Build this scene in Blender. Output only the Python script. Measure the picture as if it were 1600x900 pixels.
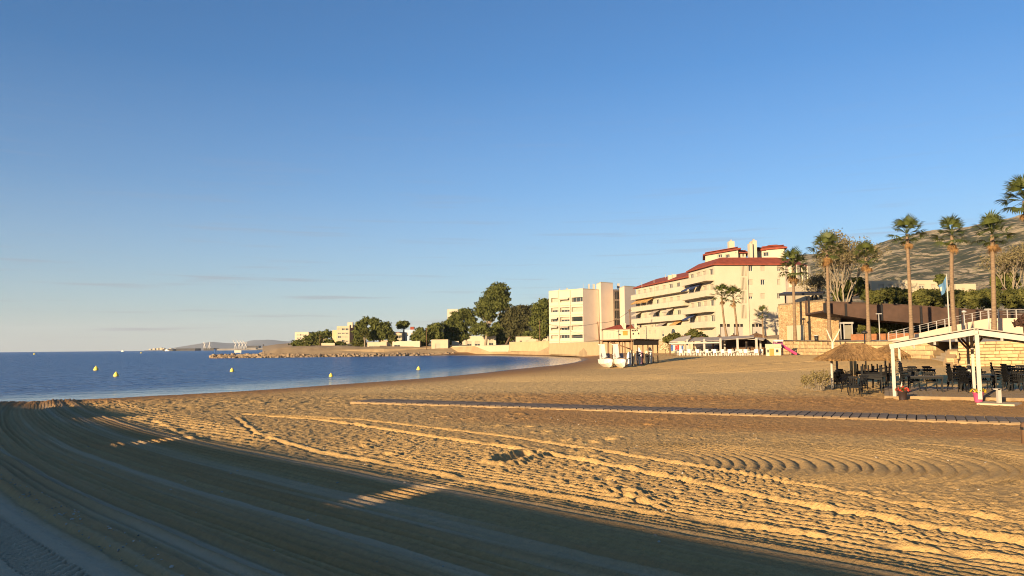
import bpy, bmesh, math, random
import numpy as np
from mathutils import Vector, Matrix
from math import radians as R, sin, cos, pi, sqrt

scene = bpy.context.scene
for o in list(bpy.data.objects):
    bpy.data.objects.remove(o)
C = scene.collection

# ---------------------------------------------------------------- camera
CAMZ, FPX, PLAT = 3.0, 1200.0, 0.6          # eye height above the sea, focal length in photo pixels, level of the dry sand
PITCH, ROLL = math.atan(92.5 / FPX), R(0.54)
cam = bpy.data.cameras.new('camera')
camo = bpy.data.objects.new('camera', cam)
C.objects.link(camo)
cam.sensor_width = 36.0
cam.lens = 36.0 * FPX / 1600.0
cam.clip_start, cam.clip_end = 0.1, 60000.0
CAMM = (Matrix.Translation((0, 0, CAMZ)) @ Matrix.Rotation(R(90) + PITCH, 4, 'X') @ Matrix.Rotation(-ROLL, 4, 'Z'))
camo.matrix_world = CAMM
scene.camera = camo

# ---------------------------------------------------------------- sky, sun, exposure
SUN_AZ, SUN_EL = R(36.0), R(10.0)          # shadows run to the right of the view direction
world = bpy.data.worlds.new('World')
scene.world = world
world.use_nodes = True
wn, wl = world.node_tree.nodes, world.node_tree.links
wn.clear()
w_out = wn.new('ShaderNodeOutputWorld')
w_bg = wn.new('ShaderNodeBackground')
w_bg.inputs['Strength'].default_value = 0.074
sky = wn.new('ShaderNodeTexSky')
sky.sky_type = 'NISHITA'
sky.sun_disc = False
sky.sun_elevation = SUN_EL
sky.sun_rotation = SUN_AZ + pi
sky.altitude = 0
sky.air_density = 1.0
sky.dust_density = 0.15
sky.ozone_density = 5.2
# thin streaks of low stratus all the way round the horizon
tc = wn.new('ShaderNodeTexCoord')
sep = wn.new('ShaderNodeSeparateXYZ')
wl.new(tc.outputs['Generated'], sep.inputs[0])
mp = wn.new('ShaderNodeMapping')
mp.inputs['Scale'].default_value = (4.0, 4.0, 110.0)
wl.new(tc.outputs['Generated'], mp.inputs['Vector'])
cn = wn.new('ShaderNodeTexNoise')
cn.inputs['Scale'].default_value = 1.5
cn.inputs['Detail'].default_value = 5.0
cn.inputs['Roughness'].default_value = 0.55
wl.new(mp.outputs[0], cn.inputs['Vector'])
cr = wn.new('ShaderNodeValToRGB')
cr.color_ramp.elements[0].position, cr.color_ramp.elements[1].position = 0.56, 0.72
wl.new(cn.outputs['Fac'], cr.inputs[0])
band = wn.new('ShaderNodeValToRGB')
be = band.color_ramp.elements
be[0].position, be[0].color = 0.0, (0.9, 0.9, 0.9, 1)
be[1].position, be[1].color = 0.34, (0, 0, 0, 1)
k = be.new(0.045); k.color = (0.62, 0.62, 0.62, 1)
k = be.new(0.10); k.color = (0.42, 0.42, 0.42, 1)
k = be.new(0.20); k.color = (0.15, 0.15, 0.15, 1)
wl.new(sep.outputs['Z'], band.inputs[0])
hz = wn.new('ShaderNodeMath'); hz.operation = 'MULTIPLY_ADD'
hz.inputs[1].default_value, hz.inputs[2].default_value = 0.0, 0.72
wl.new(cr.outputs[0], hz.inputs[0])
mul = wn.new('ShaderNodeMath'); mul.operation = 'MULTIPLY'
wl.new(hz.outputs[0], mul.inputs[0]); wl.new(band.outputs[0], mul.inputs[1])
mixc = wn.new('ShaderNodeMix'); mixc.data_type = 'RGBA'
wl.new(mul.outputs[0], mixc.inputs['Factor'])
tint = wn.new('ShaderNodeMix'); tint.data_type = 'RGBA'; tint.blend_type = 'MULTIPLY'; tint.inputs['Factor'].default_value = 1.0
tint.inputs['B'].default_value = (0.95, 1.0, 1.0, 1)            # white balance of the photograph
wl.new(sky.outputs[0], tint.inputs['A'])
wl.new(tint.outputs['Result'], mixc.inputs['A'])
mixc.inputs['B'].default_value = (3.55, 3.45, 3.3, 1)
strk = wn.new('ShaderNodeMath'); strk.operation = 'MULTIPLY'
wl.new(cr.outputs[0], strk.inputs[0]); wl.new(band.outputs[0], strk.inputs[1])
mixs = wn.new('ShaderNodeMix'); mixs.data_type = 'RGBA'
wl.new(strk.outputs[0], mixs.inputs['Factor']); wl.new(mixc.outputs['Result'], mixs.inputs['A'])
mixs.inputs['B'].default_value = (2.1, 2.1, 2.3, 1)
wl.new(mixs.outputs['Result'], w_bg.inputs['Color'])
wl.new(w_bg.outputs[0], w_out.inputs[0])

sun = bpy.data.lights.new('sun', 'SUN')
sun.energy = 5.0
sun.angle = R(0.55)
sun.color = (1.0, 0.745, 0.445)
suno = bpy.data.objects.new('sun', sun)
C.objects.link(suno)
SUN_DIR = Vector((sin(SUN_AZ) * cos(SUN_EL), cos(SUN_AZ) * cos(SUN_EL), -sin(SUN_EL)))   # travel of the light
suno.rotation_euler = SUN_DIR.to_track_quat('-Z', 'Y').to_euler()
suno.location = (-60, -80, 60)

vs = scene.view_settings
vs.view_transform, vs.look = 'Standard', 'None'
vs.exposure, vs.gamma = 1.25, 1.0
vs.use_curve_mapping = False
scene.cycles.use_denoising = True
scene.cycles.max_bounces = 6
scene.cycles.filter_width = 1.05
scene.cycles.transparent_max_bounces = 8

# ---------------------------------------------------------------- helpers
CR = CAMM.to_3x3()
CO = Vector((0, 0, CAMZ))
def ray(px, py):
    return (CR @ Vector((px - 800.0, 450.0 - py, -FPX))).normalized()
def at(px, py, Y):                       # the point of the place seen there at a distance of Y metres ahead
    d = ray(px, py)
    return CO + d * (Y / d.y)
def gnd(px, py, z):                      # the point of the place seen there on a level surface
    d = ray(px, py)
    return CO + d * ((z - CAMZ) / d.z)

MATS = {}
def nd(m, t, **kw):
    n = m.node_tree.nodes.new(t)
    for k_, v in kw.items():
        n.inputs[k_].default_value = v
    return n
def mat(name, col, rough=0.7, var=0.12, scale=1.5, bump=0.0, bscale=None, metal=0.0, spec=0.4, col2=None, trans=0.0, detail=5.0, stretch=None):
    """procedural surface: base colour broken up by two noises, optional relief"""
    if name in MATS:
        return MATS[name]
    m = bpy.data.materials.new(name)
    m.use_nodes = True
    nt = m.node_tree
    b = nt.nodes['Principled BSDF']
    b.inputs['Roughness'].default_value = rough
    b.inputs['Metallic'].default_value = metal
    b.inputs['Specular IOR Level'].default_value = spec
    tcn = nd(m, 'ShaderNodeTexCoord')
    src = tcn.outputs['Object']
    if stretch:
        mpn = nd(m, 'ShaderNodeMapping', Scale=stretch)
        nt.links.new(src, mpn.inputs['Vector']); src = mpn.outputs[0]
    n1 = nd(m, 'ShaderNodeTexNoise', Scale=scale, Detail=detail, Roughness=0.6)
    nt.links.new(src, n1.inputs['Vector'])
    rp = nd(m, 'ShaderNodeValToRGB')
    c2 = col2 or tuple(min(1, c * (1 + var)) for c in col)
    c1 = tuple(c * (1 - var) for c in col) if col2 is None else col
    rp.color_ramp.elements[0].position, rp.color_ramp.elements[0].color = 0.3, (*c1, 1)
    rp.color_ramp.elements[1].position, rp.color_ramp.elements[1].color = 0.7, (*c2, 1)
    nt.links.new(n1.outputs['Fac'], rp.inputs[0])
    nt.links.new(rp.outputs[0], b.inputs['Base Color'])
    if bump > 0:
        n2 = nd(m, 'ShaderNodeTexNoise', Scale=bscale or scale * 4, Detail=6.0)
        nt.links.new(src, n2.inputs['Vector'])
        bp = nd(m, 'ShaderNodeBump', Strength=0.6, Distance=bump)
        nt.links.new(n2.outputs['Fac'], bp.inputs['Height'])
        nt.links.new(bp.outputs[0], b.inputs['Normal'])
    if trans > 0:
        tr = nd(m, 'ShaderNodeBsdfTranslucent')
        nt.links.new(rp.outputs[0], tr.inputs['Color'])
        mx = nd(m, 'ShaderNodeMixShader', Fac=trans)
        nt.links.new(b.outputs[0], mx.inputs[1]); nt.links.new(tr.outputs[0], mx.inputs[2])
        nt.links.new(mx.outputs[0], nt.nodes['Material Output'].inputs['Surface'])
    MATS[name] = m
    return m

def tag(o, label=None, cat=None, group=None, kind=None):
    if label: o['label'] = label
    if cat: o['category'] = cat
    if group: o['group'] = group
    if kind: o['kind'] = kind
    return o
def thing(name, label, cat, loc=(0, 0, 0), rotz=0.0, group=None):
    o = bpy.data.objects.new(name, None)
    C.objects.link(o)
    o.location = loc
    o.rotation_euler = (0, 0, rotz)
    o.empty_display_size = 0.3
    return tag(o, label, cat, group)
def link(me, name, parent=None, loc=None, rot=None, scale=None):
    o = bpy.data.objects.new(name, me)
    C.objects.link(o)
    if parent: o.parent = parent
    if loc is not None: o.location = loc
    if rot is not None: o.rotation_euler = rot
    if scale is not None: o.scale = scale if hasattr(scale, '__len__') else (scale,) * 3
    return o
def copy_tree(o, parent=None):
    c = o.copy(); C.objects.link(c); c.parent = parent
    for ch in list(o.children):
        copy_tree(ch, c)
    return c

class MB:
    """collects boxes, tubes, sheets; build() links them as ONE mesh object"""
    def __init__(s): s.v, s.f = [], []
    def add(s, vs_, fs):
        n = len(s.v)
        s.v += [tuple(v) for v in vs_]
        s.f += [tuple(i + n for i in f) for f in fs]
        return s
    def box(s, c, d, rz=0.0, M=None):
        x, y, z = d[0] / 2, d[1] / 2, d[2] / 2
        pts = [Vector((a * x, b * y, g * z)) for g in (-1, 1) for a, b in ((-1, -1), (1, -1), (1, 1), (-1, 1))]
        T = Matrix.Translation(Vector(c)) @ (M.to_4x4() if M is not None else Matrix.Rotation(rz, 4, 'Z'))
        return s.add([T @ p for p in pts], [(3, 2, 1, 0), (4, 5, 6, 7), (0, 1, 5, 4), (1, 2, 6, 5), (2, 3, 7, 6), (3, 0, 4, 7)])
    def beam(s, a, b, w, h, up=(0, 0, 1)):
        a, b = Vector(a), Vector(b)
        d = (b - a); L = d.length; d.normalize()
        side = d.cross(Vector(up)); side.normalize()
        u = side.cross(d)
        M = Matrix((side, d, u)).transposed()
        return s.box((a + b) / 2, (w, L, h), M=M)
    def tube(s, pts, rads, n=8, cap=True):
        pts = [Vector(p) for p in pts]
        if not hasattr(rads, '__len__'): rads = [rads] * len(pts)
        vs_, fs = [], []
        for i, p in enumerate(pts):
            t = (pts[min(i + 1, len(pts) - 1)] - pts[max(i - 1, 0)]).normalized()
            ref = Vector((0, 1, 0)) if abs(t.y) < 0.9 else Vector((1, 0, 0))
            a = t.cross(ref).normalized(); b = t.cross(a)
            for k_ in range(n):
                th = 2 * pi * k_ / n
                vs_.append(p + (a * cos(th) + b * sin(th)) * rads[i])
        for i in range(len(pts) - 1):
            for k_ in range(n):
                k2 = (k_ + 1) % n
                fs.append((i * n + k_, i * n + k2, (i + 1) * n + k2, (i + 1) * n + k_))
        if cap:
            fs.append(tuple(range(n - 1, -1, -1)))
            fs.append(tuple((len(pts) - 1) * n + k_ for k_ in range(n)))
        return s.add(vs_, fs)
    def prism(s, poly, z0, z1):
        n = len(poly)
        ar = sum(poly[i][0] * poly[(i + 1) % n][1] - poly[(i + 1) % n][0] * poly[i][1] for i in range(n))
        if ar < 0: poly = poly[::-1]
        vs_ = [(p[0], p[1], z0) for p in poly] + [(p[0], p[1], z1) for p in poly]
        fs = [tuple(range(n - 1, -1, -1)), tuple(range(n, 2 * n))]
        fs += [(i, (i + 1) % n, n + (i + 1) % n, n + i) for i in range(n)]
        return s.add(vs_, fs)
    def lathe(s, prof, c=(0, 0, 0), n=12):
        vs_, fs = [], []
        for r, z in prof:
            for k_ in range(n):
                th = 2 * pi * k_ / n
                vs_.append((c[0] + r * cos(th), c[1] + r * sin(th), c[2] + z))
        for i in range(len(prof) - 1):
            for k_ in range(n):
                k2 = (k_ + 1) % n
                fs.append((i * n + k_, i * n + k2, (i + 1) * n + k2, (i + 1) * n + k_))
        fs.append(tuple(range(n - 1, -1, -1)))
        fs.append(tuple((len(prof) - 1) * n + k_ for k_ in range(n)))
        return s.add(vs_, fs)
    def mesh(s, name, m=None, smooth=False):
        me = bpy.data.meshes.new(name)
        me.from_pydata(s.v, [], s.f)
        if m: me.materials.append(m)
        if smooth: me.polygons.foreach_set('use_smooth', [True] * len(me.polygons))
        me.update()
        return me
    def build(s, name, m, parent=None, smooth=False, world=True):
        """vertices given in world space when world=True (parents here stand unrotated), else in the parent's space"""
        if parent is not None and world:
            l = parent.matrix_basis.translation
            p = parent.parent
            off = Vector(l)
            while p is not None:
                off += p.matrix_basis.translation; p = p.parent
            s.v = [(v[0] - off.x, v[1] - off.y, v[2] - off.z) for v in s.v]
        return link(s.mesh(name, m, smooth), name, parent)
def origin(o):
    """move a lone mesh's origin to the base of its bounding box"""
    vs_ = np.array([v.co[:] for v in o.data.vertices])
    mn, mx = vs_.min(0), vs_.max(0)
    c = Vector(((mn[0] + mx[0]) / 2, (mn[1] + mx[1]) / 2, mn[2]))
    o.data.transform(Matrix.Translation(-c))
    o.location = o.location + c
    return o

def np_noise(x, y, seed=0):
    """value noise, vectorised"""
    xi, yi = np.floor(x).astype(np.int64), np.floor(y).astype(np.int64)
    xf, yf = x - xi, y - yi
    u, v = xf * xf * (3 - 2 * xf), yf * yf * (3 - 2 * yf)
    def h(a, b):
        n = (a * 374761393 + b * 668265263 + seed * 2147483) & 0x7fffffff
        n = ((n ^ (n >> 13)) * 1274126177) & 0x7fffffff
        return ((n ^ (n >> 16)) & 0xffff) / 65535.0
    return (h(xi, yi) * (1 - u) + h(xi + 1, yi) * u) * (1 - v) + (h(xi, yi + 1) * (1 - u) + h(xi + 1, yi + 1) * u) * v
def fbm(x, y, seed=0, oct_=4):
    t, a, s_ = 0, 0.5, 0
    for k_ in range(oct_):
        t = t + a * np_noise(x * 2 ** k_, y * 2 ** k_, seed + k_ * 17); s_ += a; a *= 0.5
    return t / s_
def sstep(a, b, x):
    t = np.clip((x - a) / (b - a), 0, 1)
    return t * t * (3 - 2 * t)
def poly_dist(x, y, pts):
    """distance to a polyline"""
    best = np.full(x.shape, 1e9)
    for (x0, y0), (x1, y1) in zip(pts[:-1], pts[1:]):
        dx, dy = x1 - x0, y1 - y0
        t = np.clip(((x - x0) * dx + (y - y0) * dy) / (dx * dx + dy * dy), 0, 1)
        best = np.minimum(best, np.hypot(x - x0 - t * dx, y - y0 - t * dy))
    return best
def inside(x, y, poly):
    r = np.zeros(x.shape, bool)
    n = len(poly)
    for i in range(n):
        x0, y0 = poly[i]; x1, y1 = poly[(i + 1) % n]
        if y0 == y1: continue
        c = ((y0 > y) != (y1 > y)) & (x < (x1 - x0) * (y - y0) / (y1 - y0) + x0)
        r ^= c
    return r
# ================================================================ the setting: ground, sea, far hills
SHORE_PX = [(0, 632), (100, 627.3), (200, 622), (320, 615.5), (420, 609), (500, 603), (580, 597.5), (640, 593), (700, 588), (750, 583.2), (800, 577.5), (840, 573.5), (875, 570), (900, 566),
            (909, 562.8), (906, 560), (890, 558), (860, 556.8), (820, 556), (780, 555.3), (740, 555), (700, 555.3), (660, 555.6), (600, 556.6), (520, 557.6), (450, 558.6)]
SH = [gnd(px, py, 0.0) for px, py in SHORE_PX]
SH = [(p.x, p.y) for p in SH]
x0, y0 = SH[0]; xe, ye = SH[-1]
# beyond the frame the coast runs on: back past the camera on the near side, out along the headland on the far side
SH = [(-260, -200), (-90, 8), (x0 - 14, y0 - 14.5)] + SH + [(xe - 16, ye + 22), (xe - 14, ye + 90), (xe + 40, ye + 300), (xe + 250, ye + 900)]
LAND = SH + [(6000, 6000), (6000, -3000), (-260, -3000)]
# foot of the promenade wall: px, py, distance
WALL_PX = [(1760, 572, 56), (1600, 571, 60), (1497, 573, 63), (1440, 560, 78), (1300, 555, 92), (1210, 553.5, 110), (1050, 552, 138), (945, 551, 185), (860, 549, 250), (790, 549.5, 290), (700, 550.5, 326), (600, 552, 316), (480, 552.5, 312)]
WP = [at(*w) for w in WALL_PX]
WPL = [(p.x, p.y) for p in WP]

def ground_base(x, y):
    s = poly_dist(x, y, SH)
    s = np.where(inside(x, y, LAND), s, -s)
    z = np.where(s > 0, PLAT * (1 - np.exp(-np.maximum(s, 0) / 7.0)), np.maximum(s * 0.07, -3.0))
    # the sand climbs to the foot of the promenade wall
    best = np.full(x.shape, 1e9); zw = np.zeros(x.shape)
    for a, b in zip(WP[:-1], WP[1:]):
        dx, dy = b.x - a.x, b.y - a.y
        t = np.clip(((x - a.x) * dx + (y - a.y) * dy) / (dx * dx + dy * dy), 0, 1)
        d = np.hypot(x - a.x - t * dx, y - a.y - t * dy)
        zz = a.z + t * (b.z - a.z)
        zw = np.where(d < best, zz, zw); best = np.minimum(best, d)
    k_ = (1 - sstep(0, 30, best)) * sstep(0, 10, s)
    z = z * (1 - k_) + np.maximum(zw, z) * k_
    return z, s
def gz(x, y):
    z, s = ground_base(np.array([float(x)]), np.array([float(y)]))
    return float(z[0])
def on_ground(px, Y):
    p = at(px, 540, Y)
    return Vector((p.x, p.y, gz(p.x, p.y)))

RIDGE1 = [gnd(px, py, PLAT) for px, py in ((400, 647), (470, 650), (560, 655), (680, 668), (800, 683), (950, 705), (1100, 730), (1350, 775), (1600, 818), (1900, 872))]
RIDGE2 = [gnd(px, py, PLAT) for px, py in ((380, 646), (500, 655), (640, 676), (840, 706), (1000, 735), (1200, 778), (1400, 815), (1600, 850), (1900, 905))]
RIDGE3 = [gnd(px, py, PLAT) for px, py in ((372, 652), (405, 678), (500, 706), (620, 727), (800, 765), (1000, 800), (1200, 830), (1400, 858), (1600, 880), (1900, 915))]
RIDGE4 = [gnd(px, py, PLAT) for px, py in ((240, 656), (270, 670), (305, 690))]
RIDGES = [[(p.x, p.y) for p in r] for r in (RIDGE1, RIDGE2, RIDGE3, RIDGE4)]
HOLES = [gnd(px, py, PLAT) for px, py in ((812, 640), (808, 648), (815, 655), (822, 668), (905, 690), (914, 706), (918, 716), (930, 737), (948, 752), (972, 772), (985, 781), (1004, 790),
         (925, 693), (950, 688), (1030, 656), (1010, 664), (960, 684), (780, 712), (790, 720), (555, 665), (585, 690), (565, 698), (600, 712), (690, 652), (735, 655), (775, 667), (850, 676), (880, 690))]
DIG = [gnd(px, py, PLAT) for px, py in ((785, 723), (825, 711))]

def sand(x, y):
    """height of the raked beach and what its sand is like (wet, loose, packed, toned in the shade)"""
    z, s = ground_base(x, y)
    xr, yr = x, y
    x, y = x / 0.857, y / 0.857
    r = np.hypot(x, y)
    near = 1 - sstep(125, 180, r)
    left = np.maximum(0, -x - 7.0)
    u = (x + y) / 1.4142 - 0.012 * left ** 2                         # across the machine's long passes
    vlong = (x - y) / 1.4142
    wob = 0.12 * (fbm(x * 0.5, y * 0.5, 3) - 0.5) * 2
    ud = [poly_dist(xr, yr, rr) for rr in RIDGES]
    d1, d2, d3, d4 = ud
    above1 = u > 15.5
    # which pattern where
    packed = (1 - sstep(3.45, 3.75, u)) * (1 - sstep(2, 8, -y))           # hard sand along the camera's promenade
    m_pass = (1 - sstep(9.6, 10.6, u)) * (1 - packed)                  # long passes, in the building's shade
    m_fine = sstep(8.6, 9.4, u) * (1 - sstep(11.6, 12.6, u)) * sstep(-8, 3, x)
    hpat = np.zeros(x.shape)
    # long passes: flat-topped tracks of the tractor and the finer comb between
    trk = sstep(0.30, 0.70, 0.75 * fbm(u * 1.5 + wob, vlong * 0.02, 15, 4) + 0.25 * (np.sin(2 * pi * (u + wob * 0.5) / 1.9) * 0.5 + 0.5))
    fine = fbm(u * 5.0 + wob, vlong * 0.05, 19, 3)
    comb = np.sin(2 * pi * (u + wob * 0.6) / 0.22)
    comb_amp = 0.026 + 0.026 * sstep(0.45, 0.75, fbm(vlong * 0.05 + 3, u * 1.1, 8))
    comb_amp = comb_amp + 0.022 * sstep(7, 14, -x) * sstep(6.2, 8, u)
    hpat += m_pass * (0.06 * trk + 0.10 * fine + comb_amp * comb)
    edge = np.exp(-((u - 5.05 - wob * 0.5) / 0.13) ** 2) + 0.8 * np.exp(-((u - 4.5 + wob * 0.4) / 0.12) ** 2)
    hpat += 0.07 * edge * (0.6 + 0.6 * fbm(vlong * 0.6, u, 6))
    rough_l = np.exp(-((u - 3.95) / 0.22) ** 2)
    hpat += 0.06 * rough_l * fbm(x * 4, y * 4, 21)
    # fine combing beside the shade edge, nearest the camera on the right
    hpat += m_fine * 0.040 * np.sin(2 * pi * (u + wob) / 0.24) * (0.5 + fbm(vlong * 0.7, u * 2, 9))
    m_mid = sstep(11.2, 12.2, u) * (1 - sstep(15.0, 16.0, u)) * sstep(-7, -3, x)
    hpat += m_mid * 0.026 * np.sin(2 * pi * (u + wob * 1.2) / 0.25) * (0.3 + 1.2 * fbm(vlong * 1.3, u * 2.5, 29))
    # combed field further left, broken up by steps
    m_left = sstep(9.8, 10.4, u) * (1 - sstep(12.4, 13.4, u)) * sstep(6.5, 8.5, -x)
    hpat += m_left * 0.038 * np.sin(2 * pi * (u * 0.93 - vlong * 0.10 + wob * 1.3) / 0.42) * (0.3 + 1.2 * fbm(x * 1.1, y * 1.1, 14))
    # arcs of the turning machine
    yc, rad = 18.9, 4.0
    dy = np.clip(y - yc + 0.10 * (x - 7), -rad * 0.985, rad * 0.985)
    arc = x - np.sqrt(rad * rad - dy * dy) * 1.25
    m_arc = sstep(0.5, 2.5, arc + 2) * (1 - sstep(2.9, 3.8, np.abs(dy))) * (1 - sstep(8, 9, arc)) * (0.75 + 0.4 * sstep(0.3, 0.6, fbm(x * 0.7, y * 0.7, 31)))
    hpat += m_arc * 0.072 * (0.55 + 0.9 * fbm(x * 1.8, y * 1.8, 68)) * (np.abs(np.sin(pi * (arc + wob * 0.5) / (0.27 + 0.05 * fbm(arc * 0.8, y * 0.0, 66)))) - 0.5)
    dxx, dyy = x - 19.0, y - 12.6
    rr2 = np.hypot(dxx, dyy * 1.15)
    m_arc2 = sstep(2.5, 3.5, rr2) * (1 - sstep(9.0, 9.6, rr2)) * sstep(8.2, 9.6, x) * sstep(13.3, 14.3, y)
    hpat += m_arc2 * 0.075 * (0.55 + 0.9 * fbm(x * 1.8, y * 1.8, 69)) * (np.abs(np.sin(pi * (rr2 + wob) / 0.28)) - 0.5)
    # far raked field before the terrace
    m_far = sstep(60, 66, yr) * (1 - sstep(96, 108, yr)) * sstep(9, 14, xr) * (1 - sstep(34, 40, xr)) * (0.5 + 0.8 * sstep(0.35, 0.6, fbm(xr * 0.08, yr * 0.05, 88)))
    rf = np.hypot(xr - 2, (yr - 57) * 0.62)
    hpat += m_far * 0.085 * np.sin(2 * pi * (rf + wob * 2) / 1.5)
    m_far2 = sstep(52, 56, yr) * (1 - sstep(70, 90, yr)) * (1 - sstep(11, 15, xr)) * sstep(-8, 2, xr)
    hpat += m_far2 * 0.05 * np.sin(2 * pi * (yr * 0.9 + xr * 0.25 + wob * 3) / 1.9)
    # ridges thrown up beside the tracks
    nz = 0.70 + 0.8 * fbm(x * 6.0, y * 6.0, 44, 3)
    m_rut = np.zeros(x.shape)
    wig = 0.09 * (fbm(x * 3.0, y * 3.0, 47, 3) - 0.5)
    for rr_, dep, ww, berm in ((RIDGES[0], 0.08, 0.055, 0.050), (RIDGES[1], 0.11, 0.070, 0.065), (RIDGES[2], 0.05, 0.060, 0.050), (RIDGES[3], 0.03, 0.07, 0.06)):
        d_ = poly_dist(xr + wob * 0.4 + wig, yr + wig, rr_)
        g_ = poly_dist(xr + wob * 0.4 + wig + 0.085, yr + wig + 0.085, rr_)
        hpat += nz * (berm * np.exp(-(d_ / ww) ** 2) - dep * np.exp(-(g_ / ww) ** 2))
        m_rut = np.maximum(m_rut, np.exp(-(d_ / 0.16) ** 2))
    # trampled lumps
    m_lump = (1 - 0.93 * np.maximum(m_pass, packed)) * (1 - 0.68 * np.clip(m_arc + m_arc2 + 0.8 * m_fine, 0, 1)) * (1 - 0.7 * m_rut) * sstep(2, 5, s)
    m_lump = m_lump * (1 - 0.9 * sstep(58, 70, y)) * (1 - 0.5 * sstep(44, 50, y))
    warp = fbm(x * 1.7, y * 1.7, 71)
    lump = sstep(0.35, 0.75, fbm(x * 8.5 + warp * 3, y * 8.5 - warp * 3, 51, 2)) * 0.5 + 0.55 * (fbm(x * 16, y * 16, 57, 2) - 0.5)
    lump = lump + sstep(30, 40, y) * 0.9 * (sstep(0.4, 0.7, fbm(x * 3.0, y * 3.0, 53, 2)) - 0.4)
    lump2 = fbm(x * 2.3, y * 2.3, 61, 2) - 0.5
    hpat += m_lump * (0.064 * lump + 0.008 * lump2) * (0.65 + 0.6 * fbm(x * 0.35, y * 0.35, 77))
    hpat += (m_pass * 0.006 + packed * 0.022) * (fbm(x * 5, y * 9, 91, 3) - 0.5) * 2
    hpat += 0.05 * (fbm(x * 0.18, y * 0.18, 12) - 0.5) * (1 - packed)
    for h_ in HOLES:
        rr = np.hypot(xr - h_.x, (yr - h_.y))
        hpat -= 0.10 * np.exp(-(rr / 0.15) ** 2) - 0.045 * np.exp(-((rr - 0.27) / 0.09) ** 2)
    dd = poly_dist(xr, yr, [(p.x, p.y) for p in DIG])
    hpat += -0.16 * np.exp(-(dd / 0.16) ** 2) + 0.09 * np.exp(-((dd - 0.34) / 0.12) ** 2)
    # tyre tread pressed into the packed sand
    for uc in (2.92, 1.2):
        tr_ = (np.abs(u - uc) < 0.30)
        chev = np.sin(2 * pi * (vlong * 1.0 + np.abs(u - uc) * 0.9) / 0.19)
        hpat += packed * np.where(tr_, -0.03 + 0.032 * np.sign(chev) * np.minimum(1, np.abs(chev) * 2), 0)
    hpat += packed * 0.03 * np.exp(-((u - 3.38) / 0.10) ** 2)
    hpat *= near * 0.857
    z2 = z + np.where(s > 0, hpat * sstep(0.3, 4, s), 0)
    wet = 1 - sstep(0.4, 3.2, s)
    brown = np.clip((1 - sstep(5, 17, s)) * (0.75 + 0.5 * fbm(xr * 0.25, yr * 0.25, 34)), 0, 1)
    wet = np.maximum(wet, 0.42 * (1 - sstep(3, 13, s)) * (0.6 + 0.6 * fbm(xr * 0.3, yr * 0.3, 36)))
    strip = sstep(27, 30, y + 0.45 * x - 0) * (1 - sstep(44, 49, y + 0.3 * x)) * sstep(-6, 2, x)
    brown = np.clip(brown + 0.85 * strip * (0.6 + 0.6 * fbm(x * 0.2, y * 0.3, 5)), 0, 1)
    brown = np.clip(brown + m_pass * (0.10 * (1 - trk) + 0.35 * sstep(0.50, 0.66, fine)), 0, 1)
    pale = np.clip(packed + m_pass * (0.12 + 0.30 * trk + 0.60 * sstep(0.40, 0.56, 1 - fine) * sstep(0.2, 0.7, trk)) * (1 - 0.45 * sstep(6, 9.5, u)), 0, 1)  # packed sand, plus streaks and grey tone of the shaded passes put into colour
    fair = sstep(46, 52, y + 0.12 * x) * (1 - sstep(72, 78, y)) * sstep(9, 13, s) + 0.35 * sstep(72, 78, y) * sstep(9, 13, s)
    return z2, wet, brown, pale, np.clip(fair, 0, 1)

def grid_mesh(name, X, Y, Z, m, attrs=None, smooth=True):
    nr, nc = X.shape
    co = np.stack([X, Y, Z], -1).reshape(-1, 3).astype(np.float32)
    me = bpy.data.meshes.new(name)
    me.vertices.add(nr * nc)
    me.vertices.foreach_set('co', co.ravel())
    idx = np.arange(nr * nc).reshape(nr, nc)
    q = np.stack([idx[:-1, :-1], idx[:-1, 1:], idx[1:, 1:], idx[1:, :-1]], -1).reshape(-1, 4)
    nf = len(q)
    me.loops.add(nf * 4)
    me.loops.foreach_set('vertex_index', q.ravel().astype(np.int32))
    me.polygons.add(nf)
    me.polygons.foreach_set('loop_start', np.arange(0, nf * 4, 4, dtype=np.int32))
    me.polygons.foreach_set('loop_total', np.full(nf, 4, dtype=np.int32))
    me.update(calc_edges=True)
    me.polygons.foreach_set('use_smooth', np.full(nf, smooth))
    if attrs is not None:
        ca = me.color_attributes.new('sand_kind', 'FLOAT_COLOR', 'POINT')
        cc = np.ones((nr * nc, 4), np.float32)
        for i, a in enumerate(attrs): cc[:, i] = a.ravel()
        ca.data.foreach_set('color', cc.ravel())
    me.materials.append(m)
    me.update()
    return me

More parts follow.
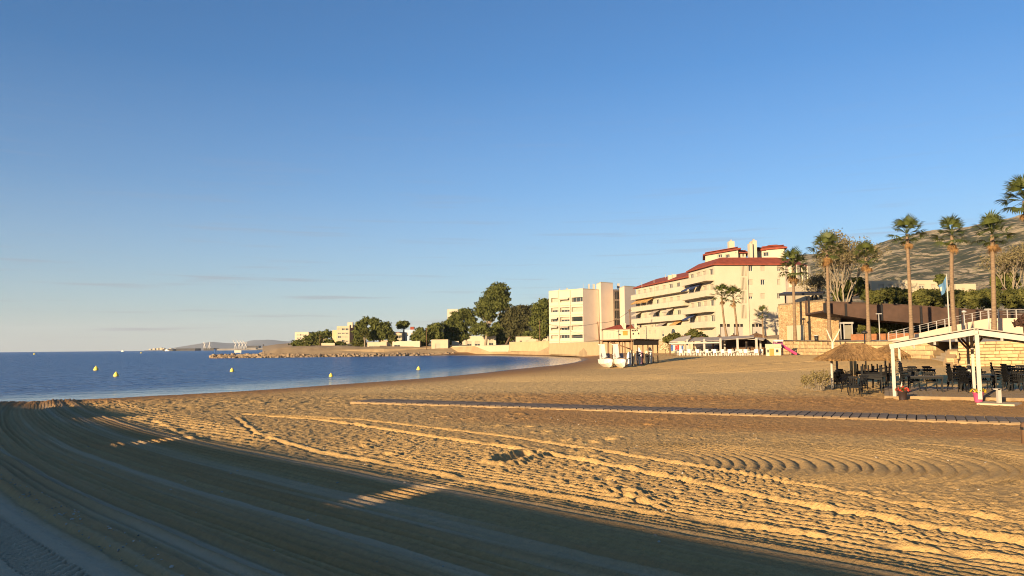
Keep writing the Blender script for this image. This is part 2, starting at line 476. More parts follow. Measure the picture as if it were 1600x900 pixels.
def sand_material():
    m = bpy.data.materials.new('sand')
    m.use_nodes = True
    nt = m.node_tree; L = nt.links
    b = nt.nodes['Principled BSDF']
    tcn = nd(m, 'ShaderNodeTexCoord')
    at_ = nd(m, 'ShaderNodeVertexColor'); at_.layer_name = 'sand_kind'
    sp = nd(m, 'ShaderNodeSeparateColor'); L.new(at_.outputs['Color'], sp.inputs[0])
    n1 = nd(m, 'ShaderNodeTexNoise', Scale=0.35, Detail=6.0, Roughness=0.65); L.new(tcn.outputs['Object'], n1.inputs['Vector'])
    n2 = nd(m, 'ShaderNodeTexNoise', Scale=9.0, Detail=6.0, Roughness=0.7); L.new(tcn.outputs['Object'], n2.inputs['Vector'])
    dry = nd(m, 'ShaderNodeMix'); dry.data_type = 'RGBA'
    dry.inputs['A'].default_value = (0.455, 0.285, 0.108, 1); dry.inputs['B'].default_value = (0.61, 0.40, 0.165, 1)
    L.new(n1.outputs['Fac'], dry.inputs['Factor'])
    gr = nd(m, 'ShaderNodeMix'); gr.data_type = 'RGBA'; gr.blend_type = 'MULTIPLY'; gr.inputs['Factor'].default_value = 0.55
    rp = nd(m, 'ShaderNodeValToRGB'); rp.color_ramp.elements[0].position = 0.25; rp.color_ramp.elements[0].color = (0.45, 0.43, 0.40, 1); rp.color_ramp.elements[1].position = 0.6
    L.new(n2.outputs['Fac'], rp.inputs[0]); L.new(dry.outputs['Result'], gr.inputs['A']); L.new(rp.outputs[0], gr.inputs['B'])
    def mixto(prev, fac, col):
        x_ = nd(m, 'ShaderNodeMix'); x_.data_type = 'RGBA'
        L.new(fac, x_.inputs['Factor']); L.new(prev, x_.inputs['A']); x_.inputs['B'].default_value = (*col, 1)
        return x_.outputs['Result']
    c = mixto(gr.outputs['Result'], at_.outputs['Alpha'], (0.64, 0.42, 0.165))
    c = mixto(c, sp.outputs['Blue'], (0.58, 0.43, 0.275))
    c = mixto(c, sp.outputs['Green'], (0.38, 0.195, 0.065))
    c = mixto(c, sp.outputs['Red'], (0.10, 0.062, 0.035))
    L.new(c, b.inputs['Base Color'])
    mr = nd(m, 'ShaderNodeMapRange'); mr.inputs['To Min'].default_value = 0.95; mr.inputs['To Max'].default_value = 0.35
    L.new(sp.outputs['Red'], mr.inputs['Value']); L.new(mr.outputs[0], b.inputs['Roughness'])
    b.inputs['Specular IOR Level'].default_value = 0.2
    n3 = nd(m, 'ShaderNodeTexNoise', Scale=17.0, Detail=5.0, Roughness=0.7); L.new(tcn.outputs['Object'], n3.inputs['Vector'])
    bp = nd(m, 'ShaderNodeBump', Strength=0.9, Distance=0.06)
    L.new(n3.outputs['Fac'], bp.inputs['Height'])
    n4 = nd(m, 'ShaderNodeTexNoise', Scale=4.5, Detail=3.0); L.new(tcn.outputs['Object'], n4.inputs['Vector'])
    bp2 = nd(m, 'ShaderNodeBump', Strength=0.35, Distance=0.08)
    L.new(n4.outputs['Fac'], bp2.inputs['Height']); L.new(bp.outputs[0], bp2.inputs['Normal'])
    L.new(bp2.outputs[0], b.inputs['Normal'])
    return m
M_SAND = sand_material()

rows = [6.5]
while rows[-1] < 60: rows.append(rows[-1] * 1.0036)
while rows[-1] < 112: rows.append(rows[-1] * 1.006)
while rows[-1] < 900: rows.append(rows[-1] * 1.022)
while rows[-1] < 5200: rows.append(rows[-1] * 1.12)
rows = np.array(rows)
th = np.radians(np.linspace(-47, 47, 1000))
RR, TT = np.meshgrid(rows, th, indexing='ij')
GX, GY = RR * np.sin(TT), RR * np.cos(TT)
Z, wet, brown, pale, fair = sand(GX, GY)
beach = link(grid_mesh('beach', GX, GY, Z, M_SAND, (wet, brown, pale, fair)), 'beach')
tag(beach, kind='structure', label='wide raked sandy beach sweeping round the bay')

# the ground behind and beside the frame
xs = np.linspace(-300, 300, 90); ys = np.linspace(-300, 300, 90)
YY, XX = np.meshgrid(ys, xs, indexing='ij')
zz, ss = ground_base(XX, YY)
zz = zz - 0.35 - 2.0 * ((np.hypot(XX, YY) > 3.5) & (np.abs(np.arctan2(XX, YY)) < R(49)) & (ss > -40))
ones = np.zeros(XX.shape)
back = link(grid_mesh('ground', XX, YY, zz, M_SAND, (ones, ones + 0.1, ones + 0.6, ones)), 'ground')
tag(back, kind='structure', label='sandy ground behind and beside the beach in view')

# sea
def sea_material():
    m = bpy.data.materials.new('sea')
    m.use_nodes = True
    nt = m.node_tree; L = nt.links
    b = nt.nodes['Principled BSDF']
    b.inputs['Base Color'].default_value = (0.012, 0.045, 0.10, 1)
    b.inputs['Roughness'].default_value = 0.06
    b.inputs['IOR'].default_value = 1.333
    tcn = nd(m, 'ShaderNodeTexCoord')
    at_ = nd(m, 'ShaderNodeVertexColor'); at_.layer_name = 'sand_kind'
    sp = nd(m, 'ShaderNodeSeparateColor'); L.new(at_.outputs['Color'], sp.inputs[0])
    def wave(scale, dist, strength, stretch, prev):
        mp_ = nd(m, 'ShaderNodeMapping', Scale=stretch, Rotation=(0, 0, 0.5)); L.new(tcn.outputs['Object'], mp_.inputs['Vector'])
        n = nd(m, 'ShaderNodeTexNoise', Scale=scale, Detail=4.0, Roughness=0.55); L.new(mp_.outputs[0], n.inputs['Vector'])
        bp = nd(m, 'ShaderNodeBump', Distance=dist)
        mm = nd(m, 'ShaderNodeMath'); mm.operation = 'MULTIPLY'; mm.inputs[1].default_value = strength
        L.new(sp.outputs['Red'], mm.inputs[0]); L.new(mm.outputs[0], bp.inputs['Strength'])
        L.new(n.outputs['Fac'], bp.inputs['Height'])
        if prev is not None: L.new(prev, bp.inputs['Normal'])
        return bp.outputs[0]
    w1 = wave(0.22, 3.4, 1.0, (1, 1.6, 1), None)
    w2 = wave(0.9, 1.1, 1.0, (1, 1.4, 1), w1)
    L.new(w2, b.inputs['Normal'])
    rr_ = nd(m, 'ShaderNodeMapRange'); rr_.inputs['To Min'].default_value = 0.10; rr_.inputs['To Max'].default_value = 0.27
    L.new(sp.outputs['Red'], rr_.inputs['Value']); L.new(rr_.outputs[0], b.inputs['Roughness'])
    mixb = nd(m, 'ShaderNodeMix'); mixb.data_type = 'RGBA'
    mixb.inputs['A'].default_value = (0.16, 0.24, 0.26, 1); mixb.inputs['B'].default_value = (0.014, 0.080, 0.26, 1)
    L.new(sp.outputs['Red'], mixb.inputs['Factor']); L.new(mixb.outputs['Result'], b.inputs['Base Color'])
    return m
rows = [30.0]
while rows[-1] < 800: rows.append(rows[-1] * 1.012)
while rows[-1] < 15000: rows.append(rows[-1] * 1.25)
th = np.radians(np.linspace(-100, 60, 320))
RR, TT = np.meshgrid(np.array(rows), th, indexing='ij')
sx, sy = RR * np.sin(TT), RR * np.cos(TT)
sd = poly_dist(sx, sy, SH)
choppy = 0.12 + 0.88 * sstep(1.0, 16, sd)
sea = link(grid_mesh('sea', sx, sy, np.zeros(sx.shape), sea_material(), (choppy, choppy * 0, choppy * 0)), 'sea')
tag(sea, kind='structure', label='calm rippled blue sea in the bay')
# ================================================================ the low flat-roofed building behind the camera whose shade crosses the near sand
M_STUCCO = mat('stucco_cream', (0.62, 0.54, 0.42), 0.9, 0.06, 0.6, 0.01, 30)
e_u, e_v = Vector((0.7071, 0.7071, 0)), Vector((0.7071, -0.7071, 0))       # towards the beach / along the front
S_EDGE = 14.55 * 0.857 / 1.4142                                                    # where the shade ends, measured along e_u
FRONT = -20.0
cosd = (SUN_DIR.x * 0.7071 + SUN_DIR.y * 0.7071)
run = (S_EDGE - FRONT) / cosd
TOP = PLAT + 0.05 + run * -SUN_DIR.z
drift = run * (SUN_DIR.x * 0.7071 - SUN_DIR.y * 0.7071)                    # sideways shift of the shade along the front
def sb(u, v): return e_u * u + e_v * v
bh = thing('beach_house', 'long flat roofed building behind the viewer shading the near sand', 'building', (*sb(FRONT - 5, 0)[:2], 1.0))
ang = -pi / 4
def gap_v(px, py):
    p = gnd(px, py, PLAT); return p.x * 0.7071 - p.y * 0.7071
ga = gap_v(752, 751) - drift
gb = gap_v(297, 687) - drift
gc0, gc1 = gap_v(120, 652) - drift - 6, gap_v(236, 649) - drift
mb = MB()
mb.box(sb(FRONT - 6, 0) + Vector((0, 0, (TOP - 0.3 + 0.6) / 2)), (90, 12, TOP - 0.3 - 0.6), ang)
mb.build('wall', M_STUCCO, bh)
segs = [(-45, gb - 0.3), (gb + 0.3, ga - 0.3), (ga + 0.3, 45)]
for a, b in segs:
    MB().box(sb(FRONT - 0.15, (a + b) / 2) + Vector((0, 0, TOP - 0.1485)), (b - a, 0.3, 0.3), ang).build('parapet', M_STUCCO, bh)
MB().box(sb(FRONT - 0.5, (gc0 + gc1) / 2) + Vector((0, 0, TOP + 0.15)), (gc1 - gc0, 1.6, 0.3), ang).build('roof_tank', M_STUCCO, bh)
# ================================================================ materials
M_WHITE = mat('whitewash', (0.46, 0.395, 0.285), 0.85, 0.05, 0.35, 0.006, 20)
M_CREAM = mat('cream_render', (0.43, 0.36, 0.24), 0.9, 0.07, 0.3, 0.006, 20)
M_WEAKSUN = mat('weak_sun_render', (0.62, 0.51, 0.40), 0.9, 0.05, 0.3, 0.006, 20)  # lighter copy for walls turned from the sun, light put into the colour
M_OCHRE = mat('ochre_render', (0.47, 0.32, 0.17), 0.9, 0.10, 0.4, 0.01, 12)
M_ORANGE = mat('orange_render', (0.50, 0.26, 0.13), 0.9, 0.10, 0.4)
M_TILE = mat('red_roof_tile', (0.22, 0.045, 0.022), 0.85, 0.25, 1.2, 0.05, 6)
M_GLASS = mat('window_glass', (0.035, 0.04, 0.045), 0.12, 0.3, 0.5, spec=0.6)
M_SHUT = mat('shutter_beige', (0.36, 0.31, 0.23), 0.8, 0.08, 2.0)
M_FRAME = mat('window_frame', (0.5, 0.46, 0.38), 0.6, 0.05)
M_AWN_O = mat('awning_orange', (0.50, 0.30, 0.10), 0.9, 0.1)
M_AWN_B = mat('awning_blue', (0.03, 0.05, 0.13), 0.9, 0.1)
M_GREYDOOR = mat('garage_door', (0.34, 0.305, 0.26), 0.7, 0.05)
M_DARK = mat('dark_metal', (0.018, 0.016, 0.015), 0.5, 0.2, 3)
M_STEEL = mat('painted_steel', (0.36, 0.34, 0.31), 0.45, 0.05, 2)
M_CORTEN = mat('weathered_steel', (0.060, 0.032, 0.020), 0.85, 0.3, 0.7, 0.01, 10)
M_WPAINT = mat('white_painted_wood', (0.40, 0.36, 0.295), 0.6, 0.07, 1.2, 0.004, 14)
M_BWOOD = mat('brown_wood', (0.14, 0.075, 0.035), 0.8, 0.3, 2.0, 0.006, 16, stretch=(1, 1, 0.2))
M_YWOOD = mat('peeled_pine_post', (0.46, 0.27, 0.09), 0.75, 0.15, 2.0, 0.006, 14, stretch=(1, 1, 0.15))
M_GWOOD = mat('grey_boardwalk_wood', (0.16, 0.115, 0.078), 1.0, 0.35, 1.3, 0.008, 12, stretch=(1, 1, 1))
M_CONC = mat('pale_concrete', (0.44, 0.345, 0.22), 0.9, 0.1, 1.0, 0.008, 14)
M_EDGE = mat('weathered_edge_beam', (0.25, 0.17, 0.085), 0.9, 0.3, 1.5, 0.01, 10)
M_PAVE = mat('paving', (0.40, 0.335, 0.25), 0.9, 0.12, 0.8, 0.006, 8)
M_DECK = mat('deck_boards', (0.36, 0.26, 0.155), 0.85, 0.22, 0.9, 0.006, 12)
M_BLACK = mat('black_resin', (0.004, 0.004, 0.0045), 0.6, 0.3, 4, spec=0.2)
M_BLACKTOP = mat('black_table_top', (0.009, 0.008, 0.008), 0.5, 0.3, 4, spec=0.2)
M_STRAW = mat('straw_thatch', (0.16, 0.085, 0.03), 0.95, 0.5, 7.0, 0.05, 22, col2=(0.42, 0.25, 0.10), stretch=(1, 1, 0.25))
M_BROWNTHATCH = mat('dark_thatch', (0.10, 0.05, 0.025), 0.95, 0.5, 6.0, 0.05, 20, col2=(0.22, 0.12, 0.06), stretch=(1, 1, 0.3))
M_CANVAS = mat('beige_canvas', (0.50, 0.43, 0.33), 0.9, 0.08, 0.8)
M_CANVAS2 = mat('grey_beige_canvas', (0.36, 0.30, 0.24), 0.9, 0.10, 0.8)
M_PLASTIC_W = mat('white_plastic', (0.62, 0.58, 0.50), 0.45, 0.04)
M_TERRA = mat('dark_clay_pot', (0.035, 0.022, 0.020), 0.5, 0.2)
M_PINKPOT = mat('pink_pot', (0.45, 0.07, 0.16), 0.5, 0.08)
M_RED = mat('red_flowers', (0.55, 0.05, 0.03), 0.8, 0.3, 20, trans=0.2)
M_YEL = mat('yellow_flowers', (0.65, 0.42, 0.02), 0.8, 0.3, 20, trans=0.2)
M_BUOY = mat('yellow_buoy', (0.72, 0.58, 0.10), 0.5, 0.05)
M_PINE = mat('pine_needles', (0.030, 0.042, 0.009), 0.85, 0.5, 0.9, col2=(0.145, 0.15, 0.036), trans=0.15, spec=0.2)
M_BUSH = mat('shrub_leaves', (0.03, 0.04, 0.009), 0.85, 0.5, 1.4, col2=(0.15, 0.14, 0.035), trans=0.2, spec=0.2)
M_PALELEAF = mat('pale_poplar_leaves', (0.12, 0.095, 0.04), 0.85, 0.4, 2.0, col2=(0.27, 0.22, 0.11), trans=0.2, spec=0.2)
M_FROND = mat('palm_fronds', (0.035, 0.05, 0.010), 0.6, 0.5, 1.5, col2=(0.12, 0.135, 0.03), trans=0.22)
M_DEADFROND = mat('dead_palm_fronds', (0.13, 0.07, 0.025), 0.9, 0.3, 3.0, col2=(0.28, 0.15, 0.05), trans=0.1)
M_PTRUNK = mat('palm_trunk', (0.13, 0.085, 0.05), 0.95, 0.3, 2.5, 0.03, 9, stretch=(1, 1, 5), col2=(0.25, 0.17, 0.10))
M_BARK = mat('bark', (0.10, 0.065, 0.04), 0.95, 0.3, 2.0, 0.03, 8)
M_PALEBARK = mat('bleached_bark', (0.25, 0.20, 0.135), 0.85, 0.15, 3.0, 0.01, 10)
M_ROCK = mat('breakwater_rock', (0.25, 0.18, 0.11), 0.95, 0.25, 0.5, 0.1, 2)
M_SANDSTONE = mat('sandstone_block', (0.40, 0.28, 0.14), 0.95, 0.22, 1.1, 0.03, 7)
M_SANDSTONE2 = mat('golden_sandstone_block', (0.48, 0.34, 0.17), 0.95, 0.20, 1.1, 0.03, 7)
M_MORTAR = mat('mortar', (0.22, 0.15, 0.08), 0.95, 0.2, 2.0, 0.02, 10)
M_STUCCO_R = mat('ramp_render', (0.52, 0.39, 0.27), 0.9, 0.05, 0.5, 0.006, 12)
M_SAIL = mat('flag_cloth', (0.10, 0.22, 0.36), 0.8, 0.1, 2, trans=0.25)
M_SLIDE = mat('pink_plastic', (0.60, 0.045, 0.14), 0.4, 0.08)
M_PURPLE = mat('purple_plastic', (0.20, 0.05, 0.13), 0.4, 0.08)
M_GREENP = mat('dark_green_plastic', (0.02, 0.09, 0.06), 0.45, 0.08)
M_ORANGEP = mat('orange_plastic', (0.62, 0.20, 0.03), 0.45, 0.08)
M_CREAMP = mat('cream_plastic', (0.60, 0.50, 0.30), 0.5, 0.06)
M_BLUE = mat('blue_cloth', (0.04, 0.10, 0.28), 0.85, 0.1)
M_REDC = mat('red_cloth', (0.50, 0.03, 0.03), 0.85, 0.1)
M_SKIN = mat('skin', (0.38, 0.22, 0.14), 0.6, 0.05)
M_HULLGREY = mat('grey_hull', (0.20, 0.18, 0.19), 0.5, 0.1)

def stone_facing():
    m = bpy.data.materials.new('rubble_stone_facing')
    m.use_nodes = True
    nt = m.node_tree; L = nt.links; b = nt.nodes['Principled BSDF']
    b.inputs['Roughness'].default_value = 0.95
    tcn = nd(m, 'ShaderNodeTexCoord')
    mp_ = nd(m, 'ShaderNodeMapping', Scale=(1.5, 1.5, 2.6)); L.new(tcn.outputs['Object'], mp_.inputs['Vector'])
    v = nd(m, 'ShaderNodeTexVoronoi', Scale=1.4, Randomness=0.9); L.new(mp_.outputs[0], v.inputs['Vector'])
    v2 = nd(m, 'ShaderNodeTexVoronoi', Scale=1.4, Randomness=0.9); v2.feature = 'DISTANCE_TO_EDGE'; L.new(mp_.outputs[0], v2.inputs['Vector'])
    rp = nd(m, 'ShaderNodeValToRGB'); rp.color_ramp.elements[0].color = (0.30, 0.185, 0.085, 1); rp.color_ramp.elements[1].color = (0.52, 0.37, 0.19, 1)
    L.new(v.outputs['Color'], rp.inputs[0])
    ed = nd(m, 'ShaderNodeValToRGB'); ed.color_ramp.elements[0].position = 0.0; ed.color_ramp.elements[1].position = 0.09
    ed.color_ramp.elements[0].color = (0.55, 0.5, 0.42, 1); L.new(v2.outputs['Distance'], ed.inputs[0])
    mx = nd(m, 'ShaderNodeMix'); mx.data_type = 'RGBA'; mx.blend_type = 'MULTIPLY'; mx.inputs['Factor'].default_value = 1.0
    L.new(rp.outputs[0], mx.inputs['A']); L.new(ed.outputs[0], mx.inputs['B']); L.new(mx.outputs['Result'], b.inputs['Base Color'])
    bp = nd(m, 'ShaderNodeBump', Strength=0.8, Distance=0.06); L.new(v2.outputs['Distance'], bp.inputs['Height']); L.new(bp.outputs[0], b.inputs['Normal'])
    return m
M_RUBBLE = stone_facing()

# ================================================================ shared builders
def V2(p): return Vector((p[0], p[1]))
def on_plane(A, B, px, py):
    """where the view through a point of the photo meets the upright plane A-B: metres along, height"""
    d = ray(px, py)
    ax, ay = B[0] - A[0], B[1] - A[1]
    Lh = math.hypot(ax, ay)
    den = d.x * ay - d.y * ax
    t = (A[0] * ay - A[1] * ax) / den
    p = CO + d * t
    return ((p.x - A[0]) * ax + (p.y - A[1]) * ay) / Lh, p.z
def xy(px, Y):
    p = at(px, 540, Y); return (p.x, p.y)
def wall_sheet(mb, A, B, z0, z1, ops=(), depth=0.22):
    """upright wall from A to B with real openings (u0,u1,z0,z1) and their reveals; outside lies right of A->B"""
    A, B = V2(A), V2(B)
    d = (B - A); Lh = d.length; d = d / Lh
    n = Vector((d.y, -d.x))
    us = sorted({0.0, Lh, *[o[0] for o in ops], *[o[1] for o in ops]})
    zs = sorted({z0, z1, *[o[2] for o in ops], *[o[3] for o in ops]})
    P = lambda u, z, dep=0.0: (A.x + d.x * u - n.x * dep, A.y + d.y * u - n.y * dep, z)
    for u0, u1 in zip(us[:-1], us[1:]):
        for a, b in zip(zs[:-1], zs[1:]):
            cu, cz = (u0 + u1) / 2, (a + b) / 2
            if any(o[0] < cu < o[1] and o[2] < cz < o[3] for o in ops): continue
            mb.add([P(u0, a), P(u1, a), P(u1, b), P(u0, b)], [(0, 1, 2, 3)])
    for u0, u1, a, b in ops:
        for (p, q) in (((u0, a), (u1, a)), ((u1, a), (u1, b)), ((u1, b), (u0, b)), ((u0, b), (u0, a))):
            mb.add([P(*p), P(*q), P(*q, depth), P(*p, depth)], [(3, 2, 1, 0)])
WCACHE = {}
def window(root, A, B, op, depth=0.22, kind='glass', mull=1):
    """window part with its pane (and a half-drawn shutter) set back in an opening"""
    A, B = V2(A), V2(B)
    d = (B - A).normalized(); n = Vector((d.y, -d.x))
    w, h = op[1] - op[0], op[3] - op[2]
    key = (round(w, 2), round(h, 2), kind, mull)
    if key not in WCACHE:
        f = MB(); t = min(0.07, w * 0.08)
        f.box((0, 0, h / 2 - t / 2), (w, 0.06, t)); f.box((0, 0, -h / 2 + t / 2), (w, 0.06, t))
        f.box((-w / 2 + t / 2, 0, 0), (t, 0.06, h - 2 * t)); f.box((w / 2 - t / 2, 0, 0), (t, 0.06, h - 2 * t))
        for k_ in range(mull):
            f.box((-w / 2 + w * (k_ + 1) / (mull + 1), 0, 0), (t, 0.055, h - 2 * t))
        g = MB(); g.add([(-w / 2, 0.03, -h / 2), (w / 2, 0.03, -h / 2), (w / 2, 0.03, h / 2), (-w / 2, 0.03, h / 2)], [(0, 1, 2, 3)])
        s_ = MB()
        if kind == 'half': s_.box((0, -0.05, h * 0.22), (w - 0.01, 0.03, h * 0.55))
        if kind == 'shut': s_.box((0, -0.05, 0), (w - 0.01, 0.03, h - 0.01))
        WCACHE[key] = (f.mesh('window', M_FRAME), g.mesh('pane', M_GLASS), s_.mesh('shutter', M_SHUT) if s_.v else None)
    fm, gm, sm = WCACHE[key]
    u, z = (op[0] + op[1]) / 2, (op[2] + op[3]) / 2
    p = A + d * u - n * (depth - 0.02)
    l = root.location
    o = link(fm, 'window', root, (p.x - l.x, p.y - l.y, z - l.z), (0, 0, math.atan2(d.y, d.x)))
    link(gm, 'pane', o)
    if sm: link(sm, 'shutter', o)
    return o
def facade(root, A, B, z0, z1, ops, m, depth=0.22, kinds=('glass', 'half', 'shut'), mull=1, seed=1):
    rnd = random.Random(seed)
    mb = MB(); wall_sheet(mb, A, B, z0, z1, ops, depth)
    o = mb.build('wall', m, root)
    for op in ops: window(root, A, B, op, depth, rnd.choice(kinds), mull)
    return o
def off(A, B, u, out):
    A, B = V2(A), V2(B); d = (B - A).normalized(); n = Vector((d.y, -d.x))
    p = A + d * u + n * out
    return (p.x, p.y)
def balcony(root, A, B, u0, u1, z, dep=1.3, par=0.95, m=None, solid=True):
    m = m or M_WHITE
    poly = [off(A, B, u0, 0.003), off(A, B, u1, 0.003), off(A, B, u1, dep), off(A, B, u0, dep)]
    b = MB().prism(poly, z - 0.2, z).build('balcony', m, root)
    q = MB()
    def strip(a, c, t=0.1):
        v = (V2(c) - V2(a)).normalized(); nn = Vector((-v.y, v.x)) * t / 2
        q.prism([(a[0] + nn.x, a[1] + nn.y), (c[0] + nn.x, c[1] + nn.y), (c[0] - nn.x, c[1] - nn.y), (a[0] - nn.x, a[1] - nn.y)], z + 0.003, z + par)
    strip(off(A, B, u0 + 0.06, dep - 0.06), off(A, B, u1 - 0.06, dep - 0.06))
    strip(off(A, B, u0 + 0.055, 0.01), off(A, B, u0 + 0.055, dep - 0.12)); strip(off(A, B, u1 - 0.055, 0.01), off(A, B, u1 - 0.055, dep - 0.12))
    q.build('parapet', m, b)
    hr0, hr1 = off(A, B, u0 + 0.06, dep - 0.06), off(A, B, u1 - 0.06, dep - 0.06)
    MB().beam((*hr0, z + par + 0.10), (*hr1, z + par + 0.10), 0.05, 0.05).build('handrail', M_GREYDOOR, b)
    return b
def awning(root, A, B, u0, u1, z, m, out=1.5, drop=0.75):
    p = [off(A, B, u0, 0.05), off(A, B, u1, 0.05), off(A, B, u1, out), off(A, B, u0, out)]
    vs_ = [(*p[0], z), (*p[1], z), (*p[2], z - drop), (*p[3], z - drop), (*p[2], z - drop - 0.2), (*p[3], z - drop - 0.2)]
    up = [(a, b, c + 0.03) for a, b, c in vs_]
    return MB().add(vs_ + up, [(3, 2, 1, 0), (5, 4, 2, 3), (6, 7, 8, 9), (9, 8, 10, 11), (0, 1, 7, 6), (1, 2, 8, 7), (3, 0, 6, 9), (4, 5, 11, 10)]).build('awning', m, root)
def roof_band(root, chain, z, rise=1.4, inset=1.9, over=0.5, m=None, name='roof'):
    """sloping tiled skirt along a chain of wall tops (outside right of the direction of travel)"""
    n = len(chain); outs, ins = [], []
    for i in range(n):
        a, b = V2(chain[max(i - 1, 0)]), V2(chain[min(i + 1, n - 1)])
        ns = []
        for p, q in ((chain[i - 1], chain[i]) if i > 0 else (None, None), (chain[i], chain[i + 1]) if i < n - 1 else (None, None)):
            if p is None: continue
            d = (V2(q) - V2(p)).normalized(); ns.append(Vector((d.y, -d.x)))
        nn = sum(ns, Vector((0, 0)))
        nn = nn / (nn.length ** 2 / len(ns)) if nn.length > 0 else ns[0]
        c = V2(chain[i])
        outs.append(c + nn * over); ins.append(c - nn * inset)
    vs_, fs = [], []
    for o_, i_ in zip(outs, ins):
        vs_ += [(o_.x, o_.y, z - 0.25), (o_.x, o_.y, z), (i_.x, i_.y, z + rise), (i_.x, i_.y, z - 0.25)]
    for k_ in range(n - 1):
        a, b = 4 * k_, 4 * k_ + 4
        fs += [(a, b, b + 1, a + 1), (a + 1, b + 1, b + 2, a + 2), (a + 2, b + 2, b + 3, a + 3), (a + 3, b + 3, b, a)]
    fs += [(0, 1, 2, 3), (4 * n - 1, 4 * n - 2, 4 * n - 3, 4 * n - 4)]
    return MB().add(vs_, fs).build(name, m or M_TILE, root)
def box_building(name, label, cat, A, B, depth, z0, z1, m, ops=(), roof=None, group=None, kinds=('glass', 'half', 'shut'), back=True, mull=1):
    """a block with a facade A-B and a real body behind it"""
    A, B = V2(A), V2(B); d = (B - A).normalized(); n = Vector((d.y, -d.x))
    c = (A + B) / 2 - n * depth / 2
    r = thing(name, label, cat, (c.x, c.y, z0), group=group)
    facade(r, A, B, z0, z1, list(ops), m, kinds=kinds, mull=mull, seed=int(abs(c.x * 7)))
    D, E = A - n * depth, B - n * depth
    mb = MB()
    wall_sheet(mb, B, E, z0, z1); wall_sheet(mb, E, D, z0, z1); wall_sheet(mb, D, A, z0, z1)
    mb.build('side_wall', m, r)
    MB().prism([tuple(A), tuple(B), tuple(E), tuple(D)], z1 + 0.003, z1 + 0.25).build('roof', roof or m, r)
    return r

def leaf_mesh(name, blobs, n, size, seed, m, core=0.72, flat=0.0, shell=0.55):
    """crown: many small leaf clumps spread through a set of lobes, over darker solid hearts"""
    rs = np.random.RandomState(seed)
    vol = np.array([b[3] * b[4] * b[5] for b in blobs]) ** 0.67
    cnt = np.maximum(20, (n * vol / vol.sum()).astype(int))
    cs, nrm = [], []
    for b, c in zip(blobs, cnt):
        d = rs.normal(size=(c, 3)); d /= np.linalg.norm(d, axis=1)[:, None]
        r = shell + (1.08 - shell) * rs.rand(c) ** 0.6
        bump = 1 + 0.22 * np.sin(d[:, 0] * 5 + b[0]) * np.sin(d[:, 1] * 6 + b[1]) + 0.16 * np.sin(d[:, 2] * 8 + b[2])
        p = d * (r * bump)[:, None] * np.array(b[3:6]) + np.array(b[0:3])
        cs.append(p); nrm.append(d)
    cs, nrm = np.concatenate(cs), np.concatenate(nrm)
    N = len(cs)
    a = np.cross(nrm + rs.normal(scale=0.7, size=(N, 3)), rs.normal(size=(N, 3))); a /= np.linalg.norm(a, axis=1)[:, None]
    b2 = np.cross(a, nrm + rs.normal(scale=0.7, size=(N, 3))); b2 /= np.linalg.norm(b2, axis=1)[:, None]
    sz = size * (0.55 + 0.9 * rs.rand(N))[:, None]
    quad = np.stack([cs - a * sz - b2 * sz * 0.35, cs + a * sz * 0.1 - b2 * sz * 0.7, cs + a * sz + b2 * sz * 0.2, cs - a * sz * 0.2 + b2 * sz * 0.7], 1)
    co = quad.reshape(-1, 3)
    faces = np.arange(4 * N).reshape(-1, 4)
    vs_, fs = [co], [faces]
    base = 4 * N
    if core > 0:
        bm = bmesh.new(); bmesh.ops.create_icosphere(bm, subdivisions=2, radius=1)
        iv = np.array([v.co[:] for v in bm.verts]); it = np.array([[v.index for v in f.verts] for f in bm.faces]); bm.free()
        for b in blobs:
            bump = 1 + 0.22 * np.sin(iv[:, 0] * 5 + b[0]) * np.sin(iv[:, 1] * 6 + b[1]) + 0.16 * np.sin(iv[:, 2] * 8 + b[2]) + 0.12 * rs.rand(len(iv))
            vs_.append(iv * bump[:, None] * np.array(b[3:6]) * core + np.array(b[0:3]))
            fs.append(np.concatenate([it, it[:, 2:3]], 1) + base); base += len(iv)
    co = np.concatenate(vs_).astype(np.float32)
    polys = [tuple(f[:3]) if f[2] == f[3] else tuple(f) for f in np.concatenate(fs)]
    me = bpy.data.meshes.new(name)
    me.from_pydata(co.tolist(), [], polys)
    me.materials.append(m)
    return me
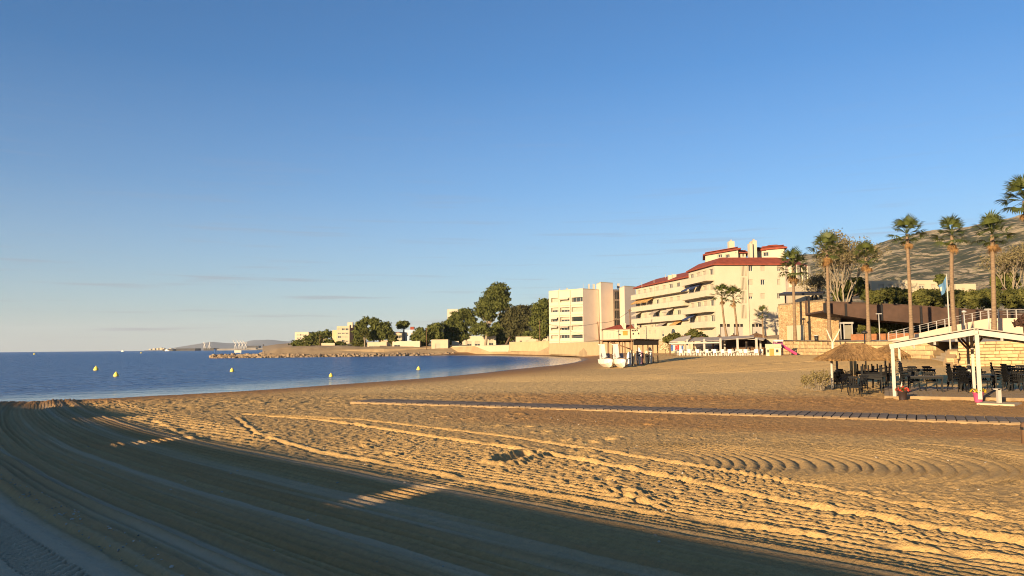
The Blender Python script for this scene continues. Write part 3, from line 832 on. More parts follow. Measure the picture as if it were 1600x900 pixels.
def tree_px(name, label, Y, base, lobes, n=2500, size=None, m=None, trunk_r=0.3, group=None, cat='tree', seed=1, trunk=True, core=0.72, depth_k=0.8, bark=None):
    """a tree standing Y metres away; its lobes are given by where they stand in the photo and get real depth"""
    rnd = random.Random(seed)
    k_ = Y / FPX
    bp = at(base[0], base[1], Y)
    t = thing(name, label, cat, bp, group=group)
    bl = []
    for (px, py, rx, ry) in lobes:
        c = at(px, py, Y)
        dy = rnd.uniform(-0.5, 0.5) * min(rx, ry) * k_
        bl.append((c.x - bp.x, c.y - bp.y + dy, c.z - bp.z, rx * k_, max(rx, ry) * k_ * depth_k, ry * k_))
    size = size or max(0.16, 1.5 * k_)
    link(leaf_mesh('crown', bl, int(n * 1.35), size, seed, m or M_PINE, core), 'crown', t)
    if trunk:
        mb = MB()
        top = max(bl, key=lambda b: b[2])
        cx = sum(b[0] for b in bl) / len(bl); cz = sum(b[2] for b in bl) / len(bl); cy = sum(b[1] for b in bl) / len(bl)
        mid = Vector((cx * 0.6, cy * 0.5, cz * 0.6))
        mb.tube([(0, 0, -0.3), mid * 0.5 + Vector((rnd.uniform(-.2, .2), 0, 0)), mid, (cx, cy, cz)], [trunk_r, trunk_r * 0.8, trunk_r * 0.65, trunk_r * 0.3], 7)
        for b in bl:
            mb.tube([mid * rnd.uniform(0.6, 1.0), (mid + Vector(b[:3])) / 2 + Vector((0, 0, -0.1 * b[5])), b[:3]], [trunk_r * 0.42, trunk_r * 0.3, trunk_r * 0.12], 5)
        mb.build('trunk', bark or M_BARK, t, smooth=True, world=False)
    return t
# ================================================================ mountain, hills, promenade levels
def mountain_material():
    m = bpy.data.materials.new('scrub_and_rock')
    m.use_nodes = True
    nt = m.node_tree; L = nt.links; b = nt.nodes['Principled BSDF']
    b.inputs['Roughness'].default_value = 0.95
    tcn = nd(m, 'ShaderNodeTexCoord')
    mp_ = nd(m, 'ShaderNodeMapping', Scale=(0.014, 0.014, 0.042), Rotation=(0.05, 0.10, 0)); L.new(tcn.outputs['Object'], mp_.inputs['Vector'])
    n1 = nd(m, 'ShaderNodeTexNoise', Scale=1.6, Detail=11.0, Roughness=0.70, Distortion=1.6); L.new(mp_.outputs[0], n1.inputs['Vector'])
    mp2 = nd(m, 'ShaderNodeMapping', Scale=(0.012, 0.012, 0.016)); L.new(tcn.outputs['Object'], mp2.inputs['Vector'])
    n2 = nd(m, 'ShaderNodeTexNoise', Scale=1.0, Detail=8.0, Roughness=0.7); L.new(mp2.outputs[0], n2.inputs['Vector'])
    ad = nd(m, 'ShaderNodeMath'); ad.operation = 'MULTIPLY_ADD'; ad.inputs[1].default_value = 0.45; L.new(n2.outputs['Fac'], ad.inputs[0]); L.new(n1.outputs['Fac'], ad.inputs[2])
    rp = nd(m, 'ShaderNodeValToRGB')
    e = rp.color_ramp.elements
    e[0].position, e[0].color = 0.665, (0.060, 0.070, 0.024, 1)
    e[1].position, e[1].color = 0.785, (0.60, 0.46, 0.29, 1)
    e2 = e.new(0.705); e2.color = (0.105, 0.100, 0.042, 1)
    e3 = e.new(0.735); e3.color = (0.25, 0.19, 0.105, 1)
    L.new(ad.outputs[0], rp.inputs[0])
    n4 = nd(m, 'ShaderNodeTexNoise', Scale=0.16, Detail=5.0, Roughness=0.75); L.new(tcn.outputs['Object'], n4.inputs['Vector'])
    r4 = nd(m, 'ShaderNodeValToRGB'); r4.color_ramp.elements[0].position, r4.color_ramp.elements[0].color = 0.42, (0.42, 0.48, 0.30, 1); r4.color_ramp.elements[1].position = 0.56
    L.new(n4.outputs['Fac'], r4.inputs[0])
    m4 = nd(m, 'ShaderNodeMix'); m4.data_type = 'RGBA'; m4.blend_type = 'MULTIPLY'; m4.inputs['Factor'].default_value = 0.9
    L.new(rp.outputs[0], m4.inputs['A']); L.new(r4.outputs[0], m4.inputs['B']); L.new(m4.outputs['Result'], b.inputs['Base Color'])
    n3 = nd(m, 'ShaderNodeTexNoise', Scale=0.16, Detail=7.0, Roughness=0.7); L.new(tcn.outputs['Object'], n3.inputs['Vector'])
    bp = nd(m, 'ShaderNodeBump', Strength=1.0, Distance=9.0); L.new(n3.outputs['Fac'], bp.inputs['Height']); L.new(bp.outputs[0], b.inputs['Normal'])
    return m
M_MOUNT = mountain_material()
SKYL = [(1180, 425), (1245, 401), (1300, 397), (1364, 389), (1395, 376), (1435, 367), (1480, 362), (1510, 356), (1560, 346), (1600, 338), (1700, 312), (1900, 290), (2400, 270)]
azs = [math.atan2(ray(px, py).x, ray(px, py).y) for px, py in SKYL]
els = [ray(px, py).z / math.hypot(ray(px, py).x, ray(px, py).y) for px, py in SKYL]
th = np.linspace(azs[0] - 0.02, azs[-1], 300)
rr = np.linspace(420, 1900, 170)
RR, TT = np.meshgrid(rr, th, indexing='ij')
mx_, my_ = RR * np.sin(TT), RR * np.cos(TT)
H = np.interp(TT, azs, els) * 1400 * sstep(azs[0] - 0.02, azs[1], TT)
prof = np.clip((RR - 420) / 980, 0, 1) ** 1.25 * (1 - 0.5 * sstep(1400, 1900, RR))
nz = fbm(mx_ / 160, my_ / 160, 5, 5) - 0.5
gul = np.abs(fbm(mx_ / 90, my_ / 260, 9, 4) - 0.5)
mz = CAMZ + 3 + H * prof * (1 + 0.20 * nz * (1 - sstep(1150, 1380, RR)) - 0.30 * gul * (1 - sstep(1150, 1380, RR))) + 7 * (fbm(mx_ / 40, my_ / 40, 3, 4) - 0.5)
mt = link(grid_mesh('mountain', mx_, my_, mz, M_MOUNT), 'mountain')
tag(mt, kind='structure', label='dry scrub covered mountain with bands of pale rock')

def ridge_hill(name, label, pts, Y, m, thick=0.25, rows=26, amp=0.04):
    """a far range: its skyline and a body behind it"""
    a_ = [math.atan2(ray(*p).x, ray(*p).y) for p in pts]; e_ = [ray(*p).z / math.hypot(ray(*p).x, ray(*p).y) for p in pts]
    t_ = np.linspace(a_[0], a_[-1], 120); r_ = np.linspace(Y * (1 - thick), Y * (1 + thick), rows)
    R_, T_ = np.meshgrid(r_, t_, indexing='ij')
    h = np.maximum(np.interp(T_, a_, e_) * Y, -CAMZ) + CAMZ
    f = np.clip(1 - np.abs(R_ - Y) / (Y * thick), 0, 1) ** 0.8
    x_, y_ = R_ * np.sin(T_), R_ * np.cos(T_)
    z_ = h * f * (1 + amp * 4 * (fbm(x_ / (Y * 0.03), y_ / (Y * 0.03), 4) - 0.5)) - 1.0
    o = link(grid_mesh(name, x_, y_, z_, m), name)
    tag(o, kind='structure', label=label); return o
M_FARHILL = mat('far_hill', (0.17, 0.16, 0.14), 0.95, 0.2, 0.002)
M_GREENHILL = mat('wooded_hill', (0.035, 0.042, 0.014), 0.95, 0.35, 0.05, 2.0, 0.3)
ridge_hill('hills', 'faint low hills far across the water', [(225, 547.5), (262, 545), (300, 538.5), (330, 533.5), (352, 535.5), (375, 536), (392, 531.5), (420, 530.5), (450, 533), (480, 531), (520, 530), (600, 534), (700, 538), (760, 543)], 13000, M_FARHILL, 0.12)
ridge_hill('hills', 'green wooded hill behind the pine trees', [(770, 530), (795, 488), (815, 475), (835, 472.5), (850, 474), (880, 478), (960, 470), (1040, 455), (1130, 430), (1190, 424), (1230, 430)], 900, M_GREENHILL, 0.3)

# low land of the harbour far off, and the paved levels above the beach
def strip_mesh(name, rows_, m, label, kind='structure'):
    n = len(rows_[0]); vs_, fs = [], []
    for r in rows_: vs_ += [tuple(p) for p in r]
    for i in range(len(rows_) - 1):
        for j in range(n - 1):
            fs.append((i * n + j, i * n + j + 1, (i + 1) * n + j + 1, (i + 1) * n + j))
    o = MB().add(vs_, fs).build(name, m)
    return tag(o, kind=kind, label=label)
TOP_PX = [533.5, 533.5, 533.5, 532.5, 533, 531, 534, 533.5, 536, 539, 542, 545.5, 547]
TOPZ = [at(w[0], t, w[2]).z for w, t in zip(WALL_PX, TOP_PX)]
def lev(k_, dz):
    ks = [max(k_, 1.022) if i <= 5 and k_ < 1.05 else k_ for i in range(len(WP))]
    return [(p.x * q, p.y * q, z + dz) for p, z, q in zip(WP, TOPZ, ks)]
M_EARTH = mat('dry_earth', (0.25, 0.17, 0.09), 0.95, 0.3, 0.3, 0.05, 2, col2=(0.36, 0.26, 0.14))
strip_mesh('embankment', [[(p.x, p.y, p.z - 1.2) for p in WP[5:]], [(p.x, p.y, p.z - 0.1) for p in WP[5:]], lev(1.0038, -0.021)[5:]], M_EARTH, 'earth bank under the edge of the promenade')
strip_mesh('promenade', [lev(1.004, -0.02), lev(1.16, 0.25)], M_PAVE, 'paved promenade along the top of the beach wall')
strip_mesh('ground', [lev(1.16, 0.25), lev(1.5, 2.0), lev(2.2, 5.0), lev(4.5, 12.0)], M_EARTH, 'rising ground behind the promenade')

# harbour across the water
HY = 4200.0
def far_box(name, label, cat, px0, px1, py0, py1, Y, m, depth, group=None):
    a, b = at(px0, py1, Y), at(px1, py0, Y)
    o = MB().box(((a.x + b.x) / 2, Y + depth / 2, (a.z + b.z) / 2), (b.x - a.x, depth, b.z - a.z)).build(name, m)
    origin(o); return tag(o, label, cat, group)
M_DKQUAY = mat('dark_quay', (0.05, 0.045, 0.04), 0.9, 0.3, 0.02)
M_PALEQ = mat('pale_quay', (0.20, 0.175, 0.145), 0.9, 0.2, 0.02)
q1 = MB()
for i, (px, py, w) in enumerate(((262, 545.2, 16), (290, 544.4, 30), (326, 544.0, 16))):
    a = at(px, py, HY); q1.box((a.x, HY + 40, a.z / 2 - 1), (w * HY / FPX, 80, a.z + 2))
origin(tag(q1.build('harbour_quay', M_DKQUAY), 'long dark harbour quay on the horizon left of the cranes', 'quay'))
origin(tag(MB().box((at(390, 543, HY).x, HY + 60, 4), (110 * HY / FPX, 90, 12)).build('harbour_quay', M_PALEQ), 'pale harbour quay under the row of white cranes', 'quay'))
def crane(px, topx, topy, label):
    b = at(px, 544, HY); k_ = HY / FPX
    t = thing('harbour_crane', label, 'crane', (b.x, HY, 8), group='white harbour cranes across the water')
    h = 11 * k_
    m_ = MB()
    for sx in (-1, 1):
        for sy in (-1, 1):
            m_.beam((sx * 1.6 * k_, sy * 6, 0), (sx * 1.0 * k_, sy * 4, h * 0.45), 1.6, 1.6, (0, 1, 0))
    m_.box((0, 0, h * 0.48), (2.4 * k_, 10, 2.5)); m_.box((0.3 * k_, 0, h * 0.60), (1.2 * k_, 8, 5))
    m_.build('portal', M_STEEL, t, world=False)
    p = at(topx, topy, HY)
    MB().beam((0.4 * k_, 0, h * 0.55), (p.x - b.x, 0, p.z - 8), 3.0, 3.0, (0, 1, 0)).beam((1.0 * k_, 0, h * 0.6), (0.6 * k_, 0, h * 0.95), 2, 2, (0, 1, 0)).beam((0.6 * k_, 0, h * 0.95), ((p.x - b.x) * 0.7, 0, (p.z - 8) * 0.72), 1.2, 1.2, (0, 1, 0)).build('jib', M_STEEL, t, world=False)
crane(368, 364, 531, 'white harbour crane, leftmost of the row of four')
crane(374, 370, 531, 'white harbour crane, second from left in the row of four')
crane(379, 375, 531.5, 'white harbour crane, third from left in the row of four')
crane(384, 379, 532, 'white harbour crane, rightmost of the row of four')
crane(319.5, 318, 534.5, 'white harbour crane, left one of the distant pair')
crane(327, 328, 534.5, 'white harbour crane, right one of the distant pair')
far_box('warehouse', 'long dark harbour shed right of the white cranes', 'warehouse', 386, 404, 540.2, 543.6, HY, M_DKQUAY, 40)
far_box('warehouse', 'low pale harbour shed below the dark shed', 'warehouse', 384, 400, 543.2, 545.2, HY - 60, M_PALEQ, 30)
far_box('harbour_tower', 'small dark tower at the right end of the harbour', 'tower', 410.5, 412, 537.8, 544, HY, M_DKQUAY, 8)
for i, (px, w, h) in enumerate(((234, 3, 1.2), (240, 3.5, 1.8), (246, 3, 2.4), (251, 3.5, 3.0), (255, 3, 2.2), (266, 3, 2.0), (274, 3, 1.4))):
    far_box('seafront_house', '%s tiny pale house from the left on the far shoreline' % ['first', 'second', 'third', 'fourth', 'fifth', 'sixth', 'seventh'][i], 'house', px - w / 2, px + w / 2, 546.2 - h, 547.0, HY + 300, M_CREAM, 20, 'tiny houses on the far shoreline')

# boats and buoys
def boat(px, py, wpx, label, Y):
    p = gnd(px, py, 0.0); k_ = p.y / FPX; L_ = wpx * k_
    t = thing('boat', label, 'boat', (p.x, p.y, 0))
    h = L_ * 0.22
    pr = [(-0.5, 0), (-0.45, 0.13), (0.2, 0.16), (0.5, 0)]
    poly = [(a * L_, b * L_) for a, b in pr] + [(a * L_, -b * L_) for a, b in pr[-2:0:-1]]
    MB().prism(poly, -0.1, h).build('hull', M_PLASTIC_W, t, world=False)
    MB().box((-0.08 * L_, 0, h + 0.09 * L_), (0.4 * L_, 0.2 * L_, 0.18 * L_)).build('cabin', M_PLASTIC_W, t, world=False)
    MB().tube([(-0.02 * L_, 0, h + 0.18 * L_), (-0.02 * L_, 0, h + 0.55 * L_)], 0.012 * L_, 6).build('mast', M_STEEL, t, world=False)
boat(191.5, 549.4, 4.5, 'small white boat far out on the sea', 0)
boat(261, 548.6, 7, 'white motor boat before the far harbour', 0)
def buoy(px, py, s, label):
    p = gnd(px, py, 0.0)
    k_ = p.y / FPX * s
    t = thing('buoy', label, 'buoy', (p.x, p.y, 0), group='yellow swimming zone buoys')
    MB().lathe([(0.25 * k_, -0.3 * k_), (0.5 * k_, -0.05 * k_), (0.52 * k_, 0.18 * k_), (0.4 * k_, 0.5 * k_), (0.2 * k_, 0.78 * k_), (0.1 * k_, 0.9 * k_)], n=14).build('float', M_BUOY, t, True, world=False)
    MB().lathe([(0.11 * k_, 0.88 * k_), (0.11 * k_, 1.0 * k_), (0.03 * k_, 1.02 * k_)], n=8).build('top_ring', M_STEEL, t, world=False)
buoy(150, 578.5, 7, 'yellow buoy nearer the left of the bay, second nearest the left edge')
buoy(181.3, 588, 7.5, 'yellow cone buoy nearest the beach on the left')
buoy(362.5, 580.5, 6, 'yellow buoy right of and nearer than the breakwater tip')
buoy(517, 588.5, 6, 'yellow buoy in the middle of the bay, nearest the sand')
buoy(654, 578, 6, 'yellow buoy nearest the right end of the water')
buoy(53.5, 554, 2.6, 'tiny pale buoy far out at the left edge of the sea')
buoy(220.5, 552, 2.2, 'tiny pale buoy far out left of the breakwater')

# ================================================================ breakwater and headland rocks
def rocks(mb, line, n, s0, s1, hgt, seed, width):
    rnd = random.Random(seed)
    bm = bmesh.new(); bmesh.ops.create_icosphere(bm, subdivisions=1, radius=1)
    iv = [v.co.copy() for v in bm.verts]; it = [tuple(v.index for v in f.verts) for f in bm.faces]; bm.free()
    tot = [0]
    for a, b in zip(line[:-1], line[1:]): tot.append(tot[-1] + (Vector(b) - Vector(a)).length)
    for k_ in range(n):
        t = rnd.random() * tot[-1]
        i = max(j for j in range(len(line) - 1) if tot[j] <= t)
        f = (t - tot[i]) / (tot[i + 1] - tot[i])
        p = Vector(line[i]).lerp(Vector(line[i + 1]), f)
        w = rnd.gauss(0, width * 0.45)
        z = max(0.0, hgt * (1 - abs(w) / width)) * rnd.uniform(0.2, 1)
        s_ = rnd.uniform(s0, s1)
        M = Matrix.Rotation(rnd.uniform(0, 6.3), 3, 'Z') @ Matrix.Rotation(rnd.uniform(-0.6, 0.6), 3, 'X')
        sc = Vector((rnd.uniform(0.8, 1.5), rnd.uniform(0.7, 1.1), rnd.uniform(0.55, 0.9)))
        c = p + Vector((rnd.uniform(-0.3, 0.3), w, z))
        mb.add([c + M @ Vector((v.x * sc.x, v.y * sc.y, v.z * sc.z)) * s_ * rnd.uniform(0.85, 1.15) for v in iv], it)
bw = [gnd(px, py, 0.0) for px, py in ((327, 560), (360, 559.6), (400, 559.2), (450, 558.6))]
br = thing('breakwater', 'rough stone breakwater running out into the bay on the left', 'breakwater', bw[0])
mb = MB(); rocks(mb, [tuple(p + Vector((0, 3, 0))) for p in bw], 520, 0.4, 0.95, 1.3, 3, 3.2)
o = mb.build('rock', M_ROCK, br); o['kind'] = 'stuff'
core = MB()
for a, b in zip(bw[:-1], bw[1:]): core.beam((a.x + 3, a.y + 4, 0.1), (b.x, b.y + 4, 0.2), 5, 2.0)
core.build('core', M_ROCK, br)
hl = [gnd(px, py, 0.0) for px, py in ((450, 558.6), (520, 557.6), (600, 556.6), (660, 555.6), (712, 555))]
hr = thing('rock_revetment', 'row of boulders along the waterline of the headland', 'rocks', hl[0])
mb = MB(); rocks(mb, [tuple(p + Vector((0, 1.5, 0))) for p in hl], 760, 0.3, 0.85, 1.0, 5, 2.2)
o = mb.build('rock', M_ROCK, hr); o['kind'] = 'stuff'
# second line of stones, on the crest behind the breakwater root
bl2 = [at(px, py, 316) for px, py in ((408, 552.5), (440, 551.5), (500, 551), (560, 551))]
hr2 = thing('rock_bank', 'upper bank of pale boulders behind the breakwater root', 'rocks', (bl2[0].x, bl2[0].y, 1))
mb = MB(); rocks(mb, [(p.x, p.y, 1.0) for p in bl2], 300, 0.4, 0.9, 1.0, 8, 2.6)
o = mb.build('rock', M_ROCK, hr2); o['kind'] = 'stuff'
# land of the headland
def headland():
    pts = [(410, 552.5), (432, 545.5), (455, 541.5), (500, 540), (560, 541), (640, 541.5), (720, 541), (800, 541)]
    a_ = [math.atan2(ray(*p).x, ray(*p).y) for p in pts]; e_ = [ray(*p).z / math.hypot(ray(*p).x, ray(*p).y) for p in pts]
    t_ = np.linspace(a_[0], a_[-1], 140); r_ = np.concatenate([np.linspace(306, 334, 22), np.linspace(340, 700, 24)])
    R_, T_ = np.meshgrid(r_, t_, indexing='ij')
    x_, y_ = R_ * np.sin(T_), R_ * np.cos(T_)
    zt = np.interp(T_, a_, e_) * 331 + CAMZ
    f = sstep(309, 332, R_)
    z_ = -1.0 + (zt + 1.0) * f * (1 + 0.25 * (fbm(x_ / 9, y_ / 9, 2) - 0.5) * (1 - sstep(332, 350, R_))) + 0.012 * np.maximum(0, R_ - 334)
    return tag(link(grid_mesh('headland', x_, y_, z_, M_EARTH), 'headland'), kind='structure', label='low ochre earth bank of the headland')
headland()
# board and angler on the breakwater
p = at(371.5, 552.3, bw[1].y + 3)
nb = thing('notice_board', 'small pale notice board on the breakwater crest', 'board', (p.x, p.y, 1.1))
MB().box((0, 0, 1.3), (2.6, 0.1, 0.9)).build('panel', M_WPAINT, nb, world=False)
for sx in (-1, 1): MB().box((sx * 0.9, 0.06, 0.55), (0.1, 0.1, 1.1)).build('post', M_STEEL, nb, world=False)
def person(name, label, loc, rz, shirt, group=None):
    t = thing(name, label, 'person', loc, rz, group)
    me = bpy.data.meshes.new('body')
    J = [(0, 0, 0.95), (0, 0.01, 1.25), (0, 0, 1.45), (0, -0.01, 1.55), (0, -0.02, 1.68), (0.2, 0, 1.42), (0.27, 0.02, 1.14), (0.27, -0.08, 0.9), (-0.2, 0, 1.42), (-0.27, 0.02, 1.14), (-0.25, -0.12, 0.92),
         (0.1, 0, 0.9), (0.12, -0.02, 0.48), (0.12, 0.03, 0.08), (0.13, -0.12, 0.03), (-0.1, 0, 0.9), (-0.12, 0.02, 0.48), (-0.12, 0.06, 0.08), (-0.13, -0.08, 0.03)]
    E = [(0, 1), (1, 2), (2, 3), (3, 4), (2, 5), (5, 6), (6, 7), (2, 8), (8, 9), (9, 10), (0, 11), (11, 12), (12, 13), (13, 14), (0, 15), (15, 16), (16, 17), (17, 18)]
    rad = [.15, .15, .13, .055, .105, .07, .05, .04, .07, .05, .04, .10, .07, .05, .04, .10, .07, .05, .04]
    me.from_pydata(J, E, [])
    me.materials.append(shirt)
    o = link(me, 'body', t)
    md = o.modifiers.new('skin', 'SKIN'); o.modifiers.new('sub', 'SUBSURF').levels = 1
    for v, r_ in zip(me.skin_vertices[0].data, rad): v.radius = (r_, r_)
    me.skin_vertices[0].data[0].use_root = True
    MB().lathe([(0.03, -0.1), (0.085, -0.03), (0.09, 0.04), (0.06, 0.1), (0.02, 0.12)], (0, -0.01, 1.72), 10).build('hair', M_BARK, t, True, world=False)
    return t
p = at(333, 556, bw[0].y + 3)
person('person', 'person in blue standing at the tip of the breakwater', (p.x + 0.6, p.y, 1.75), 2.6, M_BLUE)
# ================================================================ houses of the headland
def px_block(name, label, cat, pxl, pxr, py0, py1, Y, m, depth=10, ops_px=(), roof=None, skew=0.0, kinds=('glass', 'half', 'shut'), mull=1):
    A, B = xy(pxl, Y), xy(pxr, Y + skew)
    z0, z1 = at(pxl, py1, Y).z, at(pxl, py0, Y).z
    ops = []
    for (a, b, c, d) in ops_px:                                 # window edges as seen: left, right, top, bottom
        u0, zt = on_plane(A, B, a, c); u1, zb = on_plane(A, B, b, d)
        ops.append((u0, u1, zb, zt))
    return box_building(name, label, cat, A, B, depth, z0, z1, m, ops, roof, kinds=kinds, mull=mull)
w1 = [(464 + 4.4 * i, 466.6 + 4.4 * i, y, y + 2.6) for i in range(4) for y in (522, 527)]
px_block('white_apartment_block', 'small white apartment block at the far left of the headland', 'building', 460.5, 482, 519.5, 536, 416, M_WHITE, 16, w1)
ob = px_block('orange_apartment_block', 'cream and orange apartment block with balconies beside the pines', 'building', 526, 546, 510.5, 537, 360, M_CREAM, 12,
         [(528 + 6 * i, 532.5 + 6 * i, y, y + 3.2) for i in range(3) for y in (513, 519, 525, 531)])
A, B = xy(546, 360), xy(556, 365)
z0, z1 = at(546, 537, 360).z, at(546, 509, 360).z
mb = MB(); wall_sheet(mb, A, B, z0, z1); wall_sheet(mb, B, (B[0] - 4, B[1] + 12), z0, z1); mb.build('orange_wall', M_ORANGE, ob)
MB().prism([A, B, (B[0] - 3, B[1] + 7), (A[0], A[1] + 7)], z1, z1 + 0.4).build('roof_slab', M_ORANGE, ob)
A, B = xy(519, 365), xy(526, 360)
mb = MB(); wall_sheet(mb, A, B, z0, at(519, 516, 365).z); mb.build('side_wing', M_OCHRE, ob)
for py in (516.6, 522.6, 528.6):
    a = at(526, py, 360); b = at(546, py, 360)
    MB().box(((a.x + b.x) / 2, 479.3, a.z - 0.4), (b.x - a.x, 1.4, 0.8)).build('balcony', M_OCHRE, ob)
MB().box((at(547, 506, 361).x, 362, at(547, 508, 361).z), (2.4, 2.4, 2.6)).build('roof_tank', M_WHITE, ob)
px_block('garden_wall', 'low cream wall left of the leaning tree on the headland', 'wall', 502, 523, 537, 543, 333, M_CREAM, 0.5)
px_block('garden_wall', 'low pale wall below the white apartment block', 'wall', 484, 512, 530, 533.5, 374, M_CREAM, 0.5)
hs = px_block('villa', 'single storey white villa with a glazed porch below the tall pines', 'house', 574, 604, 535.5, 547, 329, M_CREAM, 9,
         [(577, 590, 541, 546), (593.5, 603, 540, 546)], kinds=('glass',), mull=3)
px_block('villa', 'white villa with a dark arched entrance right of the porch villa', 'house', 613, 656, 534, 546.5, 326, M_WHITE, 10,
         [(616, 625, 539, 546), (638, 646, 541.5, 545.5)], kinds=('glass',))
px_block('villa', 'cream villa half hidden behind the pine crowns', 'house', 614, 632, 520, 536, 352, M_CREAM, 9, [(620, 625, 524, 529)], roof=M_TILE)
px_block('blue_house', 'pale blue house with a red roof turret behind the pines', 'house', 632, 650, 516, 534, 374, mat('pale_blue_render', (0.34, 0.42, 0.50), 0.9), 9,
         [(634, 638, 520, 525), (642, 646, 520, 525)])
px_block('roof_turret', 'small red tiled turret on top of the pale blue house', 'turret', 641, 647, 511.5, 516, 376, M_TILE, 2.5)
px_block('boathouse', 'small cream boathouse with an orange door by the far sand', 'house', 674, 700, 531.5, 546, 324, M_CREAM, 8, [(680, 688, 537, 545)], kinds=('shut',))
px_block('white_apartment_block', 'white upper storeys showing behind the dense pines', 'building', 699, 716, 484, 530, 420, M_WHITE, 12, [(702, 706, 487, 491), (709, 713, 487, 491)])
px_block('pale_house', 'pale flat roofed house just visible above the dark pines', 'house', 680, 692, 507, 530, 338, M_WHITE, 8)
px_block('beach_house', 'white beach house glimpsed under the big pine trunks', 'house', 722, 775, 526, 545, 343, M_WHITE, 9, [(730, 737, 533, 541), (742, 750, 533, 541), (764, 771, 531, 540)], kinds=('half', 'shut'))
px_block('beach_house', 'low cream house left of the white five storey block', 'house', 806, 857, 527, 545, 292, M_CREAM, 9, [(812, 816, 532, 538), (822, 826, 532, 538), (838, 843, 532, 538), (848, 853, 532, 538)], kinds=('half', 'glass'))
px_block('beach_wall', 'long white wall below the big pine facing the far sand', 'wall', 705, 795, 541.5, 549.5, 327, M_CREAM, 0.5, skew=-40)
px_block('gate_pier', 'cream gate pier at the left end of the white beach wall', 'wall', 706, 717, 534, 549, 331, M_CREAM, 1.0)
px_block('beach_wall', 'orange boundary wall left of the white five storey block', 'wall', 796, 857, 535.5, 549, 284, M_OCHRE, 0.5, skew=-32)

# ================================================================ five storey block with the bare side walls (left of the red roofed building)
Cc, Lc = xy(912, 240), xy(858.5, 250)
zb = at(912, 547, 240).z - 0.6
zt = at(912, 452, 240).z
ab = thing('apartment_building', 'pale five storey apartment block with bare side walls', 'building', (*Cc, zb))
ops = []
rowsy = [(464.5, 470.5), (479.5, 486), (494.5, 501), (508, 514.5), (522.5, 527.5)]
bays = [(861, 872.5), (875, 890), (893, 910.5)]
for (t_, b_) in rowsy:
    for (l_, r_) in bays:
        u0, z_t = on_plane(Lc, Cc, l_, t_ + (912 - l_) * 0.03); u1, z_b = on_plane(Lc, Cc, r_, b_ + (912 - l_) * 0.03)
        ops.append((u0, u1, z_b, z_t))
mb = MB(); wall_sheet(mb, Lc, Cc, zb, zt, ops, 0.9); mb.build('wall', M_WHITE, ab)
rnd = random.Random(4)
for op in ops:
    if rnd.random() < 0.85:
        u0, u1 = op[0], op[1]; w_ = u1 - u0
        nsp = 3
        window(ab, Lc, Cc, (u0, u1, op[2], op[3]), 0.75, rnd.choice(['shut', 'half', 'glass', 'shut', 'shut', 'half']), 2)
    if rnd.random() < 0.45:
        awning(ab, Lc, Cc, op[0] + 0.1, op[1] - 0.1, op[3] - 0.02, M_CANVAS, 0.7, 0.45)
ul = (V2(Cc) - V2(Lc)).length
for px in (873.7, 891.5):                                       # upright piers between the bays
    u, _ = on_plane(Lc, Cc, px, 500)
    MB().prism([off(Lc, Cc, u - 0.12, 0.0), off(Lc, Cc, u + 0.12, 0.0), off(Lc, Cc, u + 0.12, 0.25), off(Lc, Cc, u - 0.12, 0.25)], zb, zt).build('pier', M_WHITE, ab)
for i, (t_, b_) in enumerate(rowsy):
    _, z_ = on_plane(Lc, Cc, 900, b_ + 5.5)
    MB().prism([off(Lc, Cc, 0.2, 0.002), off(Lc, Cc, ul - 0.2, 0.002), off(Lc, Cc, ul - 0.2, 0.16), off(Lc, Cc, 0.2, 0.16)], z_ - 0.1, z_ + 0.1).build('string_course', M_CREAM, ab)
R1 = xy(937, 245)
mb = MB(); wall_sheet(mb, Cc, R1, zb, zt); wall_sheet(mb, R1, (R1[0] - 4, R1[1] + 12), zb, zt); wall_sheet(mb, (Lc[0] + 6, Lc[1] + 14), Lc, zb, zt); mb.build('side_wall', M_WEAKSUN, ab)
MB().prism([Lc, Cc, R1, (R1[0] - 4, R1[1] + 12), (Lc[0] + 6, Lc[1] + 14)], zt + 0.003, zt + 0.3).build('roof', M_CREAM, ab)
B0, B1, B2 = xy(933.5, 250), xy(940.5, 242), xy(959.5, 246)
zt2 = at(941, 441.5, 242).z
mb = MB(); wall_sheet(mb, B1, B2, zb, zt2); wall_sheet(mb, B2, (B2[0] - 1, B2[1] + 12), zb, zt2); wall_sheet(mb, B0, B1, zb, zt2); wall_sheet(mb, (B0[0] + 3, B0[1] + 10), B0, zb, zt2); mb.build('tower_wall', M_WEAKSUN, ab)
MB().prism([B0, B1, B2, (B2[0] - 1, B2[1] + 12), (B0[0] + 3, B0[1] + 10)], zt2 + 0.003, zt2 + 0.25).build('tower_roof', M_CREAM, ab)
D1, D0, D2 = xy(977.5, 239), xy(969.5, 248), xy(995, 243)
zt3 = at(978, 447.5, 239).z
mb = MB(); wall_sheet(mb, D0, D1, zb, zt3); wall_sheet(mb, D1, D2, zb, zt3); wall_sheet(mb, D2, (D2[0] - 1, D2[1] + 14), zb, zt3); wall_sheet(mb, (D0[0] + 1, D0[1] + 8), D0, zb, zt3); mb.build('side_wall', M_WEAKSUN, ab)
MB().prism([D0, D1, D2, (D2[0] - 1, D2[1] + 14), (D0[0] + 1, D0[1] + 8)], zt3 + 0.003, zt3 + 0.25).build('roof', M_CREAM, ab)
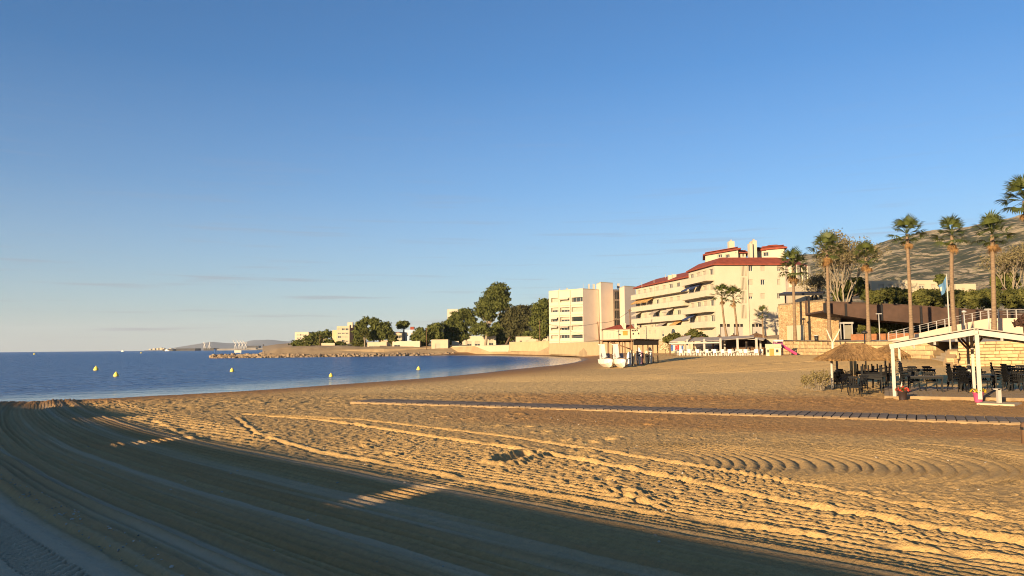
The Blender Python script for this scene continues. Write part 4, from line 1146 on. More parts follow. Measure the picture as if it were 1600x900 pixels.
# glazed stair between the two bare towers
S0, S1 = xy(958, 250), xy(971, 250)
zs = at(964, 452, 250).z
sops = []
for (a, b) in ((455, 467.5), (470, 482.5), (485, 497.5), (500, 511)):
    u0, z_t = on_plane(S0, S1, 960.4, a); u1, z_b = on_plane(S0, S1, 968.8, b); sops.append((u0, u1, z_b, z_t))
facade(ab, S0, S1, zb, zs, sops, M_FRAME, 0.3, ('glass',), 2)
for px, py, w in ((874, 453, 2), (886, 452, 2.4), (920, 446, 2.6), (928, 446, 3), (966, 445, 4)):
    p = at(px, py, 251); MB().box((p.x, p.y, p.z - 0.4), (w * 0.19, 1.0, 1.6)).build('roof_unit', M_GREYDOOR, ab)
for px in (912, 921, 926): 
    p = at(px, 447, 249); MB().tube([(p.x, p.y, p.z - 1.5), (p.x, p.y, p.z + 0.8)], 0.05, 5).build('aerial', M_STEEL, ab)

# ================================================================ red roofed apartment building: main block, sea wing, penthouses
AL, A0, A1, A2 = xy(1079, 159), xy(1120, 145), xy(1231, 146), xy(1262.5, 150)
za = 4.1
zt = at(1120, 412.5, 145).z
hb = thing('apartment_building', 'large white apartment building with red tiled roof and penthouses', 'building', (*A0, za))
ops = []
for px0, px1, rws in ((1169.5, 1176.5, (415.2, 436.8, 458.5)), (1188.5, 1195.5, (415.0, 436.6, 458.2)), (1214.5, 1219.5, (415, 436.5, 458.0, 479.5, 500.5))):
    for r_ in rws:
        u0, z_t = on_plane(A0, A1, px0, r_); u1, z_b = on_plane(A0, A1, px1, r_ + 8.6); ops.append((u0, u1, z_b, z_t))
gar = []
for px0, px1 in ((1125, 1141.5), (1146.5, 1162), (1175, 1191.5)):
    u0, z_t = on_plane(A0, A1, px0, 506.2); u1, z_b = on_plane(A0, A1, px1, 526); gar.append((u0, u1, z_b, z_t))
stair = []
for a, b in ((414.5, 431.5), (433.5, 452.5), (454.5, 474), (476, 497.5)):
    u0, z_t = on_plane(A0, A1, 1157.5, a); u1, z_b = on_plane(A0, A1, 1166.5, b); stair.append((u0, u1, z_b, z_t))
mb = MB(); wall_sheet(mb, A0, A1, za, zt, ops + gar + stair, 0.22); mb.build('wall', M_WHITE, hb)
for i, op in enumerate(ops): window(hb, A0, A1, op, 0.22, 'half' if i % 4 == 2 else ('shut' if i % 2 else 'glass'), 1)
for op in gar:
    g_ = MB(); a, b = off(A0, A1, op[0], -0.2), off(A0, A1, op[1], -0.2)
    wall_sheet(g_, a, b, op[2], op[3] - 0.55); d_ = g_.build('garage_door', M_GREYDOOR, hb)
    g2 = MB(); wall_sheet(g2, a, b, op[3] - 0.55, op[3]); g2.build('vent', M_DARK, d_)
    w_ = (op[1] - op[0])
    for k_ in (1, 2):
        u = op[0] + w_ * k_ / 3
        MB().prism([off(A0, A1, u - .06, -.19), off(A0, A1, u + .06, -.19), off(A0, A1, u + .06, -.12), off(A0, A1, u - .06, -.12)], op[3] - .54, op[3] - .01).build('vent_bar', M_WHITE, d_)
for op in stair:
    window(hb, A0, A1, op, 0.22, 'shut', 0)
    for k_ in range(4):
        u = op[0] + (op[1] - op[0]) * (k_ + 0.5) / 4
        MB().prism([off(A0, A1, u - .06, -.15), off(A0, A1, u + .06, -.15), off(A0, A1, u + .06, .06), off(A0, A1, u - .06, .06)], op[2], op[3]).build('fin', M_WHITE, hb)
u, _ = on_plane(A0, A1, 1168.6, 450)
MB().tube([(*off(A0, A1, u, .09), za), (*off(A0, A1, u, .09), zt - 0.1)], 0.07, 6).build('drain_pipe', M_SHUT, hb)
# right part with tall projecting fins
mb = MB(); wall_sheet(mb, A1, A2, za, zt); mb.build('wall', M_WEAKSUN, hb)
for a, b in ((1233, 1237.5), (1241.5, 1246), (1250, 1254.5), (1258, 1262.3)):
    u0, _ = on_plane(A1, A2, a, 450); u1, _ = on_plane(A1, A2, b, 450)
    MB().prism([off(A1, A2, u0, 0.002), off(A1, A2, u1, 0.002), off(A1, A2, u1, 0.7), off(A1, A2, u0, 0.7)], za, zt - 0.05).build('pilaster', M_WHITE, hb)
A3, A4 = (A2[0] + 6, A2[1] + 18), (AL[0] + 14, AL[1] + 18)
mb = MB(); wall_sheet(mb, A2, A3, za, zt); wall_sheet(mb, A3, A4, za, zt); wall_sheet(mb, A4, AL, za, zt); mb.build('side_wall', M_WHITE, hb)
MB().prism([AL, A0, A1, A2, A3, A4], zt - 0.3, zt - 0.003).build('ceiling_slab', M_CREAM, hb)
roof_band(hb, [AL, A0, A1, A2, A3], zt, 1.5, 2.2, 0.55)
# sea side of the main block: deep balconies
ops = []
zfl = [zt - 2.95 * (i + 1) for i in range(4)]
Ls = (V2(A0) - V2(AL)).length
for z_ in zfl:
    for k_ in range(4):
        ops.append((0.7 + k_ * (Ls / 4), 0.7 + k_ * (Ls / 4) + 2.1, z_ + 0.05, z_ + 2.15))
facade(hb, AL, A0, za, zt, ops, M_WHITE, 0.25, ('glass', 'half', 'shut'), 1, 3)
for i, z_ in enumerate(zfl):
    balcony(hb, AL, A0, 0.2, Ls - 0.2, z_, 1.7, 0.95, M_WHITE)
    if i in (0, 2): awning(hb, AL, A0, 1.0, 4.5, z_ - 0.25, M_AWN_B, 2.1, 1.0)
    if i in (0,): awning(hb, AL, A0, 5.2, 8.0, z_ - 0.25, M_AWN_B, 1.9, 0.9)
# penthouses
def pent(pxl, pxr, Yl, Yr, pyw, pyr, label_roof, wops=()):
    a, b = xy(pxl, Yl), xy(pxr, Yr)
    z1_ = at(pxl, pyw, Yl).z
    mb = MB(); ops_ = []
    for (l_, r_, t_, bt) in wops:
        u0, z_t = on_plane(a, b, l_, t_); u1, z_b = on_plane(a, b, r_, bt); ops_.append((u0, u1, max(z_b, zt + 0.3), z_t))
    wall_sheet(mb, a, b, zt - 0.01, z1_, ops_)
    c, d = (b[0] + 2.2, b[1] + 9), (a[0] + 2.2, a[1] + 9)
    wall_sheet(mb, b, c, zt - 0.01, z1_); wall_sheet(mb, c, d, zt - 0.01, z1_); wall_sheet(mb, d, a, zt - 0.01, z1_)
    p_ = mb.build('penthouse', M_WHITE, hb)
    for op in ops_:
        dd = (V2(b) - V2(a)).normalized(); nn = Vector((dd.y, -dd.x))
    for op in ops_: window(hb, a, b, op, 0.22, 'glass', 1)
    rise = at(pxl, pyr, Yl).z - z1_
    roof_band(hb, [d, a, b, c], z1_, rise, 1.3, 0.5, name='penthouse_roof')
    MB().prism([a, b, c, d], z1_ + rise * 0.5, z1_ + rise * 0.5 + 0.1).build('penthouse_slab', M_TILE, hb)
pent(1106, 1158, 160, 151, 397.5, 392.5, '', [(1121, 1128, 398, 402), (1133, 1140, 398, 402)])
pent(1158, 1170, 152, 152, 394, 389.5, '', [(1160, 1163, 396, 401)])
pent(1181, 1197, 152, 151, 391, 385.5, '', [(1179.5, 1181, 393, 401)])
pent(1196, 1231, 151, 148.5, 389, 382.5, '', [(1192, 1201, 394, 400)])
def stack(px0, px1, py, Y, capy=None):
    a, b = at(px0, py, Y), at(px1, py, Y)
    o_ = MB().box(((a.x + b.x) / 2, Y, (a.z + zt) / 2), (b.x - a.x, 1.4, a.z - zt)).build('chimney', M_WHITE, hb)
    MB().box(((a.x + b.x) / 2, Y, a.z + 0.18), ((b.x - a.x) * 0.35, 0.5, 0.35)).build('cowl', M_GREYDOOR, o_)
stack(1138, 1146, 377.5, 157); stack(1169.5, 1174, 381, 149); stack(1174.1, 1180.5, 376.5, 149.6)
# the long sea wing
W0, W1 = xy(995.5, 190), xy(1080, 160)
zw = at(995.5, 449.5, 190).z
wg = thing('apartment_wing', 'long white balconied wing with red tiled roof left of the main block', 'building', (*W1, za))
Lw = (V2(W1) - V2(W0)).length
ops = []; zfl = [zw - 2.95 * (i + 1) for i in range(4)]
for z_ in zfl:
    for k_ in range(8): ops.append((0.9 + k_ * Lw / 8, 0.9 + k_ * Lw / 8 + 2.0, z_ + 0.05, z_ + 2.1))
for k_ in range(7): ops.append((2.0 + k_ * 4.0, 3.2 + k_ * 4.0, za + 1.4, za + 2.6))
facade(wg, W0, W1, za, zw, ops, M_WHITE, 0.25, ('glass', 'half', 'shut', 'shut'), 1, 8)
for i, z_ in enumerate(zfl):
    for k_ in range(4): balcony(wg, W0, W1, k_ * Lw / 4 + 0.12, (k_ + 1) * Lw / 4 - 0.12, z_, 1.45, 0.95, M_WHITE)
for k_, i, m_ in ((0, 0, M_AWN_O), (1, 0, M_AWN_O), (2, 0, M_AWN_O), (0, 1, M_CANVAS), (5, 1, M_CANVAS), (6, 2, M_AWN_O), (3, 1, M_CANVAS2), (4, 2, M_CANVAS2)):
    awning(wg, W0, W1, 0.6 + k_ * Lw / 8, 0.6 + (k_ + 1) * Lw / 8 - 0.5, zfl[i] - 0.25, m_, 1.7, 0.9)
W2, W3 = (W1[0] + 10, W1[1] + 3), (W0[0] + 10, W0[1] + 3)
mb = MB(); wall_sheet(mb, W3, W0, za, zw); wall_sheet(mb, W2, W3, za, zw); wall_sheet(mb, W1, W2, za, zw); mb.build('side_wall', M_WHITE, wg)
roof_band(wg, [W3, W0, W1], zw, 1.9, 4.0, 0.6)
MB().prism([W0, W1, W2, W3], zw - 0.3, zw - 0.003).build('ceiling_slab', M_CREAM, wg)
for px, py in ((1003, 446), (1022, 441), (1040, 434), (1050, 432)):
    p = at(px, py, 178); MB().tube([(p.x, p.y, p.z - 2), (p.x, p.y, p.z + 0.8)], 0.05, 5).build('aerial', M_STEEL, wg)
for px, py in ((1047, 431.5), (1053, 430.5)):
    p = at(px, py, 170); MB().box((p.x, p.y, p.z - 0.5), (0.9, 0.9, 1.4)).build('roof_vent', M_WHITE, wg)

# ================================================================ podium wall and the little arched house in front of the wing
P0, P1 = xy(1000, 178), xy(1086, 152)
zp = at(1000, 514, 176).z
ops = []
for l_, r_, t_, b_ in ((1005, 1007.8, 516.5, 522), (1013.5, 1016.5, 516, 521.5), (1022, 1025.2, 515.5, 521), (1033, 1037.5, 517, 526)):
    u0, z_t = on_plane(P0, P1, l_, t_); u1, z_b = on_plane(P0, P1, r_, b_); ops.append((u0, u1, z_b, z_t))
pw = thing('podium_building', 'low cream ground floor building with a dark arched opening before the wing', 'building', (*P0, za))
facade(pw, P0, P1, za, zp, ops, M_CREAM, 0.2, ('shut', 'half'), 0, 2)
n_ = Vector((P1[1] - P0[1], -(P1[0] - P0[0]))).normalized()
mb = MB(); wall_sheet(mb, P1, (P1[0] - n_.x * 6, P1[1] - n_.y * 6), za, zp); wall_sheet(mb, (P0[0] - n_.x * 6, P0[1] - n_.y * 6), P0, za, zp); mb.build('side_wall', M_CREAM, pw)
MB().prism([P0, P1, (P1[0] - n_.x * 6, P1[1] - n_.y * 6), (P0[0] - n_.x * 6, P0[1] - n_.y * 6)], zp + 0.003, zp + 0.35).build('roof', M_CREAM, pw)
uc, zc = on_plane(P0, P1, 1052.5, 521)
arch = [(uc - 1.05 * cos(t), zc + 1.0 * sin(t)) for t in np.linspace(0, pi, 12)]
MB().add([(*off(P0, P1, u, 0.02), z) for u, z in arch], [tuple(range(11, -1, -1))]).build('arched_window', M_GLASS, pw)
ring = MB(); k2 = [(uc - 1.22 * cos(t), zc + 1.17 * sin(t)) for t in np.linspace(0, pi, 12)]
for i in range(11):
    a, b, c, d = arch[i], arch[i + 1], k2[i + 1], k2[i]
    pts = [(*off(P0, P1, u, o_), z) for o_ in (0.005, 0.08) for u, z in (a, b, c, d)]
    ring.add(pts, [(0, 1, 2, 3), (7, 6, 5, 4), (0, 4, 5, 1), (1, 5, 6, 2), (2, 6, 7, 3), (3, 7, 4, 0)])
ring.build('arch_surround', M_WHITE, pw)
uc, zc = on_plane(P0, P1, 1050, 505.8)
H0, H1 = xy(943, 190), xy(1000, 181)
zh = at(943, 515, 190).z
ch = thing('arched_house', 'small cream house with red hipped roof, arches and an orange panel', 'house', (*H0, za))
mb = MB(); wall_sheet(mb, H0, H1, za, zh); wall_sheet(mb, H1, (H1[0] + .5, H1[1] + 8), za, zh); wall_sheet(mb, (H0[0] + .5, H0[1] + 8), H0, za, zh); mb.build('wall', M_CREAM, ch)
for px in (949, 953.5, 958.5):
    uc, zc = on_plane(H0, H1, px, 524); sh = [(uc - 0.28 * cos(t), zc + 0.9 * sin(t)) for t in np.linspace(0, pi, 9)]
    MB().add([(*off(H0, H1, u, 0.02), z) for u, z in [(uc - .28, zc - .6)] + sh + [(uc + .28, zc - .6)]][::-1], [tuple(range(11))]).build('arched_window', M_SHUT, ch)
uc, zc = on_plane(H0, H1, 968.3, 524)
big = [(uc - 0.42 * cos(t), zc + 0.42 * sin(t)) for t in np.linspace(0, pi, 11)]
MB().add([(*off(H0, H1, u, 0.02), z) for u, z in big][::-1], [tuple(range(11))]).build('arched_window', M_GLASS, ch)
u0, z1_ = on_plane(H0, H1, 973.5, 517); u1, z0_ = on_plane(H0, H1, 980.8, 523.8)
MB().prism([off(H0, H1, u0, 0.01), off(H0, H1, u1, 0.01), off(H0, H1, u1, 0.1), off(H0, H1, u0, 0.1)], z0_, z1_).build('orange_panel', M_ORANGEP, ch)
a, b = on_plane(H0, H1, 987, 515.5)[0], on_plane(H0, H1, 997, 518)[0]
for k_ in range(4):
    u = a + (b - a) * (k_ + .5) / 4; z_ = on_plane(H0, H1, 990, 516.5)[1]
    MB().prism([off(H0, H1, u - .14, .01), off(H0, H1, u + .14, .01), off(H0, H1, u + .14, .08), off(H0, H1, u - .14, .08)], z_ - .18, z_ + .14).build('sign_letter', M_DARK, ch)
for px, py in ((989.6, 521.5), (1000, 521)):
    u, z_ = on_plane(H0, H1, px, py); u = min(u, (V2(H1) - V2(H0)).length - 0.3)
    MB().prism([off(H0, H1, u - .18, .01), off(H0, H1, u + .18, .01), off(H0, H1, u + .18, .06), off(H0, H1, u - .18, .06)], z_ - .22, z_ + .22).build('lamp_box', M_DARK, ch)
def hip(root, pxl, pxr, Y, pye, pyt, pxt, dep=6, name='roof'):
    a, b = at(pxl, pye, Y), at(pxr, pye, Y); t = at(pxt, pyt, Y)
    vs_ = [(a.x, Y - .4, a.z), (b.x, Y - .4, b.z), (b.x, Y + dep, b.z), (a.x, Y + dep, a.z), (t.x, Y + dep * .4, t.z), (b.x - .3, Y + dep * .4, t.z)]
    MB().add(vs_, [(0, 1, 5, 4), (1, 2, 5), (2, 3, 4, 5), (3, 0, 4), (3, 2, 1, 0)]).build(name, M_TILE, root)
hip(ch, 941, 974.5, 190, 515, 507, 968)
hip(ch, 978, 991.5, 185, 513.5, 507, 981, name='side_roof')
for px in (976, 993):
    p = at(px, 505.5, 185); MB().box((p.x, 185.2, p.z - 0.9), (0.55, 0.6, 2.0)).build('chimney', M_WHITE, ch)
MB().prism([H0, H1, (H1[0] + .5, H1[1] + 8), (H0[0] + .5, H0[1] + 8)], zh - .2, zh - 0.003).build('ceiling_slab', M_CREAM, ch)

# retaining walls of the far promenade, in render
def run_wall(name, label, pts, thick, m, cap=True):
    """wall along (px, top py, foot py, distance)"""
    ps = [(xy(p[0], p[3]), at(p[0], p[1], p[3]).z, at(p[0], p[2], p[3]).z) for p in pts]
    r = thing(name, label, 'wall', (*ps[0][0], ps[0][2]))
    f, c = MB(), MB()
    for (a, t0, b0), (b, t1, b1) in zip(ps[:-1], ps[1:]):
        d = (V2(b) - V2(a)).normalized(); n = Vector((d.y, -d.x))
        a2, b2 = (a[0] - n.x * thick, a[1] - n.y * thick), (b[0] - n.x * thick, b[1] - n.y * thick)
        vs_ = [(*a, b0 - .8), (*b, b1 - .8), (*b, t1), (*a, t0), (*a2, b0 - .8), (*b2, b1 - .8), (*b2, t1), (*a2, t0)]
        f.add(vs_, [(0, 1, 2, 3), (7, 6, 5, 4), (3, 2, 6, 7), (1, 5, 6, 2), (4, 0, 3, 7)])
        if cap:
            o1, o2 = (a[0] + n.x * .06, a[1] + n.y * .06), (b[0] + n.x * .06, b[1] + n.y * .06)
            vs_ = [(*o1, t0 + .003), (*o2, t1 + .003), (*b2, t1 + .003), (*a2, t0 + .003), (*o1, t0 + .12), (*o2, t1 + .12), (*b2, t1 + .12), (*a2, t0 + .12)]
            c.add(vs_, [(3, 2, 1, 0), (4, 5, 6, 7), (0, 1, 5, 4), (1, 2, 6, 5), (2, 3, 7, 6), (3, 0, 4, 7)])
    f.build('face', m, r)
    if cap: c.build('coping', M_CREAM, r)
    return r
run_wall('promenade_wall', 'cream rendered sea wall under the apartment blocks', [(858, 537, 549.5, 249), (912, 535, 550, 206), (944, 534, 551, 184), (1000, 533.5, 551.5, 157), (1048, 533.5, 552, 138)], 0.6, M_OCHRE)
run_wall('promenade_wall', 'cream rendered sea wall behind the beach terrace', [(1048.5, 534, 552, 138), (1130, 532, 553, 123), (1209, 530.5, 553.5, 110.2)], 0.6, M_CREAM)
run_wall('low_wall', 'low pale wall before the five storey block', [(857, 541, 549.5, 256), (908, 540, 549.5, 230)], 0.4, M_WHITE)
# ================================================================ trees of the headland and behind the beach
G1 = 'pines and shrubs of the headland'
tree_px('pine_tree', 'dark flat topped pine grove right of the far white block', 374, (505, 538), [(498, 525, 16, 7), (510, 522, 9, 6), (486, 530, 12, 6)], 1500, group=G1, seed=2)
for i, (px, py, rx, ry, lb) in enumerate(((465, 537, 11, 6, 'dark shrub at the left end of the headland'), (480, 540, 9, 5, 'low shrub below the pale garden wall of the headland'),
        (513, 536, 9, 6, 'dark shrub below the orange and cream block'), (532, 540, 10, 6, 'rounded shrub left of the leaning tree'), (545, 544, 8, 4, 'brownish low shrub on the bank below the leaning tree'), (498, 537, 8, 5, 'dark green shrub beside the pole on the headland'))):
    tree_px('shrub', lb, 336, (px, py + ry), [(px, py, rx, ry), (px + rx * .5, py + 1, rx * .6, ry * .7)], 500, m=M_BUSH if i % 2 else M_PINE, trunk=False, group=G1, cat='shrub', seed=20 + i)
tree_px('pine_tree', 'tall dark pine left of the pair beside the orange block', 339, (571, 547), [(565, 510, 9, 9), (572, 502, 7, 6), (560, 520, 8, 9), (570, 522, 9, 8), (562, 532, 9, 6)], 2600, trunk_r=0.55, group=G1, seed=3)
tree_px('pine_tree', 'broad dark pine with the roundest crown of the headland', 336, (592, 546), [(585, 503, 9, 6), (590, 512, 11, 8), (602, 511, 9, 9), (598, 522, 13, 9), (584, 524, 9, 9), (608, 520, 7, 8)], 3400, trunk_r=0.6, group=G1, seed=4)
tree_px('shrub', 'green shrub under the tall dark pine', 332, (560, 543), [(558, 536, 9, 5), (566, 537, 6, 4)], 500, m=M_BUSH, trunk=False, group=G1, cat='shrub', seed=5)
tree_px('pine_tree', 'umbrella shaped pine behind the pale blue house', 350, (632, 534), [(627, 508, 8, 5), (633, 506, 6, 4)], 900, group=G1, seed=6)
tree_px('shrub', 'olive tree crown in front of the half hidden villa', 328, (617, 545), [(614, 530, 7, 8), (619, 537, 5, 5)], 700, m=M_BUSH, trunk=False, group=G1, cat='shrub', seed=7)
tree_px('pine_tree', 'dark pine between the pale blue house and the boathouse', 331, (657, 546), [(656, 520, 9, 7), (648, 528, 8, 6), (664, 527, 8, 9), (655, 534, 7, 7)], 1700, group=G1, seed=8)
tree_px('pine_tree', 'dark pine behind the small cream boathouse', 333, (680, 545), [(676, 513, 9, 6), (684, 511, 9, 7), (670, 523, 8, 9), (682, 524, 11, 9), (664, 533, 8, 8)], 2400, group=G1, seed=9)
G2 = 'big pines behind the far beach'
tree_px('pine_tree', 'wide spreading pine left of the tallest pine', 344, (738, 546), [(728, 488, 11, 7), (715, 497, 12, 9), (704, 508, 12, 10), (720, 512, 12, 9), (698, 521, 9, 8), (711, 524, 10, 8), (735, 500, 10, 9), (727, 525, 7, 6)], 5200, trunk_r=0.6, group=G2, seed=10)
tree_px('pine_tree', 'tallest pine with a high rounded crown above the white beach wall', 336, (758, 546), [(779, 452, 15, 9), (770, 461, 14, 10), (785, 464, 12, 11), (758, 475, 13, 10), (775, 477, 14, 10), (789, 479, 9, 7), (750, 486, 9, 9), (763, 492, 13, 9), (752, 512, 13, 9), (763, 518, 10, 7), (741, 516, 8, 7)], 7800, trunk_r=0.75, group=G2, seed=11, bark=M_PALEBARK)
tree_px('pine_tree', 'broad brownish pine right of the tallest pine', 330, (787, 545), [(800, 490, 12, 10), (815, 485, 14, 9), (793, 503, 10, 10), (808, 504, 14, 12), (824, 501, 12, 11), (800, 518, 11, 8), (818, 519, 12, 8)], 6000, trunk_r=0.6, group=G2, seed=12, m=mat('brown_green_needles', (0.024, 0.026, 0.008), 0.9, 0.5, 0.9, col2=(0.095, 0.085, 0.024), trans=0.15))
tree_px('pine_tree', 'dark dense pine pressed against the five storey block', 275, (846, 545), [(850, 474, 9, 8), (840, 483, 10, 9), (853, 489, 9, 10), (838, 503, 11, 12), (851, 510, 10, 12), (843, 523, 11, 8)], 4200, trunk_r=0.5, group=G2, seed=13)
tree_px('pine_tree', 'dark pine crown filling the gap right of the tallest pine', 352, (782, 545), [(786, 498, 8, 9), (778, 512, 10, 9), (788, 522, 9, 8), (770, 526, 8, 6)], 2200, group=G2, seed=14)
tree_px('leaning_tree', 'thin crooked tree before the tall pines of the headland', 329, (570, 547), [(570, 518, 5, 4), (566, 523, 3, 3), (575, 524, 3, 3)], 260, trunk_r=0.35, m=M_BUSH, group=G1, seed=15, core=0, bark=M_PALEBARK)
for i, (px, py, rx, ry, Yv, lb) in enumerate(((697, 531, 10, 7, 340, 'dark undergrowth at the left foot of the wide spreading pine'), (716, 529, 11, 7, 345, 'dark undergrowth below the wide spreading pine'), (785, 531, 10, 7, 347, 'dark undergrowth right of the tallest pine trunk'), (806, 524, 12, 7, 334, 'brownish undergrowth below the broad brownish pine'), (828, 525, 10, 8, 318, 'dark undergrowth behind the low cream beach house'))):
    tree_px('shrub', lb, Yv, (px, py + ry + 3), [(px, py, rx, ry), (px + rx * .6, py + 2, rx * .6, ry * .7), (px - rx * .6, py + 1, rx * .5, ry * .8)], 900, m=M_PINE, trunk=False, group=G2, cat='shrub', seed=120 + i)
# shrubs before the podium and terrace
G3 = 'shrubs above the beach terrace'
tree_px('shrub', 'dark round shrub below the arched opening', 136, (1052, 535), [(1048, 528, 8, 5), (1056, 526, 8, 5), (1041, 530, 5, 4)], 900, m=M_BUSH, trunk=False, cat='shrub', group=G3, seed=31)
tree_px('shrub', 'spiky olive coloured shrub behind the left of the terrace', 136, (1084, 535), [(1082, 521, 8, 6), (1090, 524, 8, 5), (1076, 526, 7, 5)], 1000, m=M_BUSH, trunk=False, cat='shrub', group=G3, seed=32)
tree_px('shrub', 'small dark shrub right of the spiky shrub', 136, (1098, 533), [(1098, 527, 6, 4), (1103, 528, 4, 3)], 400, m=M_PINE, trunk=False, cat='shrub', group=G3, seed=33)
tree_px('small_palm', 'short thick trunked palm left of the terrace roof', 137, (1043.5, 541), [(1043, 531, 6, 4)], 260, m=M_BUSH, trunk_r=0.22, cat='palm', seed=34, core=0.4)
# hedge and shrubs above the footbridge
G4 = 'hedge above the footbridge'
hx = [(1366, 459, 16, 10), (1394, 459, 15, 9), (1416, 460, 14, 11), (1442, 462, 14, 11), (1466, 463, 15, 12), (1496, 462, 16, 13), (1524, 462, 17, 14), (1552, 462, 17, 15), (1582, 462, 18, 16), (1608, 460, 16, 16)]
nm = ['leftmost', 'second', 'third', 'fourth', 'fifth', 'sixth', 'seventh', 'eighth', 'ninth', 'tenth']
for i, (px, py, rx, ry) in enumerate(hx):
    rnd = random.Random(i)
    lb = [(px + rnd.uniform(-8, 8), py + rnd.uniform(-4, 8), rx * rnd.uniform(.5, .8), ry * rnd.uniform(.5, .8)) for _ in range(4)] + [(px, py + 6, rx, ry)]
    tree_px('hedge_shrub', '%s rounded hedge shrub from the left above the brown footbridge' % nm[i], 104 + (i % 3) * 1.5, (px, py + 30), lb, 1500, m=M_BUSH, size=0.17, trunk=False, cat='shrub', group=G4, seed=50 + i)
tree_px('dark_tree', 'dark tree crown on the slope above the right end of the hedge', 118, (1570, 475), [(1568, 435, 15, 11), (1580, 440, 12, 12), (1557, 442, 10, 9)], 2200, m=M_PINE, size=0.2, seed=71)
tree_px('dark_tree', 'small dark bush left of the blue flag', 118, (1468, 462), [(1468, 437, 7, 8), (1474, 446, 6, 7)], 700, m=M_PINE, size=0.18, seed=72)
tree_px('dark_tree', 'dark leafy branch reaching in at the right edge below the ramp', 62, (1606, 520), [(1600, 502, 11, 6), (1591, 506, 6, 4), (1606, 497, 10, 6)], 600, m=mat('dark_red_leaves', (0.03, 0.016, 0.010), 0.9, 0.4, 3, col2=(0.07, 0.03, 0.018)), size=0.13, seed=73, core=0.5)
tree_px('dark_tree', 'dark evergreen behind the pale leafless tree', 116, (1330, 475), [(1322, 452, 12, 10), (1336, 446, 14, 12), (1310, 460, 10, 9), (1348, 455, 9, 10)], 2200, m=M_PINE, size=0.22, seed=74)
# plants in the shade under the bridge
for i, (px, py, rx, ry, lb) in enumerate(((1361, 515, 6, 5, 'small shrub behind the palm under the footbridge'), (1372, 511, 9, 6, 'leafy shrub behind the white lamp under the footbridge'), (1386, 512, 8, 6, 'leafy shrub right of the white lamp under the footbridge'), (1402, 512, 9, 5, 'low branching tree in the shade of the footbridge'), (1346, 514, 6, 5, 'reddish shrub near the lift under the footbridge'))):
    tree_px('shrub', lb, 100, (px, py + 14), [(px, py, rx, ry), (px + 3, py + 3, rx * .7, ry * .8)], 500, m=M_BUSH, size=0.14, cat='shrub', trunk_r=0.1, group='shrubs under the footbridge', seed=80 + i, core=0.5)

# pale, nearly leafless trees
def bare_tree(label, base_px, Y, spread, topy, n_limb, seed, leaves=2600):
    rnd = random.Random(seed); k_ = Y / FPX
    bp = at(*base_px, Y); t = thing('pale_tree', label, 'tree', bp)
    mb = MB(); tips = []
    Ht = at(base_px[0], topy, Y).z - bp.z
    def grow(p, d, L, r, lvl):
        q = p + d * L
        mb.tube([p, (p + q) / 2 + Vector((rnd.uniform(-.06, .06) * L, rnd.uniform(-.06, .06) * L, 0)), q], [r, r * .82, r * .62], 5 if lvl else 7, cap=False)
        tips.append((q, lvl))
        if lvl < 5:
            for _ in range(3 if lvl < 4 else 2):
                nd_ = (d + Vector((rnd.uniform(-.55, .55), rnd.uniform(-.55, .55), rnd.uniform(-.05, .45)))).normalized()
                grow(p.lerp(q, rnd.uniform(.55, 1)), nd_, L * rnd.uniform(.58, .82), r * .6, lvl + 1)
    for i in range(n_limb):
        x_ = (i / max(1, n_limb - 1) - 0.5) * spread * k_ * 0.35
        grow(Vector((x_ * .3, 0, -0.3)), Vector((x_ / Ht * 3.2, rnd.uniform(-.25, .25), 1)).normalized(), Ht * 0.40, 0.115, 0)
    mb.build('trunk', M_PALEBARK, t, smooth=True, world=False)
    rs = np.random.RandomState(seed)
    tp = np.array([q[:] for q, l in tips if l >= 2])
    idx = rs.randint(0, len(tp), leaves)
    c = tp[idx] + rs.normal(scale=0.32, size=(leaves, 3))
    a = rs.normal(size=(leaves, 3)); a /= np.linalg.norm(a, axis=1)[:, None]; b = np.cross(a, rs.normal(size=(leaves, 3))); b /= np.linalg.norm(b, axis=1)[:, None]
    s_ = (0.08 + 0.11 * rs.rand(leaves))[:, None]
    v = np.stack([c - a * s_, c + b * s_ * .6, c + a * s_, c - b * s_ * .6], 1).reshape(-1, 3)
    me = bpy.data.meshes.new('crown'); me.from_pydata(v.tolist(), [], np.arange(4 * leaves).reshape(-1, 4).tolist()); me.materials.append(M_PALELEAF)
    link(me, 'crown', t)
bare_tree('pale leafless poplar between two tall palms behind the stone building', (1318, 480), 112, 80, 372, 6, 5, 9000)
bare_tree('pale leafless tree on the slope at the right edge', (1592, 470), 116, 90, 385, 5, 6, 6500)
bare_tree('smaller pale tree left of the leafless poplar', (1284, 480), 118, 40, 420, 3, 7, 2200)

